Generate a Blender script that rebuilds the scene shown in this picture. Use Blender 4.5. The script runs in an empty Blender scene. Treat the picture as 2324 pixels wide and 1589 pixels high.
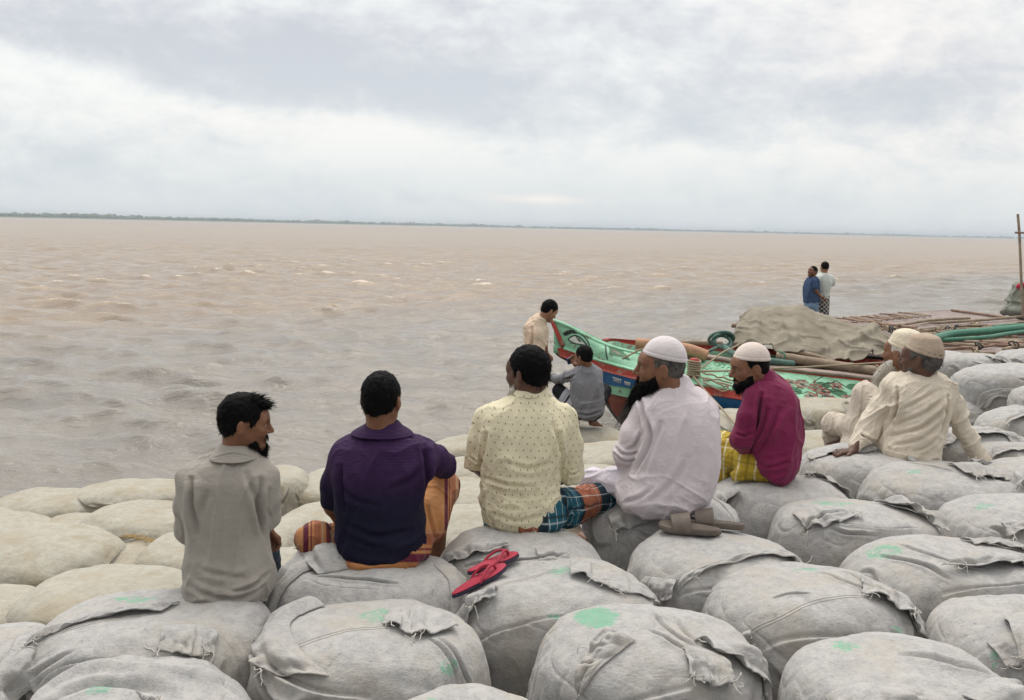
import bpy, math, random
import numpy as np
from mathutils import Vector, Matrix
R_ = math.radians
# ---------------------------------------------------------------- camera
CAMZ = 2.80                       # eye height above the river
FPX, CX, CY = 1813.0, 1162.0, 794.5   # focal length / centre of the 2324 px wide frame
PITCH, ROLL = R_(8.74), R_(1.257)
Fw = np.array([0, math.cos(PITCH), -math.sin(PITCH)])
_R0 = np.array([1.0, 0, 0]); _U0 = np.array([0, math.sin(PITCH), math.cos(PITCH)])
Rt = _R0*math.cos(ROLL) + _U0*math.sin(ROLL)
Up = -_R0*math.sin(ROLL) + _U0*math.cos(ROLL)
CAMP = np.array([0, 0, CAMZ])
def P(u, v, d):
    return CAMP + d*(Fw + Rt*((u-CX)/FPX) - Up*((v-CY)/FPX))
def PZ(u, v, z):
    r = Fw + Rt*((u-CX)/FPX) - Up*((v-CY)/FPX)
    return CAMP + r*((z-CAMZ)/r[2])
def depth(p): return float(np.dot(np.asarray(p)-CAMP, Fw))
def proj(V):
    q = np.asarray(V)-CAMP; d = q@Fw
    return CX+FPX*(q@Rt)/d, CY-FPX*(q@Up)/d, d

scene = bpy.context.scene
COL = scene.collection
cam_data = bpy.data.cameras.new("camera"); cam = bpy.data.objects.new("camera", cam_data); COL.objects.link(cam)
cam_data.sensor_width = 36; cam_data.lens = 36*FPX/2324; cam_data.clip_start = 0.1; cam_data.clip_end = 20000
M = Matrix(((Rt[0], Up[0], -Fw[0], 0), (Rt[1], Up[1], -Fw[1], 0), (Rt[2], Up[2], -Fw[2], CAMZ), (0, 0, 0, 1)))
cam.matrix_world = M
scene.camera = cam
scene.render.engine = 'CYCLES'
scene.cycles.use_denoising = True
scene.cycles.max_bounces = 6
scene.view_settings.view_transform = 'Standard'; scene.view_settings.look = 'None'
scene.view_settings.exposure = 0.38; scene.view_settings.gamma = 1.0
scene.view_settings.use_curve_mapping = False

# ---------------------------------------------------------------- node helpers
class X:
    """socket wrapper so that node maths can be written as expressions"""
    def __init__(s, nt, sock): s.nt, s.s = nt, sock
    def _m(s, op, *a, clamp=False):
        n = s.nt.nodes.new('ShaderNodeMath'); n.operation = op; n.use_clamp = clamp
        for i, x in enumerate((s,)+a): setin(s.nt, n.inputs[i], x)
        return X(s.nt, n.outputs[0])
    def __add__(s, o): return s._m('ADD', o)
    __radd__ = __add__
    def __sub__(s, o): return s._m('SUBTRACT', o)
    def __rsub__(s, o): return (s*-1.0)+o
    def __mul__(s, o): return s._m('MULTIPLY', o)
    __rmul__ = __mul__
    def __truediv__(s, o): return s._m('DIVIDE', o)
    def __pow__(s, o): return s._m('POWER', o)
    def abs(s): return s._m('ABSOLUTE')
    def sin(s): return s._m('SINE')
    def exp(s): return s._m('EXPONENT')
    def max(s, o): return s._m('MAXIMUM', o)
    def min(s, o): return s._m('MINIMUM', o)
    def gt(s, o): return s._m('GREATER_THAN', o)
    def lt(s, o): return s._m('LESS_THAN', o)
    def fract(s): return s._m('FRACT')
    def clamp(s): return s._m('ADD', 0.0, clamp=True)
    def ss(s, a, b, lo=0.0, hi=1.0):
        n = s.nt.nodes.new('ShaderNodeMapRange'); n.interpolation_type = 'SMOOTHSTEP'
        for k, x in zip(range(5), (s, a, b, lo, hi)): setin(s.nt, n.inputs[k], x)
        return X(s.nt, n.outputs[0])
def setin(nt, inp, x):
    if isinstance(x, X): nt.links.new(x.s, inp)
    elif isinstance(x, bpy.types.NodeSocket): nt.links.new(x, inp)
    else:
        if isinstance(x, (tuple, list)) and len(x) == 3 and inp.type == 'RGBA': x = (*x, 1)
        inp.default_value = x
class NT:
    def __init__(s, nt): s.nt = nt
    def node(s, typ, outp=0, ins=None, **props):
        n = s.nt.nodes.new(typ)
        for k, x in props.items(): setattr(n, k, x)
        for k, x in (ins or {}).items(): setin(s.nt, n.inputs[k], x)
        return X(s.nt, n.outputs[outp])
    def noise(s, vec, scale, detail=4, rough=0.55, outp=0, dist=0.0):
        return s.node('ShaderNodeTexNoise', outp, {'Vector': vec, 'Scale': scale, 'Detail': detail, 'Roughness': rough, 'Distortion': dist})
    def mix(s, f, a, b, typ='RGBA', blend='MIX'):
        n = s.nt.nodes.new('ShaderNodeMix'); n.data_type = typ
        if typ == 'RGBA': n.blend_type = blend; ia, ib, o = n.inputs[6], n.inputs[7], n.outputs[2]
        else: ia, ib, o = n.inputs[2], n.inputs[3], n.outputs[0]
        setin(s.nt, n.inputs[0], f); setin(s.nt, ia, a); setin(s.nt, ib, b)
        return X(s.nt, o)
    def sep(s, vec):
        n = s.nt.nodes.new('ShaderNodeSeparateXYZ'); setin(s.nt, n.inputs[0], vec)
        return [X(s.nt, o) for o in n.outputs]
    def comb(s, x, y, z):
        n = s.nt.nodes.new('ShaderNodeCombineXYZ')
        for i, q in enumerate((x, y, z)): setin(s.nt, n.inputs[i], q)
        return X(s.nt, n.outputs[0])
    def coord(s, name='Object'):
        n = s.nt.nodes.new('ShaderNodeTexCoord'); return X(s.nt, n.outputs[name])
    def pos(s):
        n = s.nt.nodes.new('ShaderNodeNewGeometry'); return X(s.nt, n.outputs['Position'])
    def attr(s, name, outp='Fac'):
        n = s.nt.nodes.new('ShaderNodeAttribute'); n.attribute_name = name; return X(s.nt, n.outputs[outp])
    def rand(s):
        n = s.nt.nodes.new('ShaderNodeObjectInfo'); return X(s.nt, n.outputs['Random'])
    def bump(s, h, dist=0.002, strength=1.0, normal=None):
        ins = {'Height': h, 'Distance': dist, 'Strength': strength}
        if normal is not None: ins['Normal'] = normal
        return s.node('ShaderNodeBump', 0, ins)
def newmat(name, build):
    m = bpy.data.materials.new(name); m.use_nodes = True
    nt = m.node_tree; b = nt.nodes['Principled BSDF']; t = NT(nt)
    for k, x in build(t).items(): setin(nt, b.inputs[k], x)
    return m

# ---------------------------------------------------------------- sky and sun
SUN_EL, SUN_AZ = R_(64), R_(-12)          # high, behind thin cloud, out over the river
w = bpy.data.worlds.new("World"); scene.world = w; w.use_nodes = True
wt = w.node_tree; T = NT(wt)
for n in list(wt.nodes):
    if n.type == 'BACKGROUND': wt.nodes.remove(n)
sky = wt.nodes.new('ShaderNodeTexSky'); sky.sky_type = 'NISHITA'; sky.sun_disc = False
sky.sun_elevation = SUN_EL; sky.sun_rotation = SUN_AZ; sky.air_density = 1.5; sky.dust_density = 3
dirv = T.coord('Generated')
dx, dy, dz = T.sep(dirv)
iy = dy.abs().max(0.12)
ax = dx/iy; az = dz/iy
def blob(x0, z0, rx, rz, ang=0.0):
    ca, sa = math.cos(ang), math.sin(ang)
    p = (ax-x0)*ca + (az-z0)*sa; q = (az-z0)*ca - (ax-x0)*sa
    p = p*(1/rx); q = q*(1/rz)
    return ((p*p+q*q)*-1.0).exp()
zz = dz.max(0.0)+0.09
cv = T.comb(dx/zz*0.55, dy/zz*0.55, 0.0)
n1 = T.noise(cv, 0.55, 7, 0.56, dist=0.3); n2 = T.noise(T.comb(ax*1.0, az*2.6, 3.0), 3.4, 8, 0.58, dist=0.25); n3 = T.noise(T.comb(ax*1.0, az*2.0, 9.0), 8.0, 8, 0.66, dist=0.5)
def skyxy(u, v):
    q = Fw + Rt*((u-CX)/FPX) - Up*((v-CY)/FPX); return q[0]/q[1], q[2]/q[1]
def sb(u, v, ru, rv, ang=0.0):
    x0, z0 = skyxy(u, v); return blob(x0, z0, ru/FPX, rv/FPX, ang)
grey = (sb(560, 130, 620, 105, -0.10)*0.95 + sb(1050, 215, 420, 75, -0.10)*0.65 + sb(-60, 60, 330, 80, -0.1)*0.5
        + sb(1750, 120, 480, 150, 0.0)*0.40 + sb(1400, 270, 260, 55, -0.1)*0.35 + sb(110, 350, 330, 45, -0.22)*0.42 + sb(60, 400, 380, 25, -0.05)*0.35
        + sb(2100, 230, 330, 80, 0.0)*0.32 + sb(520, 320, 150, 28, -0.5)*0.30 + sb(925, 448, 40, 14, -0.4)*0.55 + sb(560, 405, 150, 22, -0.5)*0.25
        + sb(1230, 60, 300, 60, 0)*0.3)
lite = (sb(330, 215, 480, 34, -0.26)*0.75 + sb(820, 285, 200, 40, -0.15)*0.75 + sb(1340, 255, 130, 34, -0.2)*0.7 + sb(1230, 20, 170, 60, -0.5)*0.42
        + sb(1650, 15, 130, 40, -0.4)*0.6 + sb(1990, 90, 90, 90, 0)*0.55 + sb(1100, 360, 600, 60, 0)*0.4 + sb(20, 160, 90, 40, -0.5)*0.6 + sb(1230, 452, 70, 7, 0)*0.6)
n4 = T.noise(T.comb(ax*1.0, az*1.7, 15.0), 22.0, 5, 0.6)
g = grey*0.80 + (n2-0.5)*1.5 + (n1-0.5)*0.3 + (n3-0.5)*1.8 + (n4-0.5)*1.0 - lite*0.55+0.02
gf = g.ss(-0.45, 1.00)
hz = az.ss(0.02, 0.13)
c_hi = T.mix(hz, (0.63, 0.665, 0.675), (0.755, 0.762, 0.75))
warm = (sb(2000, 90, 330, 260, 0)*0.6 + sb(1230, 452, 110, 10, 0)*0.9 + sb(2250, 250, 240, 150, 0)*0.4 + sb(700, 280, 500, 60, 0)*0.2).clamp()
c_hi = T.mix(warm, c_hi, (0.80, 0.755, 0.72))
c_lo = T.mix(az.ss(0.0, 0.30), (0.535, 0.585, 0.625), (0.48, 0.495, 0.54))
cc = T.mix(gf, c_hi, c_lo)
# the overcast dome gets brighter towards the zenith
zen = dz.ss(0.30, 0.85)
lz = T.mix(zen, cc, (1.36, 1.32, 1.28))
nis = T.node('ShaderNodeVectorMath', 0, {0: sky.outputs[0], 'Scale': 0.10}, operation='SCALE')
fin = T.mix(0.07, lz, nis)
rear = (dy.ss(-0.7, 0.25)*0.47+0.53)          # unseen sky behind the viewer dimmed, so camera-facing sides come out darker
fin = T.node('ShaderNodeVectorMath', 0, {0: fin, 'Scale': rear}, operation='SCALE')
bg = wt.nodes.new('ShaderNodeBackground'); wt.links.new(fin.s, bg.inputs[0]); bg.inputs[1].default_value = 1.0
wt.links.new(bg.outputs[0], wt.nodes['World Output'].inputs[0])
sd = bpy.data.lights.new("sun", 'SUN'); sd.energy = 1.25; sd.angle = R_(32); sd.color = (1, 0.95, 0.88)
sun = bpy.data.objects.new("sun", sd); COL.objects.link(sun)
sdir = Vector((math.sin(SUN_AZ)*math.cos(SUN_EL), math.cos(SUN_AZ)*math.cos(SUN_EL), math.sin(SUN_EL)))
sun.rotation_euler = sdir.to_track_quat('Z', 'Y').to_euler(); sun.location = (0, 0, 30)

# ---------------------------------------------------------------- numpy noise
_rs = np.random.RandomState(7)
_LAT = _rs.rand(64, 64, 64).astype(np.float32)
def vnoise(p):
    p = np.asarray(p, dtype=np.float64)
    i = np.floor(p).astype(np.int64); f = p-i; f = f*f*f*(f*(f*6-15)+10)
    i &= 63; j = (i+1) & 63
    x0, y0, z0 = i[..., 0], i[..., 1], i[..., 2]; x1, y1, z1 = j[..., 0], j[..., 1], j[..., 2]
    fx, fy, fz = f[..., 0], f[..., 1], f[..., 2]
    a = _LAT[x0, y0, z0]*(1-fx)+_LAT[x1, y0, z0]*fx; b = _LAT[x0, y1, z0]*(1-fx)+_LAT[x1, y1, z0]*fx
    c = _LAT[x0, y0, z1]*(1-fx)+_LAT[x1, y0, z1]*fx; d = _LAT[x0, y1, z1]*(1-fx)+_LAT[x1, y1, z1]*fx
    return (a*(1-fy)+b*fy)*(1-fz)+(c*(1-fy)+d*fy)*fz
def fbm(p, o=4, r=0.5):
    s = 0; a = 1; t = 0; p = np.asarray(p, dtype=np.float64)
    for k in range(o):
        s = s+a*vnoise(p*2.03**k+17.3*k); t += a; a *= r
    return s/t-0.5
def sstep(x, a, b):
    t = np.clip((x-a)/(b-a), 0, 1); return t*t*(3-2*t)

# ---------------------------------------------------------------- mesh helpers
def mesh_from(name, V, Fq, smooth=True):
    """V (n,3); Fq (m,4) or (m,3) array or list of tuples"""
    me = bpy.data.meshes.new(name)
    V = np.asarray(V, dtype=np.float32)
    if isinstance(Fq, np.ndarray):
        k = Fq.shape[1]; m = len(Fq)
        me.vertices.add(len(V)); me.vertices.foreach_set('co', V.ravel())
        me.loops.add(m*k); me.loops.foreach_set('vertex_index', Fq.astype(np.int32).ravel())
        me.polygons.add(m); me.polygons.foreach_set('loop_start', np.arange(0, m*k, k, dtype=np.int32))
        me.update(calc_edges=True); me.validate()
    else:
        me.from_pydata([tuple(map(float, v)) for v in V], [], [tuple(int(i) for i in f) for f in Fq]); me.update()
    if smooth: me.polygons.foreach_set('use_smooth', np.ones(len(me.polygons), dtype=bool))
    return me
def setattr_f(me, name, arr):
    a = me.attributes.new(name, 'FLOAT', 'POINT'); a.data.foreach_set('value', np.asarray(arr, dtype=np.float32))
def setattr_c(me, name, arr):
    a = me.attributes.new(name, 'FLOAT_COLOR', 'POINT')
    arr = np.concatenate([arr, np.ones((len(arr), 1))], 1).astype(np.float32); a.data.foreach_set('color', arr.ravel())
def link(name, me, mat, parent=None, loc=None, **props):
    """one mesh object; vertices given in world space, origin moved to loc (or the parent's)"""
    o = bpy.data.objects.new(name, me); COL.objects.link(o)
    if mat is not None: me.materials.append(mat)
    L = np.array(loc if loc is not None else (parent['_l'] if parent is not None and '_l' in parent else (0, 0, 0)), dtype=float)
    if np.any(L != 0):
        n = len(me.vertices); a = np.empty(n*3, dtype=np.float32); me.vertices.foreach_get('co', a)
        a = a.reshape(-1, 3)-L.astype(np.float32); me.vertices.foreach_set('co', a.ravel()); me.update()
    if parent is not None:
        o.parent = parent
        pl = np.array(parent['_l'] if '_l' in parent else (0, 0, 0)); o.location = tuple(L-pl)
    else: o.location = tuple(L)
    o['_l'] = [float(x) for x in L]
    for k, x in props.items(): o[k] = x
    return o
def empty(name, loc, label, cat, group=None):
    o = bpy.data.objects.new(name, None); COL.objects.link(o); o.location = tuple(map(float, loc)); o.empty_display_size = 0.1
    o['_l'] = [float(x) for x in loc]; o['label'] = label; o['category'] = cat
    if group: o['group'] = group
    return o
def grid_faces(nr, nc, wrap=False):
    r = np.arange(nr-1)[:, None]; c = np.arange(nc if wrap else nc-1)[None, :]; c1 = (c+1) % nc
    return np.stack([r*nc+c, r*nc+c1, (r+1)*nc+c1, (r+1)*nc+c], -1).reshape(-1, 4)
def crom(pts, n):
    """Catmull-Rom resample of a polyline"""
    p = np.asarray(pts, dtype=float); m = len(p)
    if m < 3: return p[0]+(p[-1]-p[0])*np.linspace(0, 1, n)[:, None]
    q = np.vstack([2*p[0]-p[1], p, 2*p[-1]-p[-2]])
    t = np.linspace(0, m-1-1e-9, n); i = t.astype(int); f = (t-i)[:, None]
    a, b, c, d = q[i], q[i+1], q[i+2], q[i+3]
    return 0.5*((2*b)+(-a+c)*f+(2*a-5*b+4*c-d)*f**2+(-a+3*b-3*c+d)*f**3)
def tube(pts, r, sides=8, n=None, caps=True):
    """returns V, F of a tube; r scalar or list"""
    p = crom(pts, n) if n else np.asarray(pts, dtype=float)
    m = len(p); rr = np.interp(np.linspace(0, 1, m), np.linspace(0, 1, np.size(r)), np.atleast_1d(r))
    t = np.gradient(p, axis=0); t /= np.linalg.norm(t, axis=1)[:, None]+1e-12
    up = np.array([0.13, 0.21, 0.97]); V = []
    for k in range(m):
        a = np.cross(t[k], up); na = np.linalg.norm(a)
        if na < 0.1: a = np.cross(t[k], [1, 0, 0]); na = np.linalg.norm(a)
        a /= na; b = np.cross(t[k], a)
        th = np.linspace(0, 2*np.pi, sides, endpoint=False)
        V.append(p[k]+rr[k]*(np.cos(th)[:, None]*a+np.sin(th)[:, None]*b))
    V = np.concatenate(V); F = [tuple(f) for f in grid_faces(m, sides, True)]
    if caps:
        F.append(tuple(range(sides-1, -1, -1))); F.append(tuple(range((m-1)*sides, m*sides)))
    return V, F
def joinVF(parts):
    V, F, o = [], [], 0
    for v, f in parts:
        V.append(v); F += [tuple(int(i)+o for i in q) for q in f]; o += len(v)
    return np.concatenate(V), F
def vnormals(V, Fq):
    N = np.zeros_like(V); a, b, c = V[Fq[:, 0]], V[Fq[:, 1]], V[Fq[:, 2]]
    n = np.cross(c-a, (V[Fq[:, 3]]-b) if Fq.shape[1] == 4 else b-a)
    if Fq.shape[1] == 3: n = np.cross(b-a, c-a)
    for k in range(Fq.shape[1]):
        for ax_ in range(3): N[:, ax_] += np.bincount(Fq[:, k], weights=n[:, ax_], minlength=len(V))
    return N/(np.linalg.norm(N, axis=1)[:, None]+1e-12)
def relax(V, Fq, it=1, lam=0.5):
    for _ in range(it):
        S = np.zeros_like(V); C = np.zeros(len(V)); k = Fq.shape[1]
        for i in range(k):
            a = Fq[:, i]; b = Fq[:, (i+1) % k]
            C += np.bincount(a, minlength=len(V))
            for x in range(3): S[:, x] += np.bincount(a, weights=V[b, x], minlength=len(V))
        V = V+lam*(S/np.maximum(C, 1)[:, None]-V)
    return V

# ---------------------------------------------------------------- signed distance bodies
def smin(a, b, k):
    if k <= 0: return np.minimum(a, b)
    h = np.maximum(k-np.abs(a-b), 0)/k; return np.minimum(a, b)-h*h*k*0.25
def smax(a, b, k): return -smin(-a, -b, k)
class Sdf:
    def __init__(s, h=0.005): s.h = h; s.ops = []
    def _add(s, fn, lo, hi, k, op): s.ops.append((fn, np.asarray(lo), np.asarray(hi), k, op)); return s
    def cap(s, a, b, ra, rb=None, k=0.02, op='u', sq=None):
        a = np.asarray(a, float); b = np.asarray(b, float); rb = ra if rb is None else rb
        ab = b-a; L2 = max(ab@ab, 1e-9)
        def fn(p):
            q = p-a; t = np.clip((q@ab)/L2, 0, 1)
            return np.linalg.norm(q-t[..., None]*ab, axis=-1)-(ra+(rb-ra)*t)
        m = max(ra, rb)
        return s._add(fn, np.minimum(a-m, b-m), np.maximum(a+m, b+m), k, op)
    def chain(s, pts, rs, k=0.02, op='u'):
        for i in range(len(pts)-1): s.cap(pts[i], pts[i+1], rs[i], rs[i+1], k, op)
        return s
    def ell(s, c, r, Rm=None, k=0.02, op='u'):
        c = np.asarray(c, float); r = np.asarray(r, float); Rm = np.eye(3) if Rm is None else Rm   # columns = axes
        def fn(p):
            q = (p-c)@Rm; k0 = np.linalg.norm(q/r, axis=-1); k1 = np.linalg.norm(q/(r*r), axis=-1)+1e-9
            return k0*(k0-1)/k1
        e = np.sqrt(((Rm*r)**2).sum(1))
        return s._add(fn, c-e, c+e, k, op)
    def loft(s, zs, C, A, B, XD, YD, k=0.03, n=2.4, op='u', ztop=None, zbot=None, kc=0.02):
        """cross sections stacked over z: centres C, half widths A, half depths B along XD / YD (per row)"""
        o = np.argsort(zs); zs = np.asarray(zs)[o]; C = np.asarray(C)[o]; A = np.asarray(A)[o]; B = np.asarray(B)[o]
        XD = np.asarray(XD)[o]; YD = np.asarray(YD)[o]
        zt = zs[-1] if ztop is None else ztop; zb = zs[0] if zbot is None else zbot
        def fn(p):
            z = p[..., 2]; it = lambda a: np.interp(z, zs, a)
            dx_ = p[..., 0]-it(C[:, 0]); dy_ = p[..., 1]-it(C[:, 1])
            qx = dx_*it(XD[:, 0])+dy_*it(XD[:, 1]); qy = dx_*it(YD[:, 0])+dy_*it(YD[:, 1])
            kk = (np.abs(qx/it(A))**n+np.abs(qy/it(B))**n)**(1/n)
            rad = np.sqrt(qx*qx+qy*qy)
            d = np.where(kk > 1e-4, rad*(1-1/np.maximum(kk, 1e-4)), -np.minimum(it(A), it(B)))
            d = np.maximum(d, -0.15)
            return smax(smax(d, z-zt, kc), zb-z, kc)
        m = np.maximum(A.max(), B.max())
        return s._add(fn, (C[:, 0].min()-m, C[:, 1].min()-m, zb), (C[:, 0].max()+m, C[:, 1].max()+m, zt), k, op)
    def func(s, fn, lo, hi, k=0.01, op='i'): return s._add(fn, lo, hi, k, op)
    def build(s, rel=1):
        us = [o for o in s.ops if o[4] == 'u']
        lo = np.min([o[1] for o in us], 0)-0.03; hi = np.max([o[2] for o in us], 0)+0.03
        h = s.h; n = np.ceil((hi-lo)/h).astype(int)+1
        D = np.full(tuple(n), 0.2, dtype=np.float32)
        ax_ = [lo[i]+h*np.arange(n[i]) for i in range(3)]
        for fn, l, u, k, op in s.ops:
            mg = k+3*h+0.004
            a = np.clip(np.floor((l-mg-lo)/h).astype(int), 0, n-1); b = np.clip(np.ceil((u+mg-lo)/h).astype(int)+1, 1, n)
            if np.any(b <= a): continue
            sl = tuple(slice(a[i], b[i]) for i in range(3))
            for i0 in range(a[0], b[0], 48):      # slabs keep memory low
                sl = (slice(i0, min(i0+48, b[0])), slice(a[1], b[1]), slice(a[2], b[2]))
                g3 = np.stack(np.meshgrid(ax_[0][sl[0]], ax_[1][sl[1]], ax_[2][sl[2]], indexing='ij'), -1)
                d = fn(g3)
                if op == 'u': D[sl] = smin(D[sl], d, k)
                elif op == 's': D[sl] = smax(D[sl], -d, k)
                else: D[sl] = smax(D[sl], d, k)
        # naive surface nets
        S = D < 0
        c = np.zeros(tuple(n-1), dtype=np.uint8)
        for i in (0, 1):
            for j in (0, 1):
                for k_ in (0, 1): c += S[i:n[0]-1+i, j:n[1]-1+j, k_:n[2]-1+k_]
        act = np.argwhere((c > 0) & (c < 8))
        idx = np.full(tuple(n-1), -1, dtype=np.int32); idx[act[:, 0], act[:, 1], act[:, 2]] = np.arange(len(act))
        acc = np.zeros((len(act), 3)); cnt = np.zeros(len(act))
        cor = [(i, j, k_) for i in (0, 1) for j in (0, 1) for k_ in (0, 1)]
        val = {q: D[act[:, 0]+q[0], act[:, 1]+q[1], act[:, 2]+q[2]].astype(float) for q in cor}
        for q in cor:
            for axn in range(3):
                if q[axn] == 0:
                    r = list(q); r[axn] = 1; r = tuple(r); va, vb = val[q], val[r]
                    m = (va < 0) != (vb < 0); t = np.where(m, va/np.where(m, va-vb, 1), 0)
                    pt = np.tile(np.array(q, float), (len(act), 1)); pt[:, axn] += t
                    acc += pt*m[:, None]; cnt += m
        V = lo+h*(act+acc/np.maximum(cnt, 1)[:, None])
        Fs = []
        for axn in range(3):
            b1, b2 = [(1, 2), (2, 0), (0, 1)][axn]
            sh = [slice(None)]*3; s0 = list(sh); s1 = list(sh); s0[axn] = slice(0, -1); s1[axn] = slice(1, None)
            e = np.argwhere(S[tuple(s0)] != S[tuple(s1)])
            e = e[(e[:, b1] > 0) & (e[:, b2] > 0) & (e[:, b1] < n[b1]-1) & (e[:, b2] < n[b2]-1)]
            ins = S[e[:, 0], e[:, 1], e[:, 2]]
            def g_(o1, o2):
                q = e.copy(); q[:, b1] += o1; q[:, b2] += o2; return idx[q[:, 0], q[:, 1], q[:, 2]]
            quad = np.stack([g_(-1, -1), g_(0, -1), g_(0, 0), g_(-1, 0)], 1)
            quad[~ins] = quad[~ins][:, ::-1]
            Fs.append(quad)
        Fq = np.concatenate(Fs); Fq = Fq[(Fq >= 0).all(1)]
        if rel: V = relax(V, Fq, rel, 0.5)
        return V, Fq
# ================================================================ MATERIALS of the setting
def m_water(t):
    p = t.pos(); x, y, z = t.sep(p)
    big = t.noise(t.comb(x*0.03, y*0.10, 0.0), 1.0, 4, 0.6)
    # the silt-laden brown current runs beyond a slanting line; greyer slack water lies inside it
    # dist = signed metres beyond the line
    line = (y - (29.0 + x*0.90 + (big-0.5)*16.0))
    brown = (line*0.14).ss(-0.9, 1.1)
    med = t.noise(t.comb(x*0.12, y*0.5, 0.0), 1.0, 5, 0.6)
    streak = t.noise(t.comb(x*0.35, y*1.6, 4.0), 1.0, 5, 0.62)
    c_b = t.mix(streak.ss(0.35, 0.75), (0.265, 0.21, 0.158), (0.33, 0.262, 0.19))
    c_g = t.mix(streak.ss(0.3, 0.7), (0.215, 0.20, 0.178), (0.27, 0.247, 0.215))
    col = t.mix(brown, c_g, c_b)
    col = t.mix(med.ss(0.55, 0.8)*0.35, col, (0.34, 0.27, 0.22))
    crest = t.attr('crest')
    col = t.mix(crest.ss(0.6, 1.8)*brown*0.4*streak.ss(0.4, 0.7), col, (0.48, 0.35, 0.19))
    fn = t.noise(t.comb(x*2.6, y*2.6, 1.0), 1.0, 7, 0.75)
    zone = t.noise(t.comb(x*0.05, y*0.09, 8.0), 1.0, 3, 0.6)
    foam = (crest*0.20 + fn + zone*0.5).ss(1.27, 1.38)*y.ss(14.0, 36.0)*brown
    col = t.mix(foam*0.75, col, (0.74, 0.66, 0.56))
    far = y.ss(12.0, 90.0)
    b1 = t.noise(t.comb(x*1.3, y*2.6, 0.0), 1.0, 5, 0.62, dist=0.3)
    b2 = t.noise(t.comb(x*5.0, y*10.0, 2.0), 1.0, 4, 0.6, dist=0.4)
    b3 = t.noise(t.comb(x*0.3, y*0.8, 5.0), 1.0, 4, 0.6)
    near = 1.0 - y.ss(10.0, 60.0)
    b4 = t.noise(t.comb(x*14.0, y*24.0, 7.0), 1.0, 3, 0.6); h = b1*0.105*(1.0-near*0.4) + b2*0.030 + b3*0.22*far + b4*0.007*near
    nrm = t.bump(h, 1.0, 0.9)
    return {'Base Color': col, 'Roughness': far*0.22+0.10+foam*0.5, 'IOR': 1.33, 'Normal': nrm, 'Specular IOR Level': 0.42}
def bag_mat(name, base, base2, dirt, blotch=0.5, fuzz=1.0):
    def f(t):
        o = t.coord('Object'); r = t.rand()
        off = t.comb(r*37.0, r*91.0, r*13.0)
        v = t.node('ShaderNodeVectorMath', 0, {0: o, 1: off}, operation='ADD')
        fine = t.noise(v, 260, 2, 0.6); fine2 = t.noise(t.node('ShaderNodeVectorMath', 0, {0: v, 1: (0.55, 1.3, 1.3)}, operation='MULTIPLY'), 95, 3, 0.7); mid = t.noise(v, 22, 4, 0.65); big = t.noise(v, 4.2, 4, 0.6); big2 = t.noise(v, 2.1, 3, 0.6)
        col = t.mix(mid.ss(0.38, 0.62), base, base2)
        col = t.mix(big.ss(0.45, 0.70)*blotch, col, dirt)
        col = t.mix((fine*0.5+fine2*0.5).ss(0.38, 0.60)*0.42*fuzz, col, t.mix(0.5, base2, (0.62, 0.62, 0.60)))
        col = t.mix((1.0-fine2.ss(0.28, 0.42))*0.26*fuzz, col, (0.10, 0.10, 0.105))
        spots = t.noise(v, 34, 2, 0.5).ss(0.68, 0.74)
        col = t.mix(spots*0.28, col, (0.12, 0.10, 0.075))
        col = t.mix(big2.ss(0.5, 0.75)*0.25, col, (0.43, 0.385, 0.30))
        pm = t.attr('paint'); pn = t.noise(v, 26, 4, 0.7)
        pn2 = t.noise(t.node('ShaderNodeVectorMath', 0, {0: v, 1: (1.0, 3.5, 1.0)}, operation='MULTIPLY'), 30, 4, 0.75); pt = (pm + (pn-0.5)*1.3 + (pn2-0.5)*1.1).ss(0.46, 0.74)*(fine2.ss(0.30, 0.55)*0.6+0.4)*pm.ss(0.0, 0.2)
        col = t.mix(pt*0.8, col, (0.14, 0.40, 0.25))
        nrm = t.bump(fine*0.35+fine2*0.9+mid*1.8, 0.004, 0.75)
        return {'Base Color': col, 'Roughness': 0.95, 'Normal': nrm, 'Specular IOR Level': 0.15, 'Sheen Weight': 0.15, 'Sheen Roughness': 0.6}
    return newmat(name, f)
M_WATER = newmat('river_water', m_water)
M_BAG = bag_mat('grey_geotextile', (0.315, 0.312, 0.312), (0.41, 0.40, 0.385), (0.375, 0.34, 0.29), 0.6)
M_BAG2 = bag_mat('beige_geotextile', (0.355, 0.33, 0.265), (0.41, 0.39, 0.325), (0.31, 0.26, 0.165), 0.8, 0.5)
M_THREAD = newmat('cotton_thread', lambda t: {'Base Color': (0.56, 0.54, 0.49), 'Roughness': 0.9})
M_STRAW = newmat('dry_straw', lambda t: {'Base Color': (0.42, 0.29, 0.13), 'Roughness': 0.9})
def m_sand(t):
    p = t.pos(); n = t.noise(p, 6, 6, 0.7); n2 = t.noise(p, 60, 3, 0.6)
    return {'Base Color': t.mix(n.ss(0.3, 0.7), (0.07, 0.058, 0.042), (0.16, 0.13, 0.09)), 'Roughness': 0.95, 'Normal': t.bump(n+n2*0.3, 0.02, 0.8)}
M_SAND = newmat('wet_sand', m_sand)

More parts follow.
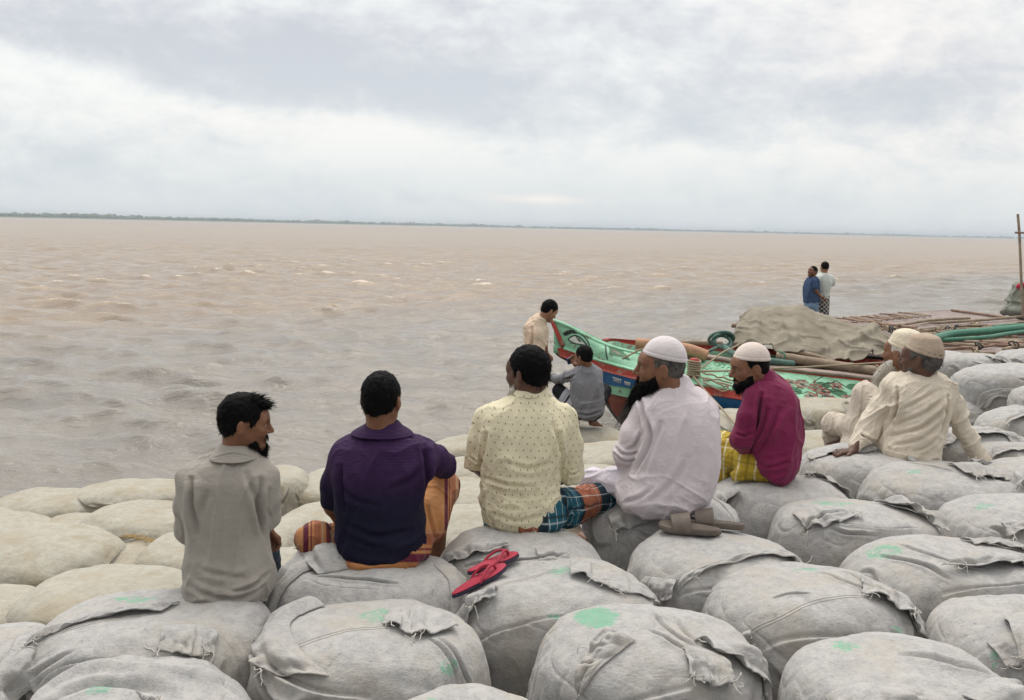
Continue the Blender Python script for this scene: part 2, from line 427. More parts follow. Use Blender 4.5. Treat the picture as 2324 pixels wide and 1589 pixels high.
# ================================================================ RIVER
def build_river():
    nr, nc = 1500, 900
    ys = 3.5*np.exp(np.linspace(0, math.log(7000/3.5), nr)); tx = np.linspace(-1, 1, nc); tx = 0.95*tx+0.75*tx**3
    Y = np.repeat(ys[:, None], nc, 1); Xg = Y*tx[None, :]
    dyy = np.gradient(ys)[:, None]; dxx = Y*np.gradient(tx)[None, :]
    sp = np.maximum(dyy, dxx)
    rs = np.random.RandomState(3); H = np.zeros_like(Y); HX = np.zeros_like(Y); HY = np.zeros_like(Y)
    for k in range(150):
        lam = 0.15*(2.9/0.15)**(rs.rand()**0.85)
        ang = R_(-100)+rs.randn()*0.55; kx, ky = math.cos(ang)*2*np.pi/lam, math.sin(ang)*2*np.pi/lam
        amp = 0.0056*lam**0.85*(0.6+0.8*rs.rand()); ph = rs.rand()*6.28
        fade = np.clip((lam/sp-2.2)/3, 0, 1)
        rows = np.where(fade.max(1) > 0)[0]
        if len(rows) == 0: continue
        r1 = rows[-1]+1
        a = kx*Xg[:r1]+ky*Y[:r1]+ph
        H[:r1] += amp*np.sin(a)*fade[:r1]
        HX[:r1] -= amp*0.75*math.cos(ang)*np.cos(a)*fade[:r1]*-1; HY[:r1] -= amp*0.75*math.sin(ang)*np.cos(a)*fade[:r1]*-1
    q = np.stack([Xg*0.13, Y*0.2, 0*Y], -1); gust = 0.65+0.9*(fbm(q[:700], 3)+0.35); G = np.ones_like(Y); G[:700] = gust
    calm = 0.75+0.35*sstep(Y, 7, 14)
    calm = calm*(1-0.65*np.exp(-((Xg-13)/5.0)**2-((Y-27)/7.0)**2)); H *= G*calm; V = np.stack([Xg+HX*0.6, Y+HY*0.6, H-0.02], -1).reshape(-1, 3)
    me = mesh_from('river', V, grid_faces(nr, nc))
    setattr_f(me, 'crest', np.clip(H/0.05, -2, 3).ravel())
    link('river', me, M_WATER, kind='structure')
build_river()

# ================================================================ BANK under the bags (one sheet, falls to the river bed)
def shore_y(x): return 6.9+0.42*np.clip(x+3.2, -3, 12)-0.02*x      # waterline of the bags
def build_bank():
    xs = np.linspace(-14, 22, 140); ys = np.linspace(-6, 16, 110)
    Xg, Yg = np.meshgrid(xs, ys); s = shore_y(Xg)-Yg
    Z = np.where(s > 0, np.minimum(0.66, s*0.30-0.12), -0.35+s*0.3); Z = np.maximum(Z, -2.0)
    Z += 0.05*fbm(np.stack([Xg, Yg, 0*Xg], -1)*1.3, 3)
    me = mesh_from('ground', np.stack([Xg, Yg, Z], -1).reshape(-1, 3), grid_faces(110, 140))
    link('ground', me, M_SAND, kind='structure')
build_bank()

# ================================================================ FAR BANK: low land and a tree line
def build_far():
    # a river bank strip, then the tree line, 1.2 - 5 km off: nearer on the left
    az_ = np.radians(np.linspace(-42, 44, 900))
    def dist(a): return 1500+ (np.degrees(a)+42)/86*3300
    m_land = newmat('far_land', lambda t: {'Base Color': t.mix(t.noise(t.pos(), 0.01, 3).ss(0.4, 0.6), (0.10, 0.13, 0.06), (0.16, 0.17, 0.09)), 'Roughness': 0.95})
    m_tree = newmat('far_foliage', lambda t: {'Base Color': t.mix(t.noise(t.pos(), 0.05, 3).ss(0.35, 0.65), (0.045, 0.075, 0.035), (0.085, 0.12, 0.05)), 'Roughness': 0.95})
    d = dist(az_); rows = []
    for k, (dd, z) in enumerate(((0, -1), (8, 1.6), (60, 2.2), (400, 2.4), (900, 2.0))):
        rows.append(np.stack([np.sin(az_)*(d+dd), np.cos(az_)*(d+dd), np.full_like(az_, z)], 1))
    me = mesh_from('far_bank', np.concatenate(rows), grid_faces(5, 900)); link('far_bank', me, m_land, kind='structure')
    rs = np.random.RandomState(11); V, F = [], []; o = 0
    ang = np.linspace(0, 2*np.pi, 7, endpoint=False)
    for k in range(2600):
        a = R_(-42+86*rs.rand()); dd = dist(a)+60+rs.rand()**1.5*420
        dens = fbm(np.array([a*14, 0.5, 0]), 3)+0.5
        h = (3.5+4.5*rs.rand())*(0.55+0.9*dens)*(1.0+0.5*rs.rand()*(rs.rand() < 0.12)); r = h*(0.5+0.9*rs.rand())
        c = np.array([math.sin(a)*dd, math.cos(a)*dd, 2.0])
        for lv, (zz_, rr) in enumerate(((0.0, 0.75), (0.35, 1.05), (0.68, 0.85), (0.93, 0.45), (1.0, 0.05))):
            jit = 0.75+0.5*rs.rand(7)
            V.append(np.stack([c[0]+np.cos(ang)*r*rr*jit, c[1]+np.sin(ang)*r*rr*jit, np.full(7, c[2]+h*zz_)+rs.rand(7)*0.1*h], 1))
        F.append(grid_faces(5, 7, True)+o); o += 35
    me = mesh_from('treeline', np.concatenate(V), np.concatenate(F)); link('treeline', me, m_tree, kind='stuff')
build_far()
hz_m = bpy.data.materials.new('river_haze'); hz_m.use_nodes = True
for n in list(hz_m.node_tree.nodes):
    if n.type == 'BSDF_PRINCIPLED': hz_m.node_tree.nodes.remove(n)
pv = hz_m.node_tree.nodes.new('ShaderNodeVolumePrincipled'); pv.inputs['Color'].default_value = (0.84, 0.92, 1.0, 1); pv.inputs['Density'].default_value = 0.00030
pv.inputs['Anisotropy'].default_value = 0.2
hz_m.node_tree.links.new(pv.outputs[0], hz_m.node_tree.nodes['Material Output'].inputs['Volume'])
def build_haze():
    x0, x1, y0, y1, z0, z1 = -7800, 7800, -60, 7400, -4, 24
    V = [(x, y, z) for x in (x0, x1) for y in (y0, y1) for z in (z0, z1)]
    F = [(0, 1, 3, 2), (4, 6, 7, 5), (0, 4, 5, 1), (2, 3, 7, 6), (0, 2, 6, 4), (1, 5, 7, 3)]
    me = mesh_from('haze', V, F, False); link('haze', me, hz_m, kind='stuff')
HAZE = True
if HAZE: build_haze()
# ================================================================ GEOTEXTILE BAGS
class Bag:
    def __init__(s, c, a, b, h, yaw=0.0, tilt=(0, 0), seed=0, e1=0.72, e2=0.82, lump=1.0):
        s.c = np.asarray(c, float); s.a, s.b, s.h, s.e1, s.e2, s.seed, s.lump = a, b, h, e1, e2, seed, lump
        cy, sy = math.cos(yaw), math.sin(yaw)
        Rz = np.array([[cy, -sy, 0], [sy, cy, 0], [0, 0, 1]])
        tx, ty = tilt
        Rx = np.array([[1, 0, 0], [0, math.cos(tx), -math.sin(tx)], [0, math.sin(tx), math.cos(tx)]])
        Ry = np.array([[math.cos(ty), 0, math.sin(ty)], [0, 1, 0], [-math.sin(ty), 0, math.cos(ty)]])
        s.Rm = Rz@Rx@Ry; s.cr = []
    def crease(s, kind, pts, dep, wid): s.cr.append((kind, crom(pts, 22), dep*1.45, wid*0.85)); return s
    def base(s, U, V):
        rho = np.hypot(U, V)+1e-9; cp, sp_ = U/rho, V/rho; th = np.clip(rho, 0, 2)*np.pi/2
        P_ = lambda x, e: np.sign(x)*np.abs(x)**e
        st = np.clip(np.abs(np.sin(th)), 0, 1); z = s.h*np.sign(np.cos(th))*np.clip(1-st**(2/s.e1), 0, 1)**(s.e1/2)
        q = np.stack([s.a*st*P_(cp, s.e2), s.b*st*P_(sp_, s.e2), z], -1)
        n = np.stack([q[..., 0]/s.a**2, q[..., 1]/s.b**2, q[..., 2]/s.h**2], -1); n /= np.linalg.norm(n, axis=-1)[..., None]+1e-9
        so = s.seed*7.31
        d = 0.055*s.lump*fbm(q*np.array([3.0, 3.0, 3.4])+so, 2)+0.026*s.lump*fbm(q*8.0+so+5, 3)
        # drapery: soft wrinkles that run down the sides
        side = sstep(rho, 0.5, 1.0); ang = np.arctan2(V, U)
        wr = vnoise(np.stack([ang*7+so, rho*1.6+so, 0*rho+so], -1)); wr2 = vnoise(np.stack([ang*2.2+rho*1.5+so, rho*5-ang*1.1+so, 0*rho+so+3], -1))
        d = d+s.lump*(0.011*side*(np.abs(wr-0.5)*2-0.4)-0.0045*np.exp(-((wr2-0.5)/0.05)**2)*sstep(rho, 0.4, 0.9))
        # squashed by its neighbours / the load above
        for kind, pl, dep, wid in s.cr:
            best = np.full(U.shape, 9.0); sgn = np.zeros(U.shape); tt = np.zeros(U.shape); m = len(pl)-1
            for i in range(m):
                ax_, ay_ = pl[i]; bx, by = pl[i+1]; dx_, dy_ = bx-ax_, by-ay_; L2 = dx_*dx_+dy_*dy_+1e-12
                t = np.clip(((U-ax_)*dx_+(V-ay_)*dy_)/L2, 0, 1)
                ex, ey = U-ax_-t*dx_, V-ay_-t*dy_; dd = np.hypot(ex, ey); k = dd < best
                best = np.where(k, dd, best); sgn = np.where(k, np.sign(dx_*ey-dy_*ex), sgn); tt = np.where(k, (i+t)/m, tt)
            fade = np.clip(np.sin(np.clip(tt, 0.0, 1)*np.pi), 0, 1)**0.6
            sd_ = best*sgn; f = fade
            if kind == 'v': d = d+f*dep*(-np.exp(-(sd_/wid)**2)+0.55*np.exp(-((sd_-2.2*wid)/(1.6*wid))**2)+0.35*np.exp(-((sd_+2.4*wid)/(1.8*wid))**2))
            elif kind == 'r': d = d+f*dep*np.exp(-(sd_/wid)**2)
            else: d = d+f*dep*(np.where(sd_ > 0, np.exp(-(sd_/(wid*9))), 0.0)*sstep(sd_, -0.1*wid, 0.5*wid)-0.35*np.exp(-((sd_+1.1*wid)/(1.3*wid))**2))
        return q+n*d[..., None], n
    def S(s, U, V, off=0.0):
        U = np.asarray(U, float); V = np.asarray(V, float); q, n = s.base(U, V)
        return s.c+(q+n*np.asarray(off)[..., None])@s.Rm.T
    def mesh(s, nphi=360, nrho=150, paint=()):
        ph = np.linspace(0, 2*np.pi, nphi, endpoint=False)+0.01; r = np.concatenate([[0.0002], np.linspace(0.012, 1.45, nrho-10), np.linspace(1.46, 1.99, 9)])
        Rg, Pg = np.meshgrid(r, ph, indexing='ij'); U, V = Rg*np.cos(Pg), Rg*np.sin(Pg)
        Vt = s.S(U, V).reshape(-1, 3); nr = len(r)
        Fq = grid_faces(nr, nphi, True)[:, ::1]
        me = mesh_from('sandbag', Vt, Fq)
        pm = np.zeros(U.size)
        for (pu, pv_, ru, rv, an) in paint:
            x, y = U.ravel()-pu, V.ravel()-pv_; ca, sa = math.cos(an), math.sin(an)
            x, y = (x*ca+y*sa)/ru, (y*ca-x*sa)/rv; pm = np.maximum(pm, (0.98 if s.seed == SOLID else 0.62)*(1-sstep(np.maximum(np.hypot(x, y), 0), 0.45, 1.35)))
        setattr_f(me, 'paint', pm)
        return me
def thread_bits(rs, p0, n, L, r=0.0016, nrm=np.array([0, 0, 1.0])):
    parts = []
    for _ in range(n):
        d = rs.randn(3)*np.array([1, 0.8, 0.35])+np.array([0, -0.4, -0.15]); d /= np.linalg.norm(d); q = p0+rs.randn(3)*0.008; pts = [q]
        for k in range(5):
            d = d+rs.randn(3)*0.55; d[2] -= 0.12; d /= np.linalg.norm(d); q = q+d*L/5*(0.5+rs.rand()); pts.append(q)
        parts.append(tube(pts, r, 5, 16))
    return parts
def add_flap(bag, root, bp, fp, rs, lift=0.020, ns=70, nt=26, wav=0.014, mat=None, stitch=True, curl=0.0, hang=0.0, knots=(0.05, 0.95)):
    """a loose end of cloth folded over the bag: bp = base line, fp = free edge (both in bag UV)"""
    B = crom(bp, ns); E = crom(fp, ns); t = np.linspace(0, 1, nt)[:, None, None]
    g = B[None]*(1-t)+E[None]*t; s_ = np.linspace(0, 1, ns)[None, :]*np.ones((nt, 1)); tt = t[..., 0]*np.ones((1, ns))
    so = rs.rand()*50
    w1 = vnoise(np.stack([s_*7+so, tt*1.5+so, 0*s_], -1))-0.5; w2 = vnoise(np.stack([s_*17+so, tt*4+so, 0*s_+4], -1))-0.5
    w3 = vnoise(np.stack([s_*3+tt*2+so, tt*7-s_*2, 0*s_+9], -1))-0.5
    off = 0.004+lift*np.sin(np.clip(tt*1.25, 0, 1)*np.pi)*(0.6+0.9*w1)+tt**1.3*(wav*(w1+0.45)*2.4+wav*w2*1.4)+0.010*w3*np.sin(tt*np.pi)+curl*tt**2.5*(0.7+w1)
    off = np.maximum(off, 0.003+0.004*tt)
    gg = g+0.02*np.stack([w2, w1], -1)*tt[..., None]
    P3 = bag.S(gg[..., 0], gg[..., 1], off)
    if hang: P3[..., 2] -= hang*tt**2
    th = 0.004; V = P3.reshape(-1, 3); Fq = grid_faces(nt, ns)
    N = vnormals(V, Fq); 
    top = V+N*th*0.0; bot = V-N*th; n = len(V)
    ring = list(range(ns))+[k*ns+ns-1 for k in range(1, nt)]+[(nt-1)*ns+k for k in range(ns-2, -1, -1)]+[k*ns for k in range(nt-2, 0, -1)]
    ring = np.array(ring); nx = np.roll(ring, -1)
    F2 = np.concatenate([Fq, Fq[:, ::-1]+n, np.stack([nx, ring, ring+n, nx+n], 1)])
    if N[:, 2].mean() < 0: F2 = F2[:, ::-1]
    me = mesh_from('flap', np.concatenate([top, bot]), F2); link('flap', me, mat or M_BAG, root)
    parts = []; P = P3
    if stitch:
        Nn = N.reshape(nt, ns, 3); sg = 1 if N[:, 2].mean() > 0 else -1
        for q in (0.90, 0.955):
            k = int(q*(nt-1)); line = P[k]+Nn[k]*sg*0.0012; parts.append(tube(line, 0.0016, 5, caps=True))
    for kq in knots:
        p0 = P[-1, int(kq*(ns-1))]; parts += thread_bits(rs, p0+np.array([0, -0.003, 0.004]), 4, 0.055, 0.0017)
    if parts:
        Vp, Fp = joinVF(parts); me = mesh_from('thread', Vp, Fp); link('stitching', me, M_THREAD, root)
    return P
def add_seam(bag, root, pts, n=60, gap=0.014, name='seam'):
    parts = []
    p = crom(pts, n); tg = np.gradient(p, axis=0); tg /= np.linalg.norm(tg, axis=1)[:, None]+1e-9; nn = np.stack([-tg[:, 1], tg[:, 0]], 1)
    for g in (-gap, gap):
        q = p+nn*g; parts.append(tube(bag.S(q[:, 0], q[:, 1], np.full(n, 0.0012)), 0.0014, 5))
    V, F = joinVF(parts); link(name, mesh_from(name, V, F), M_THREAD, root)
def vmap(v): return -0.50+(0.95 if v > 0 else 0.60)*v      # seen from a standing eye, the near rim lies half way down a bag
def rm(pts): return [(u, vmap(v)) for u, v in pts]
BAGS = {}
SOLID = sum(ord(c)*(i+3) for i, c in enumerate('F7')) % 97
def place(uL, uR, vT, z, b=None, h=0.27, kb=0.80, **kw):
    uc = (uL+uR)/2; q = PZ(uc, vT, z-0.10*h)
    b0 = b if b else 0.38
    yc = q[1]-kb*b0; c = np.array([q[0]*yc/q[1], yc, z-h]); D = depth(c+[0, 0, h*0.5]); a = (uR-uL)/2*D/FPX
    x = (uc-CX)*D/FPX; c[0] = x
    return Bag(c, a, b0, h, **kw)
def FL(bp, fp, **k): return dict(bp=rm(bp), fp=rm(fp), **k)
def make_bag(key, label, uL, uR, vT, z, b=None, h=0.27, grey=True, det=1.0, paint=(), flaps=(), seams=(), creases=(), auto=2, kb=0.80, **kw):
    seed = kw.get('seed', hash(key) % 97 if False else sum(ord(c)*(i+3) for i, c in enumerate(key)) % 97); kw['seed'] = seed
    kw.setdefault('e2', 0.86); kw.setdefault('e1', 0.50); h = h+(0.06 if grey else 0)
    bag = place(uL+(4 if grey else -10), uR-(4 if grey else -10), vT, z, b*(0.88 if grey else 0.95), h, kb, **kw); rs = np.random.RandomState(seed+100)
    for c in creases: bag.crease(c[0], rm(c[1]), *c[2:])
    for _ in range(auto):     # a few folds of its own
        a0 = -np.pi/2+rs.randn()*0.9; r0 = 0.75+0.35*rs.rand(); L = 0.5+0.6*rs.rand()
        pts = [((r0+0.10*math.sin(k*1.3+a0))*math.cos(a0+(k-2)*L/4), (r0+0.10*math.sin(k*1.3+a0))*math.sin(a0+(k-2)*L/4)) for k in range(5)]
        bag.crease('s' if rs.rand() < 0.5 else 'v', pts, 0.012+0.010*rs.rand(), 0.016+0.012*rs.rand())
    flaps = list(flaps)
    if grey and det >= 0.5 and len(flaps) < 2:      # a second, smaller loose fold
        su = 1 if (not flaps or flaps[0]['bp'][1][0] < 0) else -1; x0 = su*(0.25+0.3*rs.rand()); y0 = 0.1+0.35*rs.rand(); w_ = 0.16+0.12*rs.rand(); k = -0.15+0.3*rs.rand()
        flaps.append(FL([(x0-w_, y0-k*w_), (x0, y0+0.05), (x0+w_, y0+k*w_)], [(x0-w_*0.9, y0-0.32-k*w_), (x0+0.03, y0-0.40), (x0+w_*1.1, y0-0.26+k*w_)], lift=0.022, curl=0.012))
        bag.crease('v', [(x0-0.02, vmap(y0-0.42)), (x0-0.1*su, vmap(y0-0.6)), (x0-0.3*su, vmap(y0-0.7))], 0.014, 0.014)
    n = int(260+220*det) if det > 0 else 130; m = int(100+100*det) if det > 0 else 60
    me = bag.mesh(n, m, [(q[0], vmap(q[1]), q[2], q[3]*(1.5 if q[1] > 0.15 else 0.9), q[4]) for q in paint])
    root = link('sandbag', me, M_BAG if grey else M_BAG2, None, loc=bag.c-np.array([0, 0, bag.h]), label=label, category='sandbag',
                group='grey geotextile sandbags' if grey else 'beige geotextile sandbags')
    for fl in flaps: add_flap(bag, root, rs=rs, mat=M_BAG if grey else M_BAG2, **fl)
    for sm in seams: add_seam(bag, root, rm(sm))
    BAGS[key] = bag
    return bag, root
ZT = 1.35
# ---- front row and the grey top layer
make_bag('F3', 'grey sandbag at the near edge with a wide stitched end flap and a green smear', 0, 585, 1490, ZT, b=0.40, det=1,
    paint=[(-0.22, 0.30, 0.12, 0.06, 0.2), (-0.05, 0.52, 0.10, 0.04, 0.3)], e2=0.75,
    flaps=[FL([(0.55, 0.62), (0.62, 0.30), (0.66, -0.1)], [(0.96, 0.55), (0.98, 0.28), (0.94, -0.1)], lift=0.012),
           FL([(0.10, 0.50), (0.28, 0.34), (0.42, 0.1)], [(0.22, 0.42), (0.40, 0.22), (0.50, -0.02)], lift=0.03, curl=0.03)],
    creases=[('r', [(-0.55, 0.55), (-0.2, 0.72), (0.2, 0.66), (0.5, 0.72)], 0.03, 0.07), ('v', [(-0.5, 0.42), (-0.1, 0.56), (0.35, 0.50)], 0.02, 0.025)])
make_bag('F2', 'grey sandbag with a green dab, seat of the man in the grey-beige shirt', 95, 640, 1335, ZT+0.02, b=0.36, h=0.27, det=1, tilt=(0, -0.06), yaw=0.10,
    paint=[(-0.12, 0.80, 0.16, 0.07, 0.2)], e2=0.75,
    flaps=[FL([(-0.45, 0.42), (-0.1, 0.62), (0.12, 0.70)], [(-0.62, 0.18), (-0.30, 0.40), (0.08, 0.52)], lift=0.012, knots=(0.02, 0.1, 0.2))],
    seams=[[(-0.75, 0.12), (-0.4, 0.32), (0.0, 0.50)]],
    creases=[('s', [(0.15, -0.28), (-0.25, -0.20), (-0.6, -0.42), (-0.95, -0.38)], 0.030, 0.018), ('v', [(-0.92, 0.0), (-0.6, -0.1), (-0.2, 0.02)], 0.012, 0.02)])
make_bag('F1', 'grey sandbag at the left border with a heap of white threads on top', -190, 108, 1400, ZT-0.02, b=0.36, h=0.28, det=0.8, yaw=-0.3,
    flaps=[FL([(0.25, 0.75), (0.5, 0.5), (0.7, 0.2)], [(0.62, 0.9), (0.80, 0.62), (0.9, 0.3)], lift=0.06, curl=0.10, knots=(0.05, 0.2, 0.35, 0.5))],
    creases=[('v', [(0.1, 0.3), (0.5, 0.1), (0.8, -0.3)], 0.02, 0.03)])
make_bag('F4', 'grey sandbag in the front row with a green square patch and a torn folded lip', 578, 1130, 1350, ZT, b=0.375, h=0.28, det=1.2, kb=0.84,
    paint=[(0.02, 0.62, 0.11, 0.12, 0.1), (0.52, 0.06, 0.08, 0.10, 0)], e2=0.9,
    flaps=[FL([(-0.30, 0.85), (-0.42, 0.5), (-0.30, 0.12), (-0.12, -0.25)], [(-0.42, 0.88), (-0.62, 0.5), (-0.62, 0.12), (-0.40, -0.18)], lift=0.035, curl=0.03, knots=(0.45, 0.9)),
           FL([(0.10, 0.80), (0.22, 0.82), (0.36, 0.72)], [(0.08, 0.44), (0.26, 0.30), (0.50, 0.46)], lift=0.012, knots=(0.1, 0.5, 0.6))],
    seams=[[(-0.42, 0.10), (-0.1, 0.34), (0.12, 0.42)]],
    creases=[('s', [(0.10, -0.50), (-0.18, -0.42), (-0.42, -0.15), (-0.5, 0.10)], 0.03, 0.016), ('v', [(0.40, 0.34), (0.62, 0.12), (0.78, 0.08)], 0.018, 0.014), ('v', [(0.34, 0.32), (0.5, 0.14), (0.64, -0.02)], 0.014, 0.012),
             ('s', [(-0.60, 0.45), (-0.66, 0.10), (-0.85, -0.25)], 0.022, 0.014), ('r', [(-0.3, -0.55), (0.1, -0.66), (0.5, -0.55)], 0.012, 0.05)])
make_bag('F8', 'grey sandbag half cut off at the bottom centre with a round green dab', 850, 1262, 1548, ZT+0.02, b=0.34, h=0.27, det=1, paint=[(-0.22, 0.62, 0.10, 0.16, 0)],
    flaps=[FL([(0.6, 0.75), (0.75, 0.5), (0.8, 0.2)], [(0.95, 0.9), (1.0, 0.6), (1.0, 0.3)], lift=0.04, curl=0.03)])
make_bag('F7', 'grey sandbag with the largest round green paint blot and a puckered tied mouth', 1218, 1758, 1365, ZT+0.01, b=0.37, h=0.29, det=1.2, kb=0.84,
    paint=[(-0.30, 0.68, 0.15, 0.15, 0.4)], e2=0.9,
    flaps=[FL([(0.12, 0.22), (0.22, 0.24), (0.36, 0.18)], [(0.12, -0.14), (0.26, -0.24), (0.40, -0.12)], lift=0.03, curl=0.015, knots=(0.1, 0.5, 0.9)),
           FL([(-0.10, 0.28), (-0.26, 0.10), (-0.44, -0.12)], [(-0.26, 0.36), (-0.44, 0.10), (-0.56, -0.28)], lift=0.012, wav=0.02, knots=(0.3,)),
           FL([(0.20, 0.34), (0.5, 0.42), (0.78, 0.30)], [(0.30, 0.18), (0.60, 0.10), (0.90, 0.12)], lift=0.045, curl=0.02, knots=())],
    creases=[('v', [(0.02, 0.70), (0.08, 0.45), (0.18, 0.24)], 0.016, 0.012), ('v', [(0.14, 0.66), (0.18, 0.45), (0.22, 0.26)], 0.014, 0.012), ('v', [(-0.02, 0.45), (0.06, 0.30), (0.14, 0.18)], 0.014, 0.012),
             ('s', [(0.15, -0.28), (-0.15, -0.45), (-0.5, -0.50)], 0.02, 0.018), ('s', [(0.95, -0.1), (0.6, -0.35), (0.2, -0.4)], 0.02, 0.02)])
make_bag('F17', 'grey sandbag at the bottom right corner with a raised stitched ear', 1785, 2330, 1440, ZT+0.03, b=0.36, h=0.29, det=1.1, kb=0.84, paint=[(-0.25, 0.75, 0.14, 0.08, 0)],
    flaps=[FL([(0.15, 0.15), (0.45, 0.42), (0.75, 0.50)], [(0.35, -0.1), (0.75, 0.30), (0.95, 0.62)], lift=0.04, curl=0.05, knots=(0.5, 0.95))],
    seams=[[(-0.1, -0.3), (0.2, 0.1), (0.6, 0.3)]],
    creases=[('v', [(0.0, 0.62), (0.25, 0.52), (0.5, 0.48)], 0.02, 0.02), ('s', [(0.9, -0.2), (0.4, -0.30), (-0.1, -0.5)], 0.025, 0.02)])
make_bag('F6', 'grey sandbag beside the red flip-flops with a frayed end flap', 1042, 1510, 1262, ZT, b=0.37, h=0.29, det=1,
    paint=[(0.02, 0.52, 0.10, 0.10, 0), (0.05, -0.25, 0.16, 0.07, 0.1)], e2=0.85,
    flaps=[FL([(0.10, 0.78), (0.38, 0.74), (0.62, 0.60)], [(0.06, 0.40), (0.36, 0.22), (0.80, 0.42)], lift=0.015, knots=(0.3, 0.55)),
           FL([(-0.85, 0.28), (-0.6, 0.30), (-0.38, 0.26)], [(-0.92, 0.02), (-0.62, 0.08), (-0.40, 0.12)], lift=0.03, curl=0.015, knots=(0.05, 0.2, 0.6))],
    seams=[[(-0.5, 0.10), (-0.3, 0.35), (0.0, 0.55)]],
    creases=[('s', [(0.1, -0.22), (-0.3, -0.35), (-0.75, -0.22)], 0.022, 0.016)])
make_bag('F5', 'grey sandbag the man in the navy polo sits on, stitched seam ruffle at its left', 636, 1075, 1240, ZT, b=0.36, h=0.28, det=1, e2=0.8,
    flaps=[FL([(-0.30, 0.55), (-0.52, 0.25), (-0.80, -0.05), (-0.95, -0.45)], [(-0.48, 0.72), (-0.62, 0.34), (-0.92, 0.02), (-1.08, -0.45)], lift=0.035, curl=0.035, knots=(0.02, 0.1, 0.95)),
           FL([(-0.32, 0.30), (-0.15, 0.40), (0.05, 0.45)], [(-0.50, 0.60), (-0.3, 0.80), (0.05, 0.72)], lift=0.05, curl=0.06, knots=(0.9,)),
           FL([(0.45, 0.55), (0.60, 0.38), (0.75, 0.0)], [(0.75, 0.75), (0.92, 0.40), (1.02, 0.0)], lift=0.03, knots=(0.1,))],
    creases=[('v', [(-0.35, 0.28), (-0.05, 0.18), (0.2, 0.10)], 0.016, 0.014), ('s', [(0.1, 0.0), (-0.2, 0.05), (-0.42, 0.22)], 0.02, 0.016)])
make_bag('F9', 'slit grey sandbag the man in the dotted yellow shirt sits on', 998, 1394, 1190, ZT, b=0.36, h=0.28, det=0.9,
    flaps=[FL([(-0.75, 0.42), (-0.4, 0.40), (-0.1, 0.30)], [(-0.72, 0.22), (-0.4, 0.14), (-0.08, 0.20)], lift=0.03, knots=(0.1, 0.7))],
    seams=[[(-0.7, 0.15), (-0.82, -0.05), (-0.85, -0.2)]], creases=[('v', [(-0.5, 0.05), (0.0, 0.0), (0.35, 0.14)], 0.018, 0.016)])
make_bag('F10', 'grey sandbag the stout man in the lilac shirt sits on', 1335, 1680, 1105, ZT+0.02, b=0.36, h=0.28, det=0.8,
    seams=[[(-0.85, 0.2), (-0.9, -0.1), (-0.85, -0.4)]], flaps=[FL([(0.5, 0.7), (0.7, 0.5), (0.82, 0.2)], [(0.72, 0.9), (0.9, 0.6), (0.98, 0.3)], lift=0.02)])
make_bag('F11', 'grey sandbag under the grey-brown slide sandals with a long frilled seam', 1422, 1838, 1200, ZT+0.01, b=0.37, h=0.29, det=1, e2=0.9,
    flaps=[FL([(0.62, 0.42), (0.30, 0.38), (-0.05, 0.10), (-0.35, -0.12)], [(0.68, 0.22), (0.28, 0.22), (-0.12, -0.06), (-0.42, -0.32)], lift=0.012, wav=0.018, knots=(0.05, 0.8)),
           FL([(-0.66, 0.10), (-0.55, 0.0), (-0.40, -0.16)], [(-0.84, -0.02), (-0.72, -0.22), (-0.48, -0.38)], lift=0.03, curl=0.02, knots=(0.2, 0.6))],
    creases=[('s', [(0.25, -0.35), (-0.1, -0.42), (-0.5, -0.38)], 0.02, 0.016)])
make_bag('F12', 'grey sandbag with criss-cross folds and a white thread knot at its left', 1600, 2082, 1275, ZT+0.01, b=0.36, h=0.29, det=1.1, kb=0.84, e2=0.9,
    paint=[(0.06, 0.80, 0.12, 0.05, 0), (0.45, -0.16, 0.13, 0.05, 0.3)],
    flaps=[FL([(0.36, 0.62), (0.55, 0.50), (0.82, 0.35)], [(0.22, 0.24), (0.48, 0.10), (0.78, 0.02)], lift=0.03, curl=0.02, knots=(0.1, 0.6, 0.95)),
           FL([(-0.80, 0.1), (-0.72, -0.06), (-0.55, -0.12)], [(-0.92, 0.0), (-0.80, -0.22), (-0.55, -0.24)], lift=0.04, curl=0.02, knots=(0.1, 0.4, 0.8))],
    seams=[[(-0.62, -0.14), (-0.30, -0.08), (-0.05, 0.10), (0.22, 0.22)]],
    creases=[('v', [(0.08, 0.72), (0.22, 0.45), (0.40, 0.25)], 0.016, 0.012), ('v', [(0.26, 0.72), (0.40, 0.45), (0.52, 0.25)], 0.016, 0.012), ('v', [(-0.3, 0.22), (-0.16, 0.26), (-0.05, 0.22)], 0.01, 0.012),
             ('s', [(0.98, 0.0), (0.55, -0.30), (0.1, -0.44), (-0.5, -0.40)], 0.034, 0.018)])
make_bag('F13', 'grey sandbag with a rumpled knot on its crown right of the slide sandals', 1750, 2140, 1128, ZT+0.01, b=0.38, h=0.29, det=0.9,
    paint=[(-0.15, 0.62, 0.22, 0.10, 0.1)],
    flaps=[FL([(0.20, 0.75), (0.45, 0.72), (0.6, 0.5)], [(0.30, 0.42), (0.48, 0.25), (0.70, 0.2)], lift=0.05, curl=0.04, knots=(0.3, 0.8))],
    creases=[('s', [(0.35, 0.05), (0.0, -0.12), (-0.35, 0.10)], 0.03, 0.02), ('v', [(-0.6, 0.05), (-0.4, 0.18), (-0.15, 0.22)], 0.015, 0.016)], seams=[[(-0.5, 0.2), (-0.58, 0.0), (-0.6, -0.15)]])
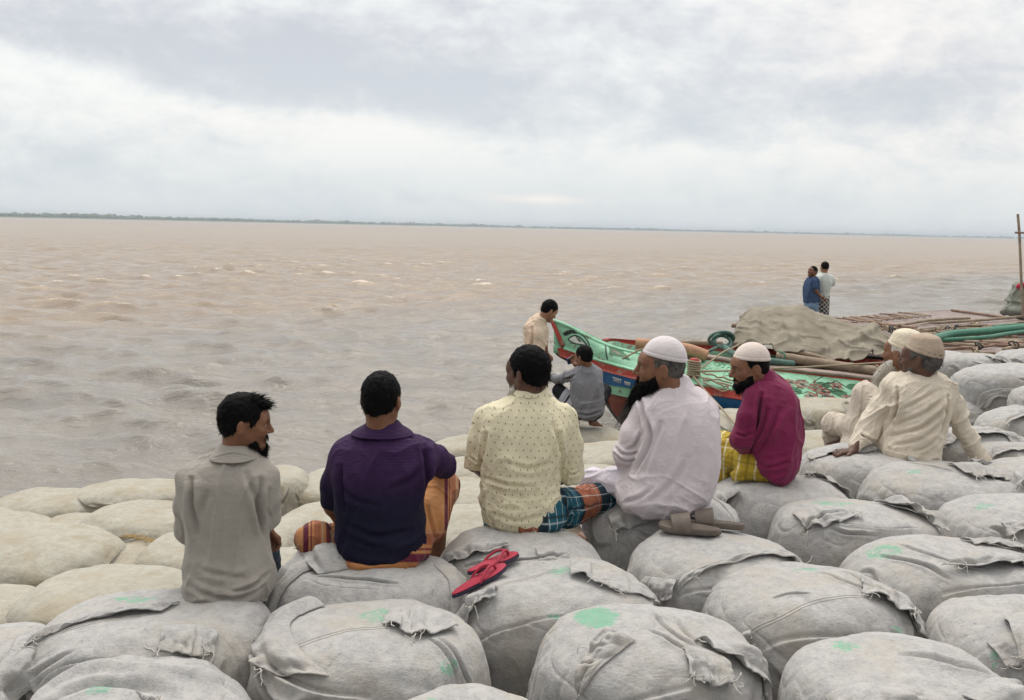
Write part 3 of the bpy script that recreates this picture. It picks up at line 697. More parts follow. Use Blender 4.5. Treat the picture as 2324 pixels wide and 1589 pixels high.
make_bag('F14', 'grey sandbag the man in the magenta shirt sits on, frayed cloth at both ends', 1612, 1932, 1072, ZT+0.01, b=0.37, h=0.28, det=0.8,
    flaps=[FL([(-0.85, 0.6), (-0.7, 0.45), (-0.5, 0.3)], [(-0.95, 0.35), (-0.75, 0.12), (-0.45, 0.1)], lift=0.05, curl=0.03), FL([(0.3, 0.75), (0.6, 0.6), (0.85, 0.42)], [(0.25, 0.6), (0.55, 0.42), (0.9, 0.3)], lift=0.02)])
make_bag('F15', 'grey sandbag with a crumpled dark slit between fan-like creases, right side', 1915, 2440, 1215, ZT+0.02, b=0.38, h=0.29, det=1, kb=0.84, paint=[(-0.45, 0.55, 0.18, 0.10, 0)],
    flaps=[FL([(-0.05, 0.30), (0.2, 0.45), (0.5, 0.42)], [(-0.22, 0.10), (0.10, 0.18), (0.45, 0.30)], lift=0.04, curl=0.02, knots=(0.2,)),
           FL([(0.1, 0.85), (0.4, 0.75), (0.75, 0.6)], [(0.15, 0.70), (0.45, 0.58), (0.8, 0.46)], lift=0.02, knots=(0.5,))],
    creases=[('v', [(-0.5, 0.5), (-0.30, 0.25), (-0.2, -0.05)], 0.02, 0.016), ('v', [(-0.32, 0.62), (-0.15, 0.35), (0.0, 0.15)], 0.016, 0.014), ('s', [(0.8, 0.1), (0.2, -0.12), (-0.3, -0.3)], 0.03, 0.02), ('s', [(0.9, -0.2), (0.3, -0.35), (-0.2, -0.5)], 0.03, 0.02)])
make_bag('F16', 'grey sandbag with faded green wash cut off by the right border', 2135, 2560, 1345, ZT+0.03, b=0.36, h=0.29, det=0.9, kb=0.84, paint=[(-0.4, 0.1, 0.25, 0.12, 0.3)],
    flaps=[FL([(-0.25, 0.45), (0.0, 0.6), (0.3, 0.6)], [(-0.4, -0.15), (-0.05, 0.0), (0.3, 0.1)], lift=0.05, curl=0.03, knots=(0.1, 0.4))])
make_bag('F18', 'round grey sandbag with a small green stroke near the right border', 2138, 2560, 1120, ZT+0.04, b=0.38, h=0.29, det=0.8, paint=[(-0.4, 0.5, 0.12, 0.06, 0)],
    flaps=[FL([(-0.42, 0.1), (-0.2, 0.05), (0.1, 0.1)], [(-0.45, -0.2), (-0.2, -0.15), (0.1, -0.1)], lift=0.03, curl=0.02)])
make_bag('F19', 'grey sandbag with a slumped stitched end beneath the old man\'s propping hand', 1965, 2345, 1050, ZT+0.02, b=0.40, h=0.28, det=0.9, paint=[(-0.3, 0.45, 0.14, 0.05, 0.2)],
    flaps=[FL([(0.05, 0.75), (0.35, 0.65), (0.75, 0.35)], [(0.05, 0.25), (0.35, 0.28), (0.80, 0.02)], lift=0.04, curl=0.02, knots=(0.1, 0.3)), FL([(0.3, 0.95), (0.6, 0.85), (0.9, 0.6)], [(0.3, 0.8), (0.6, 0.65), (1.0, 0.4)], lift=0.05, curl=0.03)],
    creases=[('v', [(-0.25, 0.75), (-0.1, 0.55), (0.0, 0.45)], 0.02, 0.018)])
make_bag('F20', 'grey sandbag the old man in the cream patterned shirt sits on', 1815, 2150, 1008, ZT+0.02, b=0.40, h=0.28, det=0.8,
    flaps=[FL([(-0.6, 0.75), (-0.3, 0.7), (0.0, 0.6)], [(-0.7, 0.45), (-0.35, 0.42), (0.0, 0.45)], lift=0.02)], seams=[[(-0.6, 0.4), (-0.7, 0.1), (-0.68, -0.2)]])
# ---- rows between the top layer and the grey heap on the right
G = [('G1', 'grey sandbag right behind the old man\'s back in the creased heap', 2075, 2350, 968, 1.36, 0.36),
     ('G2', 'puckered grey sandbag at the right border above the propping hand', 2235, 2500, 1040, 1.42, 0.36),
     ('G3', 'grey sandbag with a ruffled tied edge at the right border', 2210, 2500, 925, 1.42, 0.36),
     ('G4', 'dark-sided grey sandbag tucked under the large smooth one', 2060, 2260, 900, 1.30, 0.34),
     ('G5', 'large smooth grey sandbag with a white piped seam beyond the old man', 2150, 2480, 828, 1.60, 0.40),
     ('G6', 'grey sandbag with a brown scuffed tip right of the knitted caps', 2090, 2300, 800, 1.62, 0.34),
     ('G7', 'long pale grey sandbag at the jetty foot, edge of the creased heap', 2240, 2560, 790, 1.62, 0.4),
     ('G8', 'narrow grey sandbag with twisted threads left of the ruffled one', 2190, 2400, 1000, 1.34, 0.32),
     ('G9', 'grey sandbag on top of the right border heap beyond the ruffled one', 2290, 2560, 870, 1.58, 0.36)]
for i, (k, lb, a, b_, v, z, bb) in enumerate(G):
    make_bag(k, lb, a, b_, v, z, b=bb, h=0.22 if i in (4, 5, 6, 8) else 0.27, det=0.5, yaw=0.15, auto=3,
        flaps=[FL([(-0.6+0.1*i % 0.5, 0.4), (-0.2, 0.5), (0.2, 0.3)], [(-0.7, 0.1), (-0.25, 0.12), (0.25, 0.05)], lift=0.03, curl=0.03)] if i in (0, 1, 2, 7) else
              ([FL([(-0.9, 0.0), (-0.3, -0.55), (0.5, -0.6)], [(-0.95, -0.1), (-0.32, -0.68), (0.55, -0.75)], lift=0.02, knots=())] if i == 4 else ()))
# ---- beige bags on the slope down to the water
Bg = [('B9', 'long beige sandbag just behind the bearded man\'s seat, lowest corner tucked in', 70, 470, 1278, 1.15, 0.34, 0.25),
      ('B6', 'broad beige sandbag at the left border with a scratch on its crown', -60, 265, 1188, 0.98, 0.40, 0.26),
      ('B6b', 'beige sandbag poking out low at the left border', -120, 90, 1325, 1.02, 0.3, 0.22),
      ('B7', 'short beige sandbag with straw at its tied end', 250, 365, 1222, 0.86, 0.30, 0.2),
      ('B8', 'beige sandbag half hidden by the grey-beige shirt, beside the straw', 345, 520, 1206, 0.92, 0.30, 0.22),
      ('B5', 'beige sandbag with grimy end just left of the bearded man\'s arm', 205, 480, 1137, 0.80, 0.34, 0.24),
      ('B4', 'small flat beige sandbag between two long ones near the waterline', 110, 250, 1160, 0.62, 0.30, 0.2),
      ('B3', 'flat beige sandbag at the left border near the waterline', -90, 130, 1160, 0.66, 0.34, 0.2),
      ('B2', 'beige sandbag at the waterline behind the bearded man\'s shoulder', 165, 445, 1082, 0.50, 0.36, 0.25),
      ('B1', 'beige sandbag at the waterline nearest the left border', -5, 250, 1105, 0.42, 0.36, 0.25),
      ('B0', 'beige sandbag slipping into the river at the left border', -160, 40, 1150, 0.46, 0.36, 0.22),
      ('B10', 'beige sandbag in the waterline row straight behind the bearded man', 400, 620, 1070, 0.50, 0.34, 0.24),
      ('B11', 'tall rounded beige sandbag right of the bearded man\'s shoulder', 555, 700, 1056, 0.62, 0.36, 0.30),
      ('B12', 'beige sandbag at the waterline touching the navy polo sleeve', 672, 830, 1080, 0.50, 0.34, 0.24),
      ('B12b', 'beige sandbag with a frayed rope tip at the waterline between the two left men', 700, 860, 1058, 0.36, 0.30, 0.22),
      ('B13', 'beige sandbag left of the navy polo elbow', 640, 860, 1138, 0.80, 0.36, 0.25),
      ('B14', 'beige sandbag with a twisted corner between the two left men', 560, 690, 1168, 0.86, 0.34, 0.25),
      ('B15', 'large beige sandbag below the striped knee', 560, 780, 1236, 1.10, 0.36, 0.25),
      ('B16', 'beige sandbag at the waterline right of the navy polo', 985, 1160, 988, 0.42, 0.36, 0.24),
      ('B16b', 'beige sandbag at the waterline hidden mostly by the navy polo', 850, 1010, 1010, 0.40, 0.36, 0.24),
      ('B17', 'beige sandbag beside the rolled yellow sleeve', 1000, 1170, 1035, 0.62, 0.36, 0.25),
      ('B18', 'beige sandbag beyond the raised orange-clad knee', 1010, 1150, 1085, 0.82, 0.36, 0.25),
      ('B19', 'large beige sandbag between the navy polo and the yellow shirt', 965, 1180, 1140, 1.10, 0.38, 0.26),
      ('B20', 'beige sandbag the squatting man stands on', 1240, 1440, 962, 0.55, 0.36, 0.26),
      ('B21', 'beige sandbag one step above the squatting man\'s perch', 1275, 1460, 1005, 0.80, 0.38, 0.26),
      ('B22', 'flat beige sandbag above the white trouser knee', 1270, 1450, 1055, 0.98, 0.34, 0.24),
      ('B23', 'beige sandbag between the white shirt and the magenta shirt by the boat', 1600, 1760, 930, 0.75, 0.40, 0.26),
      ('B23b', 'beige sandbag hidden in part by the white-shirted man\'s elbow', 1590, 1740, 990, 1.0, 0.38, 0.26),
      ('B23c', 'beige sandbag squeezed behind the magenta shirt', 1440, 1640, 985, 0.85, 0.38, 0.26),
      ('B24', 'domed beige sandbag right of the magenta shirt by the painted hull', 1795, 1965, 903, 0.98, 0.40, 0.28),
      ('B25', 'beige sandbag below the domed one, right of the magenta shirt', 1780, 1960, 975, 1.20, 0.38, 0.28),
      ('B26', 'beige sandbag beneath the old man\'s forward hand', 1900, 2090, 940, 1.14, 0.40, 0.26),
      ('B27', 'beige sandbag behind the raised pale knee at the hull', 1930, 2110, 895, 1.10, 0.40, 0.26)]
for i, (k, lb, a, b_, v, z, bb, hh) in enumerate(Bg):
    rs = np.random.RandomState(i+40)
    make_bag(k, lb, a, b_, v, z, b=bb, h=hh, grey=False, det=0.45, yaw=rs.randn()*0.16, auto=4, lump=0.75, tilt=(0, rs.randn()*0.07), e2=0.74, e1=0.50,
        seams=[[(0.80, 0.7), (0.90, 0.2), (0.86, -0.35)]] if i % 3 == 1 else ([[(-0.82, 0.6), (-0.90, 0.1), (-0.84, -0.4)]] if i % 3 == 2 else ()),
        flaps=[FL([(0.7, 0.35), (0.86, 0.1), (0.9, -0.2)], [(0.95, 0.3), (1.06, 0.05), (1.05, -0.2)], lift=0.02, curl=0.01)] if i in (3, 14, 16, 8, 18, 5, 23, 31) else ())
# straw caught between the bags on the left
rs = np.random.RandomState(5); parts = []
for k in range(46):
    u = 285+rs.rand()*85; p = PZ(u, 1212+(u-275)*0.22+rs.randn()*2, 0.86+rs.rand()*0.03); d = (np.array([.035, -.01, 0])+rs.randn(3)*[0.03, 0.02, 0.004])
    parts.append(tube([p-d, p+d*0.1+[0, 0, 0.004], p+d], 0.0018, 4, 6))
V, F = joinVF(parts); o = link('straw', mesh_from('straw', V, F), M_STRAW, kind='stuff')
# ================================================================ PEOPLE
def skin_mat(name, c, c2):
    def f(t):
        o = t.coord('Object'); n = t.noise(o, 18, 4, 0.6); n2 = t.noise(o, 220, 2, 0.6)
        col = t.mix(n.ss(0.35, 0.65), c, c2)
        k = t.attr('tint', 'Color')
        col = t.mix(1.0, col, k, blend='MULTIPLY')
        return {'Base Color': col, 'Roughness': 0.46, 'Subsurface Weight': 0.08, 'Subsurface Radius': (0.02, 0.008, 0.004), 'Subsurface Scale': 0.5,
                'Normal': t.bump(n2, 0.0012, 0.5), 'Specular IOR Level': 0.4}
    return newmat(name, f)
M_SKIN = skin_mat('brown_skin', (0.175, 0.075, 0.038), (0.23, 0.105, 0.055))
M_SKIN_D = skin_mat('dark_skin', (0.085, 0.038, 0.024), (0.125, 0.06, 0.038))
M_SKIN_L = skin_mat('tan_skin', (0.30, 0.15, 0.085), (0.36, 0.19, 0.11))
def hair_mat(name, a, b):
    def f(t):
        o = t.coord('Object'); n = t.noise(t.comb(*[q*s for q, s in zip(t.sep(o), (300, 300, 60))]), 1.0, 3, 0.6); r = t.noise(o, 30, 3, 0.6)
        return {'Base Color': t.mix((n*0.6+r*0.4).ss(0.35, 0.65), a, b), 'Roughness': 0.55, 'Normal': t.bump(n, 0.002, 0.6), 'Specular IOR Level': 0.05}
    return newmat(name, f)
M_HAIR = hair_mat('black_hair', (0.003, 0.003, 0.0035), (0.008, 0.007, 0.007))
M_HAIR_G = hair_mat('greying_hair', (0.03, 0.028, 0.026), (0.15, 0.14, 0.13))
M_HAIR_W = hair_mat('white_hair', (0.50, 0.47, 0.42), (0.72, 0.69, 0.63))
def cloth_mat(name, base, dark=None, weave=420, rough=0.85, pattern=None, bumpd=0.0012, varamt=1.0, wrink=0.55):
    if bumpd > 0.0015: wrink = 0.0
    dark = dark or tuple(x*0.86 for x in base)
    def f(t):
        o = t.coord('Object'); n = t.noise(o, 7, 4, 0.6); f_ = t.noise(o, weave, 2, 0.5); m = t.noise(o, 40, 4, 0.65)
        col = t.mix(n.ss(0.3, 0.7)*varamt, base, dark)
        if pattern: col = pattern(t, o, col)
        x_, y_, z_ = t.sep(o); w1_ = t.noise(t.comb(x_*1.0+z_*0.25, y_, z_*0.55), 16, 3, 0.55, dist=1.2); w2_ = t.noise(t.comb(x_*0.6, y_, z_*1.1-x_*0.2), 11, 2, 0.5, dist=1.6)
        wr_ = (1.0-(w1_-0.5).abs()*9.0).max(0.0)*0.5+(1.0-(w2_-0.5).abs()*10.0).max(0.0)*0.6
        return {'Base Color': col, 'Roughness': rough, 'Specular IOR Level': 0.2, 'Sheen Weight': 0.12 if max(base) > 0.2 else 0.0, 'Normal': t.bump(f_*0.6+m*1.6+wr_*wrink, bumpd*2.2, 0.8)}
    return newmat(name, f)
def band(t, x, lo, hi, s=0.004): return x.ss(lo-s, lo+s)*(1.0-x.ss(hi-s, hi+s))
def p_dots(t, o, col):
    # little printed sprigs in offset rows
    x, y, z = t.sep(o); wv = t.noise(o, 9, 2, 0.5, outp=0)
    xs = (x+y*0.35+(wv-0.5)*0.02)*(1/0.036); zs = (z+(wv-0.5)*0.02)*(1/0.030)
    row = zs._m('FLOOR'); par = (row*0.5).fract()
    fx = (xs+par).fract()-0.5; fz = zs.fract()-0.5
    d = (fx*fx*1.5+fz*fz*0.55)
    return t.mix(1.0-d.ss(0.007, 0.016), col, (0.30, 0.26, 0.14))
def stripes(axis_expr, defs, base=None):
    """defs: (period, lo, hi, colour)"""
    def f(t, o, col):
        x, y, z = t.sep(o); a = axis_expr(t, x, y, z)
        if base: col = t.mix(1.0, col, base)
        for per, lo, hi, c, amt in defs:
            q = (a*(1/per)).fract(); col = t.mix(band(t, q, lo, hi, 0.012)*amt, col, c)
        return col
    return f
def plaid(ax1, ax2, d1, d2):
    def f(t, o, col):
        L = t.attr('uu'); W = t.attr('vv')
        for a, defs in ((L, d1), (W, d2)):
            for per, lo, hi, c, amt in defs:
                q = (a*(1/per)).fract(); col = t.mix(band(t, q, lo, hi, 0.010)*amt, col, c)
        return col
    return f

class Person:
    """joints are given as frame position (2324 px wide) + metres beyond the figure's own distance D"""
    def __init__(s, name, label, D, base_px, skin=M_SKIN, h=0.004, group=None, root_extra=0.0):
        s.D = D; s.k = D/FPX; s.skin = skin; s.h = h
        s.base = P(base_px[0], base_px[1], D); s.F = Sdf(h); s.label = label; s.name = name; s.group = group; s.heads = []; s.paints = []; s.kids = []
    def J(s, u, v, dy=0.0): return P(u, v, s.D+dy)
    # ---- head
    def head(s, u, v, px, yaw, pitch=0.0, roll=0.0, dy=0.0, wide=1.0, neck=None, eyes=True, nr=0.056):
        """centre (u,v) of the head, chin-to-crown px; yaw 0 = looks away from the camera, + = turns to the left of the frame"""
        c = s.J(u, v, dy); sc = px*(s.D+dy)/FPX/0.232
        cy, sy = math.cos(yaw), math.sin(yaw); Rz = np.array([[cy, -sy, 0], [sy, cy, 0], [0, 0, 1]])
        cp, sp_ = math.cos(pitch), math.sin(pitch); Rx = np.array([[1, 0, 0], [0, cp, -sp_], [0, sp_, cp]])
        cr, sr = math.cos(roll), math.sin(roll); Ry = np.array([[cr, 0, sr], [0, 1, 0], [-sr, 0, cr]])
        Rm = Rz@Rx@Ry; s.hc, s.hR, s.hs = c, Rm, sc
        W = lambda x, y, z: c+Rm@(np.array([x*wide, y, z])*sc)
        s.W = W; F = s.F; E = lambda p, r, k=0.02, op='u': F.ell(W(*p), np.array(r)*sc*np.array([wide, 1, 1]), Rm, k*sc, op)
        Cp = lambda a, b, ra, rb=None, k=0.015, op='u': F.cap(W(*a), W(*b), ra*sc, (ra if rb is None else rb)*sc, k*sc, op)
        E((0, -0.014, 0.028), (0.076, 0.095, 0.088)); E((0, 0.028, -0.02), (0.061, 0.066, 0.088), 0.03)
        for g in (-1, 1):
            Cp((g*0.052, -0.008, -0.045), (g*0.018, 0.072, -0.098), 0.024, 0.018, 0.035)
            E((g*0.038, 0.066, -0.022), (0.024, 0.024, 0.024), 0.03)
            Cp((g*0.046, 0.076, 0.020), (g*0.012, 0.090, 0.022), 0.011, 0.010, 0.02)
        E((0, 0.078, -0.102), (0.020, 0.018, 0.016), 0.025)
        E((0, 0.075, 0.045), (0.05, 0.022, 0.03), 0.03)
        for g in (-1, 1): E((g*0.031, 0.104, 0.003), (0.019, 0.017, 0.013), 0.014, 's')
        for g in (-1, 1): E((g*0.031, 0.080, 0.002), (0.0145, 0.0135, 0.0125), 0.006)
        Cp((0, 0.092, 0.014), (0, 0.116, -0.028), 0.0085, 0.0125, 0.014)
        for g in (-1, 1): E((g*0.0125, 0.102, -0.034), (0.0085, 0.010, 0.0075), 0.008)
        Cp((-0.022, 0.084, -0.059), (0.022, 0.084, -0.059), 0.008, None, 0.012); Cp((0, 0.093, -0.057), (0, 0.094, -0.058), 0.0075, None, 0.01)
        Cp((-0.017, 0.086, -0.071), (0.017, 0.086, -0.071), 0.0085, None, 0.010)
        Cp((-0.022, 0.100, -0.0645), (0.022, 0.100, -0.0645), 0.003, None, 0.006, 's')
        for g in (-1, 1):
            A = Rm@np.array([[math.cos(0.45), -g*math.sin(0.45), 0], [g*math.sin(0.45), math.cos(0.45), 0], [0, 0, 1]])
            F.ell(W(g*0.082, -0.012, -0.006), np.array([0.011, 0.021, 0.034])*sc, A, 0.008*sc)
            F.ell(W(g*0.095, -0.004, -0.003), np.array([0.008, 0.0115, 0.020])*sc, A, 0.006*sc, 's')
        nk = neck if neck is not None else c+np.array([0, 0, -0.19*sc])
        a = W(0, -0.030, -0.045); F.cap(a, nk, nr*sc, nr*1.12*sc, 0.03); s.neck = nk
        def paint(V, T):
            q = ((V-c)@Rm)/sc; q[:, 0] /= wide; x, y, z = q[:, 0], q[:, 1], q[:, 2]
            if eyes:
                for g in (-1, 1):
                    br = np.exp(-(((np.abs(x-g*0.031))/0.021)**4))*np.exp(-((z-0.022-0.003*(1-((x-g*0.03)/0.02)**2))/0.0055)**2)*(y > 0.055)
                    T *= 1-0.88*br[:, None]
                    e = np.sqrt(((x-g*0.031)/0.0145)**2+((z-0.002)/0.0062)**2); m = (1-sstep(e, 0.75, 1.1))*(y > 0.07)
                    ir = (np.hypot(x-g*0.031, z-0.002) < 0.0068)
                    T[:] = T*(1-m[:, None])+m[:, None]*np.where(ir[:, None], np.array([[0.10, 0.12, 0.15]]), np.array([[2.2, 4.0, 6.0]]))
                    T *= 1-0.5*(np.exp(-((e-1.15)/0.18)**2)*(y > 0.06))[:, None]
            lp = np.exp(-(x/0.024)**4)*np.exp(-((z+0.065)/0.011)**2)*(y > 0.07)
            T *= 1-lp[:, None]*np.array([[0.28, 0.38, 0.30]])
            st = sstep(-z, 0.03, 0.075)*sstep(y, -0.01, 0.03)*(np.abs(z+0.064) > 0.0)
            T *= 1-0.16*st[:, None]
        s.paints.append(paint)
        return s
    def hair_part(s, name, build, mat, h=None, noise=0.004, ns=30, strands=0, slen=0.02, sdir=(0, 0, -0.3), sw=0.0011, region=None, seed=1, stand=0.55):
        """SDF part in head space; build(F, E, Cp, W)"""
        F = Sdf(h or 0.004*max(1, s.h/0.004)); c, Rm, sc, W = s.hc, s.hR, s.hs, s.W
        E = lambda p, r, k=0.02, op='u': F.ell(W(*p), np.array(r)*sc, Rm, k*sc, op)
        Cp = lambda a, b, ra, rb=None, k=0.015, op='u': F.cap(W(*a), W(*b), ra*sc, (ra if rb is None else rb)*sc, k*sc, op)
        build(F, E, Cp, W); V, Fq = F.build(1); N = vnormals(V, Fq)
        q = (V-c)@Rm/sc
        V = V+N*(noise*sc*(2.2*fbm(q*70+seed, 3)+1.2*fbm(q*22+seed*3, 2)))[:, None]
        rs = np.random.RandomState(seed+9)
        if strands:
            ok = np.arange(len(V)) if region is None else np.where(region(q))[0]
            ids = rs.choice(ok, strands); d0 = Rm@np.array(sdir, float); SV, SF = [], []
            P0 = V[ids]-N[ids]*0.003*sc; dd = N[ids]*(stand*(0.6+0.5*rs.rand(strands)[:, None]))+d0+rs.randn(strands, 3)*0.16; dd /= np.linalg.norm(dd, axis=1)[:, None]
            L = slen*sc*(0.4+0.9*rs.rand(strands))[:, None]; sag = d0*0.5+rs.randn(strands, 3)*0.22
            P1 = P0+dd*L*0.55; P2 = P1+(dd+sag)/np.linalg.norm(dd+sag, axis=1)[:, None]*L*0.5
            sd_ = np.cross(dd, rs.randn(strands, 3)); sd_ /= np.linalg.norm(sd_, axis=1)[:, None]; wv = sw*sc
            SV = np.concatenate([P0+sd_*wv, P0-sd_*wv, P1+sd_*wv*0.7, P1-sd_*wv*0.7, P2]); n = strands; i = np.arange(n)
            SF = [tuple(r) for r in np.stack([i, i+n, i+3*n, i+2*n], 1)]+[tuple(r) for r in np.stack([i+2*n, i+3*n, i+4*n], 1)]
            o = len(V); V2 = np.concatenate([V, SV]); F2 = [tuple(r) for r in Fq]+[tuple(int(x)+o for x in r) for r in SF]
            me = mesh_from(name, V2, F2)
        else: me = mesh_from(name, V, Fq)
        s.kids.append((name, me, mat)); return s
    def hair(s, mat=M_HAIR, zmin=((-0.12, -0.062), (-0.06, -0.060), (-0.035, -0.045), (-0.02, 0.01), (0.008, 0.02), (0.018, -0.012), (0.028, -0.012), (0.036, 0.03), (0.055, 0.062), (0.09, 0.068)), thick=0.011, top=0.010, noise=0.0045, strands=500, slen=0.018, seed=1, bald=None, name='hair', stand=0.45):
        zy = np.array([a for a, _ in zmin]); zz = np.array([b for _, b in zmin]); c, Rm, sc = s.hc, s.hR, s.hs
        def b(F, E, Cp, W):
            E((0, -0.016, 0.030+top*0.6), (0.076+thick*0.8, 0.096+thick, 0.088+top)); E((0, -0.045, -0.02), (0.066, 0.060, 0.055), 0.03)
            def msk(p):
                q = (p-c)@Rm/sc; return (np.interp(q[..., 1], zy, zz)-q[..., 2])*sc
            F.func(msk, s.hc-0.3, s.hc+0.3, 0.006)
            if bald: E(bald[0], bald[1], 0.01, 's')
        return s.hair_part(name, b, mat, noise=noise, strands=strands, slen=slen, seed=seed, sdir=(0, -0.10, -0.75), stand=stand)
    def beard(s, mat=M_HAIR, length=0.03, full=1.0, strands=500, seed=2, slen=0.03, spread=1.0, side=True, moustache=True, name='beard', fwd=0.0):
        def b(F, E, Cp, W):
            if side:
                for g in (-1, 1): Cp((g*0.064, 0.020, -0.035), (g*0.050, 0.040, -0.075), 0.007*full, 0.018*full, 0.03); Cp((g*0.052, 0.030, -0.070), (g*0.030, 0.070, -0.082), 0.018*full, 0.018*full, 0.03)
            for g in (-1, 1): Cp((g*0.048, 0.045, -0.080), (0, 0.080, -0.104), 0.020*full, 0.022*full, 0.02)
            Cp((0, 0.078+fwd*0.4, -0.104), (0, 0.080+fwd, -0.112-length), 0.026*full, 0.014*spread*full, 0.02)
            if length > 0.04:
                for g in (-1, 1): Cp((g*0.03, 0.06, -0.09), (g*0.016*spread, 0.074+fwd, -0.106-length*0.8), 0.022*full, 0.014*spread, 0.02)
            if moustache:
                for g in (-1, 1): Cp((0, 0.100, -0.050), (g*0.026, 0.086, -0.062), 0.0055, 0.005, 0.008)
        return s.hair_part(name, b, mat, noise=0.009, strands=int(strands*1.5), slen=slen, seed=seed, sdir=(0, 0.1, -1.0), sw=0.0009)
    def cap(s, mat, tilt=0.0, rim=0.045, h=0.018, name='prayer_cap', sx=1.0, flat=0.0):
        c, Rm, sc = s.hc, s.hR, s.hs
        n = np.array([0, math.sin(tilt), math.cos(tilt)])
        F = Sdf(0.0035*max(1, s.h/0.004)); E = lambda p, r, k=0.02, op='u': F.ell(s.W(*p), np.array(r)*sc, Rm, k*sc, op)
        E((0, -0.018, 0.034+h*0.4), ((0.076+0.010)*sx, (0.096+0.010)*sx, 0.088+h))
        if flat: E((0, -0.018, 0.100+h), (0.058*sx, 0.074*sx, 0.012+flat), 0.03)
        F.func(lambda p: ((rim-((p-c)@Rm/sc)@n)*sc), s.hc-0.3, s.hc+0.3, 0.004)
        V, Fq = F.build(2); N = vnormals(V, Fq); q = (V-c)@Rm/sc; zz_ = q@n-rim
        d = 0.0018*np.exp(-((zz_-0.018)/0.003)**2)*-1+0.0016*(zz_ < 0.016)+0.0016*fbm(q*25, 3)
        V = V+N*(d*sc)[:, None]; me = mesh_from(name, V, Fq); s.kids.append((name, me, mat)); return s
    # ---- limbs of the body
    def limb(s, pts, rs, k=0.02): s.F.chain(pts, rs, k); return s
    def hand(s, wrist, dirv, palm, L=0.185, curl=0.5, side=1, spread=0.14, thumb=0.8):
        """palm = unit normal out of the palm; side=+1 thumb towards dir x palm"""
        d = np.asarray(dirv, float); d /= np.linalg.norm(d); n = np.asarray(palm, float); n -= d*(n@d); n /= np.linalg.norm(n); t = np.cross(d, n)*side
        F = s.F; u = L/0.185
        for i, o in enumerate((0.030, 0.010, -0.010, -0.030)):
            F.cap(wrist+t*o*0.5*u, wrist+(d*0.088+t*o)*u, 0.0145*u, 0.0118*u, 0.012)
        for o, l, f in ((0.031, 0.070, 0.9), (0.0105, 0.080, 1.0), (-0.0105, 0.074, 1.05), (-0.031, 0.058, 1.1)):
            p = wrist+(d*0.088+t*o)*u; a = 0.0; dd = d+t*o*spread/0.03*0.25; dd /= np.linalg.norm(dd)
            for j, (fr, r0, r1) in enumerate(((0.45, 0.0102, 0.0090), (0.32, 0.0090, 0.0080), (0.23, 0.0080, 0.0066))):
                a += curl*f*(0.8 if j == 0 else 1.0); v = dd*math.cos(a)+n*math.sin(a); q = p+v*l*fr*u; F.cap(p, q, r0*u, r1*u, 0.004); p = q
        p = wrist+(d*0.022+t*0.026)*u; q = p+(d*0.035+t*0.030*thumb+n*0.012)*u; F.cap(p, q, 0.0145*u, 0.0112*u, 0.010); r = q+(d*0.034+t*0.006+n*0.014)*u; F.cap(q, r, 0.0112*u, 0.008*u, 0.005)
        return s
    def foot(s, heel, toe, w=0.04):
        d = np.asarray(toe)-heel; L = np.linalg.norm(d); d /= L; t = np.cross(d, [0, 0, 1.0]); z = np.array([0, 0, 1.0]); F = s.F
        F.cap(heel, heel+d*L*0.45+z*0.012, 0.032, 0.030, 0.02)
        for o in (-1, 0, 1): F.cap(heel+d*0.04, heel+d*L*0.72+t*o*0.024-z*0.006, 0.028, 0.018, 0.015)
        for i, o in enumerate((-0.036, -0.018, -0.002, 0.014, 0.030)):
            F.cap(heel+d*L*0.70+t*o-z*0.008, heel+d*L*(0.98-0.03*abs(i-3.2))+t*o*1.1-z*0.012, 0.011, 0.009+0.004*(i == 4), 0.004)
        return s
    # ---- garments
    def garment(s, name, mat, h=0.005, k=0.03):
        g = Garment(s, name, mat, h, k); return g
    def finish(s):
        V, Fq = s.F.build(1)
        T_ = np.ones((len(V), 3))
        for f in s.paints: f(V, T_)
        me = mesh_from(s.name, V, Fq); setattr_c(me, 'tint', np.clip(T_, 0.02, 8))
        root = link('person', me, s.skin, None, loc=s.base, label=s.label, category='person')
        if s.group: root['group'] = s.group
        for nm, m, mt in s.kids: link(nm, m, mt, root)
        return root
def folds(V, N, d, amp, sc=1.0, seed=0, sharp=1.0, stretch=4.0):
    """ridged drapery running along direction d"""
    d = np.asarray(d, float); d /= np.linalg.norm(d); a = np.cross(d, [0.2, 0.9, 0.3]); a /= np.linalg.norm(a); b = np.cross(d, a)
    q = np.stack([V@d/stretch, V@a, V@b], -1)*14*sc+seed*3.7
    q = q+0.9*np.stack([fbm(q*0.5, 2), fbm(q*0.5+9, 2), fbm(q*0.5+19, 2)], -1)
    r = 1-np.abs(vnoise(q)-0.5)*2; r2 = 1-np.abs(vnoise(q*2.1+5)-0.5)*2
    return amp*((r**(2.5*sharp)-0.35)+0.35*(r2**3-0.25))
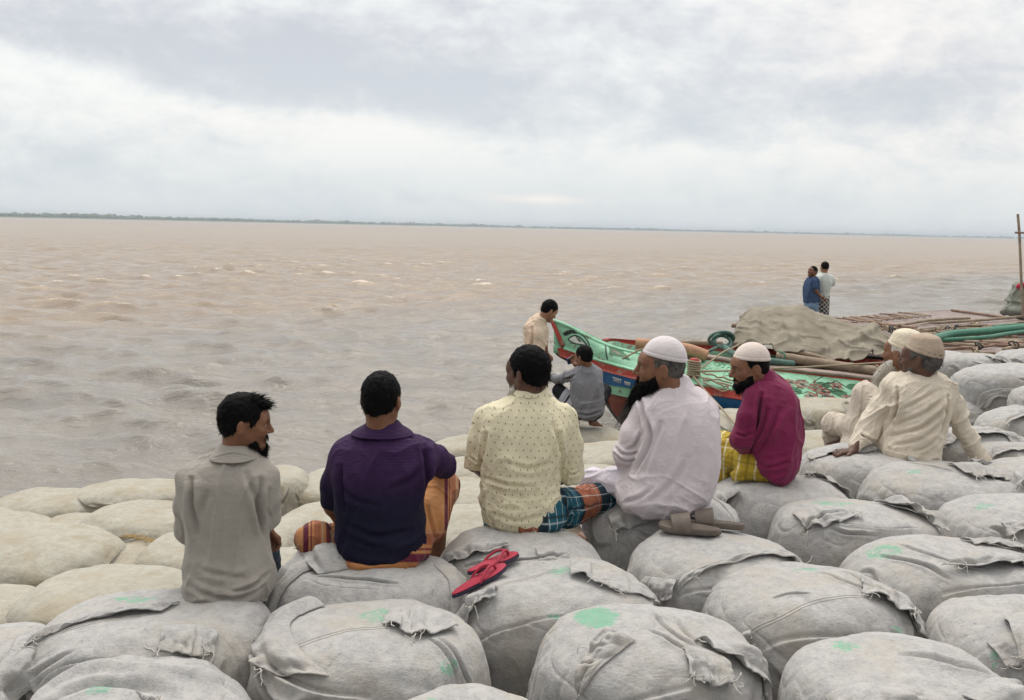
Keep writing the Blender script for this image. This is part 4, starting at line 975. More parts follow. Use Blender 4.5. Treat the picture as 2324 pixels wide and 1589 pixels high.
class Garment:
    def __init__(s, p, name, mat, h, k): s.p, s.name, s.mat, s.F, s.k = p, name, mat, Sdf(h*max(1, p.h/0.004)), k; s.post = []; s.cr = []; s.uv = None
    def rows(s, rows, yaw=0.0, n=2.4, k=None, tilt=None, cut=0.006, ztop=None, zbot=None):
        """rows: (v, uL, uR, dy, halfdepth): silhouette seen from the camera -> true elliptic sections turned by yaw"""
        p = s.p; zs, C, A, B, XD, YD = [], [], [], [], [], []
        R = crom([[float(q) for q in r] for r in rows], 40)
        for v, uL, uR, dy, b in R:
            c = p.J((uL+uR)/2, v, dy); w = (uR-uL)/2*(p.D+dy)/FPX; ca, sa = math.cos(yaw), math.sin(yaw)
            a2 = (w*w-(b*sa)**2)/max(ca*ca, 0.05); a = math.sqrt(max(a2, (0.35*w)**2))
            zs.append(c[2]); C.append(c); A.append(a); B.append(b); XD.append([ca, sa]); YD.append([-sa, ca])
        s.F.loft(zs, C, A, B, XD, YD, s.k if k is None else k, n, kc=cut, ztop=ztop, zbot=zbot); return s
    def limb(s, pts, rs, k=0.03): s.F.chain(pts, rs, k); return s
    def ell(s, c, r, k=0.03, op='u', Rm=None): s.F.ell(c, r, Rm, k, op); return s
    def cutplane(s, p0, n, k=0.004, R=9.0):
        p0 = np.asarray(p0); n = np.asarray(n, float); n /= np.linalg.norm(n)
        s.F.func(lambda p: np.where(np.linalg.norm(p-p0, axis=-1) < R, (p-p0)@n, -1.0), p0-R if R < 2 else p0-2, p0+R if R < 2 else p0+2, k); return s
    def line(s, pts, amp, wid, kind='v', side=-1):
        """a modelled crease / seam: frame polyline, on the side facing the camera"""
        s.cr.append((pts, amp, wid, kind)); return s
    def fold(s, d, amp, sc=1.0, seed=0, sharp=1.0, mask=None, stretch=4.0): s.post.append((d, amp, sc, seed, sharp, mask, stretch)); return s
    def done(s, rel=2, attrs=None, lump=0.004):
        V, Fq = s.F.build(rel); N = vnormals(V, Fq); p = s.p; d = lump*2*fbm(V*9+p.D*3, 3)
        U, W_, Z = proj(V); face = np.clip(-(N@Fw)*2.0+0.15, 0, 1)
        for q in s.post:
            f = folds(V, N, q[0], q[1]*1.75, q[2], q[3], q[4], q[6])
            if q[5]: f = f*q[5](U, W_, V)
            d = d+f
        for pts, amp, wid, kind in s.cr:
            pl = crom(pts, max(8, len(pts)*6)); best = np.full(len(V), 1e9); sg = np.zeros(len(V)); tt = np.zeros(len(V)); m = len(pl)-1
            for i in range(m):
                a, b = pl[i], pl[i+1]; e = b-a; L2 = e@e+1e-9; t = np.clip(((U-a[0])*e[0]+(W_-a[1])*e[1])/L2, 0, 1)
                x, y = U-a[0]-t*e[0], W_-a[1]-t*e[1]; dd = np.hypot(x, y); kk = dd < best; best = np.where(kk, dd, best)
                sg = np.where(kk, np.sign(e[0]*y-e[1]*x), sg); tt = np.where(kk, (i+t)/m, tt)
            x = best*sg*p.k/(wid*0.85); amp_ = 1.25; fd = np.sin(np.clip(tt, 0.02, 0.98)*np.pi)**0.4*face
            if kind == 'v': d = d+1.65*fd*amp*(-np.exp(-x*x)+0.6*np.exp(-(x-2.3)**2/2)+0.5*np.exp(-(x+2.3)**2/2))
            elif kind == 'r': d = d+fd*amp*np.exp(-x*x)
            else: d = d+fd*amp*np.where(x > 0, np.exp(-x/5), 0)*sstep(x, 0, 0.6)
        V = V+N*d[:, None]
        me = mesh_from(s.name, V, Fq)
        if attrs:
            for kx, fn in attrs.items(): setattr_f(me, kx, fn(V, N))
        p.kids.append((s.name, me, s.mat)); s.V = V; return s
def seatD(u, v, z=None, off=0.12): return depth(PZ(u, v, ZT if z is None else z))+off
def along(a, b):
    a, b = np.asarray(a), np.asarray(b); e = b-a; L = np.linalg.norm(e); e = e/L
    return lambda V, N: (V-a)@e
def around(a, b, r=0.09):
    a, b = np.asarray(a), np.asarray(b); e = b-a; e = e/np.linalg.norm(e); x = np.cross(e, [0, 0, 1.0]); x /= np.linalg.norm(x); y = np.cross(e, x)
    return lambda V, N: np.arctan2((V-a)@y, (V-a)@x)*r+0.5
UPV = np.array([0, 0, 1.0]); RX = np.array([1.0, 0, 0]); FY = np.array([0, 1.0, 0])
def sit_legs(p, hip, kneeL, kneeR, footL, footR, r=0.068):
    for sg, kn, ft in ((-1, kneeL, footL), (1, kneeR, footR)):
        h = hip+RX*0.09*sg; p.limb([h, kn], [r, r*0.72]); an = ft+np.array([0, -0.02, 0.05])
        p.limb([kn, (kn*0.6+an*0.4)-FY*0.01, an], [r*0.72, r*0.66, 0.036]); p.foot(ft+np.array([0, -0.05, 0.0]), ft+np.array([0.02*sg, 0.19, -0.01]))
# ---------------------------------------------------------------- 1: bearded young man, grey-beige shirt
def man1():
    p = Person('young_man', 'young bearded man in a grey-beige collared shirt seated on a sandbag, face turned in profile', seatD(515, 1375), (515, 1370), M_SKIN)
    J = p.J; hip = J(518, 1322, 0.0)
    p.head(556, 960, 118, R_(-74), pitch=R_(-6), neck=J(530, 1052, 0.01))
    p.limb([hip, J(520, 1200, 0.03), J(522, 1100, 0.02), J(530, 1052, 0.01)], [0.10, 0.09, 0.08, 0.055])
    kL, kR = hip+[-0.13, 0.40, -0.02], hip+[-0.01, 0.40, -0.02]; sit_legs(p, hip, kL, kR, hip+[-0.12, 0.46, -0.42], hip+[0.0, 0.46, -0.42])
    p.limb([J(432, 1088), J(428, 1196, 0.10), J(500, 1214, 0.32)], [0.035, 0.034, 0.025]); p.hand(J(500, 1214, 0.32), RX+FY*0.2, -UPV, curl=0.5)
    wr = J(598, 1196, 0.16); p.limb([J(600, 1088), J(606, 1168, 0.06), wr], [0.035, 0.033, 0.026])
    p.hand(wr, J(628, 1226, 0.22)-wr, -FY+RX*-0.6, L=0.165, curl=0.85, side=-1)
    def fr(q): return (q[:, 1] > 0.05) & (q[:, 2] > 0.05)
    p.hair(M_HAIR, thick=0.011, top=0.014, strands=1500, slen=0.018, seed=3, zmin=((-0.12, -0.075), (-0.06, -0.072), (-0.035, -0.055), (-0.02, -0.02), (-0.008, 0.02), (0.022, 0.02), (0.026, -0.02), (0.044, -0.016), (0.052, 0.02), (0.068, 0.048), (0.09, 0.055)))
    def quiff(F, E, Cp, W):
        for x in (-0.03, 0.0, 0.03): Cp((x, 0.02, 0.108), (x, 0.088, 0.088), 0.022, 0.016, 0.02)
    p.hair_part('forelock', quiff, M_HAIR, noise=0.008, strands=500, slen=0.03, sdir=(0, 0.9, 0.2), seed=8)
    p.beard(M_HAIR, length=0.034, full=0.85, strands=900, seed=4, fwd=0.014, side=False)
    m = cloth_mat('greybeige_shirt_cloth', (0.345, 0.318, 0.28), (0.31, 0.285, 0.252))
    g = p.garment('shirt', m)
    g.rows([(1016, 496, 566, 0.005, .055), (1030, 478, 585, 0.0, .075), (1046, 446, 604, -.005, .095), (1066, 420, 620, -.01, .108), (1095, 408, 622, -.015, .118), (1150, 414, 612, -.01, .125), (1200, 424, 606, 0, .125), (1250, 425, 612, 0, .125), (1300, 422, 621, 0, .135), (1335, 424, 616, 0, .14), (1360, 440, 592, .0, .13), (1376, 468, 545, .0, .11)], n=2.3)
    g.limb([J(434, 1086), J(427, 1150, 0.03), J(428, 1205, 0.09), J(470, 1222, 0.25)], [0.052, 0.052, 0.045, 0.040])
    g.limb([J(596, 1084), J(603, 1130, 0.02), J(605, 1172, 0.06), J(603, 1180, 0.09)], [0.055, 0.052, 0.048, 0.045], k=0.02)
    g.fold((0.1, 0.1, 1), 0.007, 0.8, 1, 1.3).fold((0.9, 0, 0.25), 0.006, 1.1, 2, 1.4, lambda u, v, V: sstep(v, 1250, 1330))
    for pts, a, w, k in (([(430, 1068), (452, 1060), (520, 1056), (590, 1068), (612, 1082)], 0.003, 0.004, 's'), ([(434, 1088), (438, 1150), (446, 1210)], 0.016, 0.010, 'v'), ([(590, 1090), (586, 1140), (592, 1190), (610, 1250)], 0.014, 0.010, 'v'),
        ([(560, 1076), (575, 1120), (584, 1160)], 0.009, 0.012, 'v'), ([(438, 1310), (480, 1330), (540, 1338), (600, 1318)], 0.010, 0.012, 's'), ([(432, 1330), (480, 1352), (540, 1356), (590, 1335)], 0.009, 0.010, 'v'), ([(500, 1345), (560, 1335), (612, 1300)], 0.008, 0.008, 'v'),
        ([(455, 1290), (500, 1306), (560, 1310)], 0.006, 0.012, 'v'), ([(470, 1120), (455, 1160), (452, 1220)], 0.006, 0.012, 'v'), ([(608, 1110), (600, 1150), (606, 1172)], 0.008, 0.008, 'v')): g.line(pts, a, w, k)
    g.done()
    c = p.garment('collar', m, h=0.004); c.rows([(1004, 504, 566, .002, .062), (1014, 494, 576, .0, .076), (1026, 484, 584, -.004, .093), (1036, 478, 590, -.007, .104)], n=2.2, cut=0.004); c.line([(484, 1040), (530, 1030), (586, 1042)], .003, .003, 'v'); c.done(lump=0.001)
    l = p.garment('lungi', cloth_mat('teal_lungi_cloth', (0.02, 0.09, 0.12), (0.07, 0.035, 0.05), varamt=1.0)); l.rows([(1300, 436, 606, 0.03, .11), (1340, 434, 612, 0.03, .12), (1366, 450, 592, .04, .10)])
    l.limb([hip+RX*-.07, kL], [.085, .075]).limb([hip+RX*.02, kR], [.085, .075]).limb([kL, kL+[0, .06, -.34]], [.085, .10]).limb([kR, kR+[0, .06, -.34]], [.085, .10]); l.fold((0.2, 1, 0), .006).done()
    p.finish()
# ---------------------------------------------------------------- 2: navy polo, orange lungi
def man2():
    p = Person('man', 'man in a navy and purple polo, back turned, orange lungi over one raised knee', seatD(850, 1285), (850, 1285), M_SKIN)
    J = p.J; hip = J(862, 1235, 0.02)
    p.head(867, 909, 117, R_(-14), pitch=R_(-4), neck=J(866, 1000, 0.0), nr=0.060)
    p.limb([hip, J(862, 1120, 0.03), J(868, 1030, 0.02), J(866, 1000)], [0.11, 0.10, 0.09, 0.06])
    wl = J(790, 1208, 0.20); p.limb([J(770, 1060), J(757, 1150, 0.05), wl], [0.042, 0.040, 0.028]); p.hand(wl, RX+FY*0.3, -UPV, curl=0.5)
    kR = J(1000, 1108, 0.38); kL = J(716, 1230, 0.02)
    we = J(1000, 1062, 0.22); p.limb([J(966, 1030), J(1004, 1054, 0.14), we+FY*0.1, J(940, 1082, 0.45)], [0.045, 0.041, 0.036, 0.026]); p.hand(J(940, 1082, 0.45), -RX, -UPV, curl=0.5)
    p.limb([hip+RX*.09, kR], [.07, .055]).limb([kR, kR+[-.02, .05, -.4]], [.05, .036]); p.foot(kR+[-.02, 0.0, -.44], kR+[-.02, .22, -.45])
    p.limb([hip-RX*.09, kL], [.07, .055]).limb([kL, J(830, 1250, .42)], [.05, .036]); p.foot(J(830, 1250, .42), J(880, 1250, .48))
    p.hair(M_HAIR, thick=0.010, top=0.012, strands=1400, slen=0.016, seed=5, zmin=((-0.12, -0.088), (-0.06, -0.088), (-0.035, -0.062), (-0.02, -0.01), (0.008, 0.02), (0.018, -0.022), (0.028, -0.022), (0.036, 0.03), (0.055, 0.062), (0.09, 0.068)))
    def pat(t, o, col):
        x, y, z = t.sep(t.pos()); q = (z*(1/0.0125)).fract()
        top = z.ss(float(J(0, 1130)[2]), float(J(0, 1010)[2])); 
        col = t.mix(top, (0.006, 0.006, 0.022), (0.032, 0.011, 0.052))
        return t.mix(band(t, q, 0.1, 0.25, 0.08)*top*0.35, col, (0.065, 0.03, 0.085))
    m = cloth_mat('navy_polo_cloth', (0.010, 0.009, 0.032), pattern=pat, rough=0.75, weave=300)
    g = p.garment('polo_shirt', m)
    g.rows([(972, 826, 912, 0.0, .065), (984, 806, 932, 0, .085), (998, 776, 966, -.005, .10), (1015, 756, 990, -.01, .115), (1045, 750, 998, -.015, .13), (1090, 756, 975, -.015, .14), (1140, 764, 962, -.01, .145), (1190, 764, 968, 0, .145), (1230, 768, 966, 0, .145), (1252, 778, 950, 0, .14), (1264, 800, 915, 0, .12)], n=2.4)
    g.limb([J(776, 1040), J(764, 1090, .02), J(758, 1140, .04)], [.060, .058, .055]).cutplane(J(758, 1149, .04), J(758, 1200, .06)-J(758, 1140, .04), R=0.12)
    g.limb([J(956, 1030), J(988, 1042, 0.06), J(1006, 1056, 0.14)], [.064, .062, .056], k=.03)
    g.fold((0.25, 0.1, 1), 0.007, 0.8, 4, 1.3).fold((1, 0, -0.25), 0.006, 1.0, 5, 1.3, lambda u, v, V: sstep(v, 1170, 1240))
    for q in (([(958, 1000), (968, 1050), (966, 1110), (955, 1150)], .014, .010, 'v'), ([(772, 1060), (776, 1110), (782, 1160)], .012, .010, 'v'), ([(880, 985), (930, 990), (985, 1000)], .006, .010, 'v'), ([(960, 1060), (930, 1090), (890, 1110)], .007, .014, 'v'),
              ([(772, 1215), (830, 1240), (900, 1238), (962, 1200)], .009, .012, 's'), ([(790, 1190), (850, 1215), (930, 1205)], .006, .012, 'v'), ([(775, 1100), (800, 1130), (860, 1150)], .005, .012, 'v')): g.line(*q)
    g.done()
    c = p.garment('collar', m, h=0.004); c.rows([(956, 834, 906, .0, .066), (966, 824, 914, 0, .076), (976, 806, 930, -.004, .092), (985, 794, 940, -.007, .103)], n=2.2, cut=0.004); c.done(lump=0.001)
    a, b = hip+RX*.09, kR
    defs = [(0.30, 0.08, 0.16, (0.10, 0.012, 0.03), 1), (0.30, 0.19, 0.21, (0.10, 0.012, 0.03), 1), (0.30, 0.24, 0.34, (0.26, 0.085, 0.045), .85), (0.30, 0.36, 0.38, (0.45, 0.35, 0.28), .7), (0.30, 0.42, 0.50, (0.10, 0.012, 0.03), .9)]
    def lp(t, o, col):
        L = t.attr('uu')
        for per, lo, hi, c_, am in defs: col = t.mix(band(t, (L*(1/per)).fract(), lo, hi, .012)*am, col, c_)
        return col
    l = p.garment('lungi', cloth_mat('orange_lungi_cloth', (0.48, 0.225, 0.085), (0.36, 0.15, 0.055), pattern=lp))
    l.rows([(1180, 800, 970, 0.03, .12), (1215, 782, 980, .03, .13), (1250, 764, 975, .01, .16), (1272, 774, 950, .01, .15), (1288, 812, 905, .01, .12)])
    l.limb([hip-RX*.06, J(760, 1238, .10), kL], [.10, .085, .078]).limb([kL, J(790, 1262, .33)], [.078, .06])
    l.limb([a, J(966, 1180, .14), b], [.105, .09, .082]).limb([b, J(985, 1200, .42)], [.08, .07]).limb([J(1000, 1100, .40), J(1022, 1096, .44)], [.06, .035]).limb([J(1008, 1100, .42), J(992, 1160, .44)], [.055, .02])
    l.fold((0.2, .3, 1), .008, 1.0, 3, 1.4)
    for q in (([(968, 1130), (972, 1180), (985, 1220)], .01, .008, 'v'), ([(960, 1160), (955, 1200), (930, 1240)], .01, .01, 'v'), ([(780, 1270), (850, 1280), (930, 1262)], .006, .008, 'v'), ([(745, 1195), (752, 1230), (748, 1265)], .008, .008, 'v')): l.line(*q)
    xl, zl = float(J(770, 0)[0]), float(J(0, 1230)[2])
    def uu(V, N):
        u, v, d = proj(V); w = np.where(u < 790, (u-686)*p.k*1.0+0.02, np.where(v < 1205, (u-955)*p.k*1.6+.155, (1292-v)*p.k*0.62+0.005+0.0*u))
        return w
    l.done(attrs={'uu': uu}); p.finish()
# ---------------------------------------------------------------- 3: yellow dotted shirt, plaid lungi
def man3():
    p = Person('older_man', 'man with a thin grey beard in a pale yellow dotted shirt and teal plaid lungi', seatD(1176, 1205), (1176, 1203), M_SKIN_D)
    J = p.J; hip = J(1180, 1150, 0.02)
    p.head(1197, 848, 111, R_(52), pitch=R_(-3), neck=J(1203, 925, 0.0), nr=0.064, wide=1.0)
    p.limb([hip, J(1185, 1050, .03), J(1196, 950, .02), J(1203, 925)], [.12, .11, .09, .062])
    wl = J(1110, 1085, .28); p.limb([J(1110, 960), J(1078, 1052, .06), wl], [.045, .040, .028]); p.hand(wl, RX+FY*.4, -UPV, curl=.5)
    wr = J(1240, 1098, .30); p.limb([J(1280, 960), J(1298, 1075, .06), wr], [.045, .041, .028]); p.hand(wr, -RX+FY*.3, -UPV, curl=.5)
    kR = J(1364, 1128, .30); kL = hip+[-.10, .40, -.04]
    p.limb([hip+RX*.09, kR], [.07, .055]).limb([kR, J(1250, 1165, .50)], [.05, .036]); p.foot(J(1250, 1165, .50), J(1210, 1165, .52))
    p.limb([hip-RX*.09, kL], [.07, .055]).limb([kL, hip+[-.10, .44, -.40]], [.05, .036]); p.foot(hip+[-.10, .42, -.44], hip+[-.10, .62, -.44])
    p.hair(M_HAIR, thick=0.011, top=0.014, strands=1800, slen=0.022, seed=7, zmin=((-0.12, -0.080), (-0.06, -0.085), (-0.035, -0.060), (-0.02, -0.01), (0.005, 0.02), (0.015, -0.015), (0.025, -0.015), (0.036, 0.03), (0.055, 0.062), (0.09, 0.068)))
    p.beard(M_HAIR_W, length=0.020, full=0.55, strands=1500, seed=6, slen=0.035, moustache=False)
    m = cloth_mat('yellow_dotted_cloth', (0.73, 0.67, 0.48), (0.68, 0.62, 0.44), pattern=p_dots)
    g = p.garment('shirt', m)
    g.rows([(884, 1168, 1238, 0, .065), (896, 1158, 1250, 0, .082), (910, 1132, 1272, 0, .10), (930, 1104, 1292, -.01, .12), (960, 1090, 1302, -.015, .135), (1000, 1092, 1290, -.015, .15), (1050, 1094, 1274, -.01, .155), (1100, 1089, 1272, 0, .16), (1140, 1089, 1268, 0, .165), (1170, 1100, 1256, 0, .155), (1190, 1128, 1236, 0, .13), (1202, 1158, 1206, 0, .10)], n=2.35)
    g.limb([J(1108, 950), J(1090, 1000, .02), J(1080, 1050, .06)], [.064, .060, .058]).cutplane(J(1078, 1058, .06), J(1075, 1100, .10)-J(1082, 1040, .05), R=.10)
    g.limb([J(1282, 950), J(1290, 1010, .02), J(1298, 1078, .05)], [.066, .060, .056]).cutplane(J(1298, 1093, .06), J(1297, 1130, .08)-J(1298, 1070, .05), R=.11)
    g.fold((0.2, 0.1, 1), .007, .8, 7, 1.3).fold((1, 0, .15), .008, 1.0, 8, 1.4, lambda u, v, V: sstep(v, 1040, 1120))
    for q in (([(1268, 985), (1272, 1030), (1270, 1080)], .015, .010, 'v'), ([(1104, 985), (1100, 1030), (1092, 1060)], .015, .010, 'v'), ([(1106, 1110), (1160, 1130), (1220, 1130), (1262, 1100)], .010, .012, 's'), ([(1100, 1085), (1150, 1100), (1210, 1104)], .008, .010, 'v'),
        ([(1110, 1140), (1160, 1160), (1240, 1150)], .008, .010, 's'), ([(1120, 1165), (1170, 1180), (1230, 1172)], .006, .010, 'v'), ([(1150, 1050), (1200, 1064), (1250, 1050)], .006, .012, 'v'), ([(1285, 1070), (1300, 1076), (1316, 1070)], .008, .006, 'v'), ([(1068, 1036), (1080, 1044), (1094, 1046)], .008, .006, 'v'),
        ([(1255, 960), (1262, 1000), (1255, 1040)], .008, .010, 'v')): g.line(*q)
    g.done()
    c = p.garment('collar', m, h=.004); c.rows([(874, 1174, 1240, 0, .068), (884, 1168, 1246, 0, .076), (896, 1158, 1254, 0, .088)], n=2.2, cut=.004, yaw=.3); c.done(lump=.001)
    a, b = hip, kR
    pl = plaid(0, 0, [(0.16, .0, .30, (0.012, 0.016, 0.025), .85), (0.16, .33, .35, (0.6, 0.65, 0.62), .9), (0.16, .62, .64, (0.6, .65, .62), .8), (0.48, .72, 1.0, (0.30, 0.10, 0.05), .95), (0.16, .86, .88, (.5, .5, .48), .6)], [(0.11, .1, .14, (.55, .6, .6), .6), (0.11, .5, .56, (.02, .03, .04), .7), (0.11, .62, .65, (.55, .6, .6), .5)])
    l = p.garment('lungi', cloth_mat('plaid_lungi_cloth', (0.018, 0.105, 0.15), (0.015, 0.085, 0.12), pattern=pl))
    l.rows([(1110, 1098, 1276, .02, .15), (1150, 1096, 1290, .02, .17), (1175, 1108, 1286, .01, .17), (1194, 1140, 1262, .01, .14), (1206, 1166, 1220, .01, .11)])
    l.limb([hip+RX*.06, J(1290, 1152, .16), kR], [.105, .092, .078]).limb([kR, J(1270, 1170, .42)], [.075, .06]).limb([hip-RX*.06, kL], [.10, .085]).limb([kL, kL+[0, .03, -.3]], [.085, .1])
    l.fold((-.3, .3, 1), .007, 1.0, 3, 1.3); l.line([(1268, 1130), (1300, 1160), (1330, 1150)], .008, .008)
    al = along(hip, kR); ar = around(hip, kR, .09)
    l.done(attrs={'uu': lambda V, N: al(V, N)+.02, 'vv': ar}); p.finish()
# ---------------------------------------------------------------- 4: white shirt, white cap, big beard
def man4():
    p = Person('bearded_man', 'stout man in a pale lilac shirt and white cap with a long dark beard', seatD(1500, 1160)-.16, (1500, 1160), M_SKIN)
    J = p.J; hip = J(1512, 1100, .02)
    p.head(1498, 834, 112, R_(84), pitch=R_(0), roll=0, neck=J(1530, 900, 0), nr=.066, wide=1.0)
    p.limb([hip, J(1515, 1000, .03), J(1528, 920, .02), J(1530, 900)], [.13, .12, .10, .064])
    wl = J(1420, 1075, .22); p.limb([J(1458, 940), J(1418, 1036, .04), wl], [.046, .042, .028]); p.hand(wl, np.array([-.6, .8, -.2]), -UPV, curl=.4)
    wr = J(1480, 1070, .42); p.limb([J(1600, 940), J(1600, 1050, .12), wr], [.046, .042, .028]); p.hand(wr, -RX+FY*.3, -UPV, curl=.5)
    kL = J(1345, 1092, .22); kR = hip+[-.12, .42, .02]
    p.limb([hip-RX*.06, kL], [.07, .05]).limb([kL, kL+[.03, .14, -.36]], [.045, .036]); p.foot(kL+[.03, .14, -.42], kL+[-.1, .3, -.42])
    p.limb([hip+RX*.06, kR], [.07, .05]).limb([kR, kR+[0, .10, -.36]], [.045, .036]); p.foot(kR+[0, .1, -.42], kR+[-.05, .3, -.42])
    p.hair(M_HAIR_G, thick=.006, top=.0, noise=.003, strands=700, slen=.014, seed=12, zmin=((-0.12, -0.050), (-0.06, -0.052), (-0.035, -0.035), (-0.022, 0.0), (-0.012, 0.02), (0.012, 0.022), (0.016, -0.02), (0.030, -0.015), (0.036, 0.06), (0.05, 0.075), (0.09, 0.09)))
    p.beard(M_HAIR, length=.04, full=0.95, strands=1600, seed=13, slen=.05, fwd=.028, spread=1.6)
    def bb(F, E, Cp, W): Cp((-.03, .085, -.13), (0, .13, -.20), .030, .020, .03); Cp((.02, .08, -.12), (.01, .10, -.20), .028, .016, .03); Cp((0, .10, -.15), (0, .13, -.225), .024, .008, .03)
    p.hair_part('long_beard', bb, M_HAIR, noise=.012, strands=1500, slen=.055, sdir=(0, .2, -1), seed=14, sw=.0009)
    p.hair_part('beard_wisps', lambda F, E, Cp, W: Cp((0, .10, -.17), (0, .13, -.22), .018, .010), M_HAIR_G, noise=.01, strands=800, slen=.10, sdir=(0, .35, -1), seed=15, sw=.0008)
    p.cap(cloth_mat('white_cap_cloth', (0.74, 0.70, 0.71), (0.68, 0.62, 0.63), bumpd=.002), tilt=R_(-10), rim=.052, h=.020)
    m = cloth_mat('lilac_white_shirt_cloth', (0.635, 0.575, 0.60), (0.59, 0.53, 0.55))
    g = p.garment('shirt', m)
    g.rows([(862, 1506, 1562, 0.02, .07), (874, 1496, 1572, .015, .09), (888, 1470, 1596, .01, .11), (904, 1452, 1612, 0, .13), (930, 1448, 1624, -.01, .15), (970, 1452, 1630, -.015, .17), (1020, 1440, 1633, -.01, .18), (1060, 1426, 1630, 0, .19), (1100, 1400, 1617, 0, .20), (1130, 1396, 1600, 0, .195), (1148, 1410, 1584, 0, .17), (1160, 1440, 1552, 0, .14)], n=2.4)
    g.limb([J(1462, 934), J(1440, 985, .0), J(1420, 1030, .02)], [.070, .066, .060]).limb([J(1420, 1030, .02), J(1426, 1062, .12)], [.058, .05])
    g.limb([J(1598, 934, .05), J(1606, 1000, .12), J(1590, 1060, .16)], [.07, .062, .055])
    g.fold((0.15, 0.1, 1), .007, .8, 11, 1.2).fold((.8, .1, -.4), .006, .9, 12, 1.3, lambda u, v, V: sstep(v, 1040, 1120))
    for q in (([(1452, 905), (1462, 940), (1478, 985), (1466, 1030), (1440, 1078)], .018, .010, 'v'), ([(1484, 950), (1500, 935), (1550, 918), (1604, 912), (1622, 930)], .003, .004, 's'), ([(1500, 960), (1480, 1020), (1462, 1070)], .009, .012, 'v'), ([(1560, 1040), (1530, 1090), (1480, 1140)], .007, .016, 'v'),
        ([(1398, 1016), (1416, 1030), (1450, 1028)], .010, .007, 'v'), ([(1398, 1030), (1418, 1046), (1446, 1044)], .010, .006, 'v'), ([(1480, 1110), (1450, 1130), (1420, 1140)], .007, .010, 'v'), ([(1455, 985), (1440, 1010), (1424, 1020)], .010, .008, 'v'), ([(1400, 1150), (1500, 1146), (1590, 1140)], .003, .004, 's')): g.line(*q)
    g.done()
    c = p.garment('collar', m, h=.004); c.rows([(852, 1508, 1562, .02, .07), (862, 1500, 1568, .018, .078), (876, 1488, 1578, .014, .092)], n=2.2, cut=.004); c.done(lump=.001)
    l = p.garment('trousers', cloth_mat('white_trouser_cloth', (.66, .62, .68), (.58, .55, .62))); l.rows([(1060, 1420, 1600, .03, .16), (1110, 1404, 1604, .03, .18), (1150, 1424, 1580, .03, .16)])
    l.limb([hip-RX*.06, J(1400, 1095, .12), kL], [.10, .075, .062]).limb([kL, kL+[.03, .12, -.30]], [.07, .07]).limb([hip+RX*.06, kR], [.10, .08]).limb([kR, kR+[0, .1, -.3]], [.08, .07]); l.fold((-1, .4, -.1), .007, 1.3, 5, 1.3).done()
    p.finish()
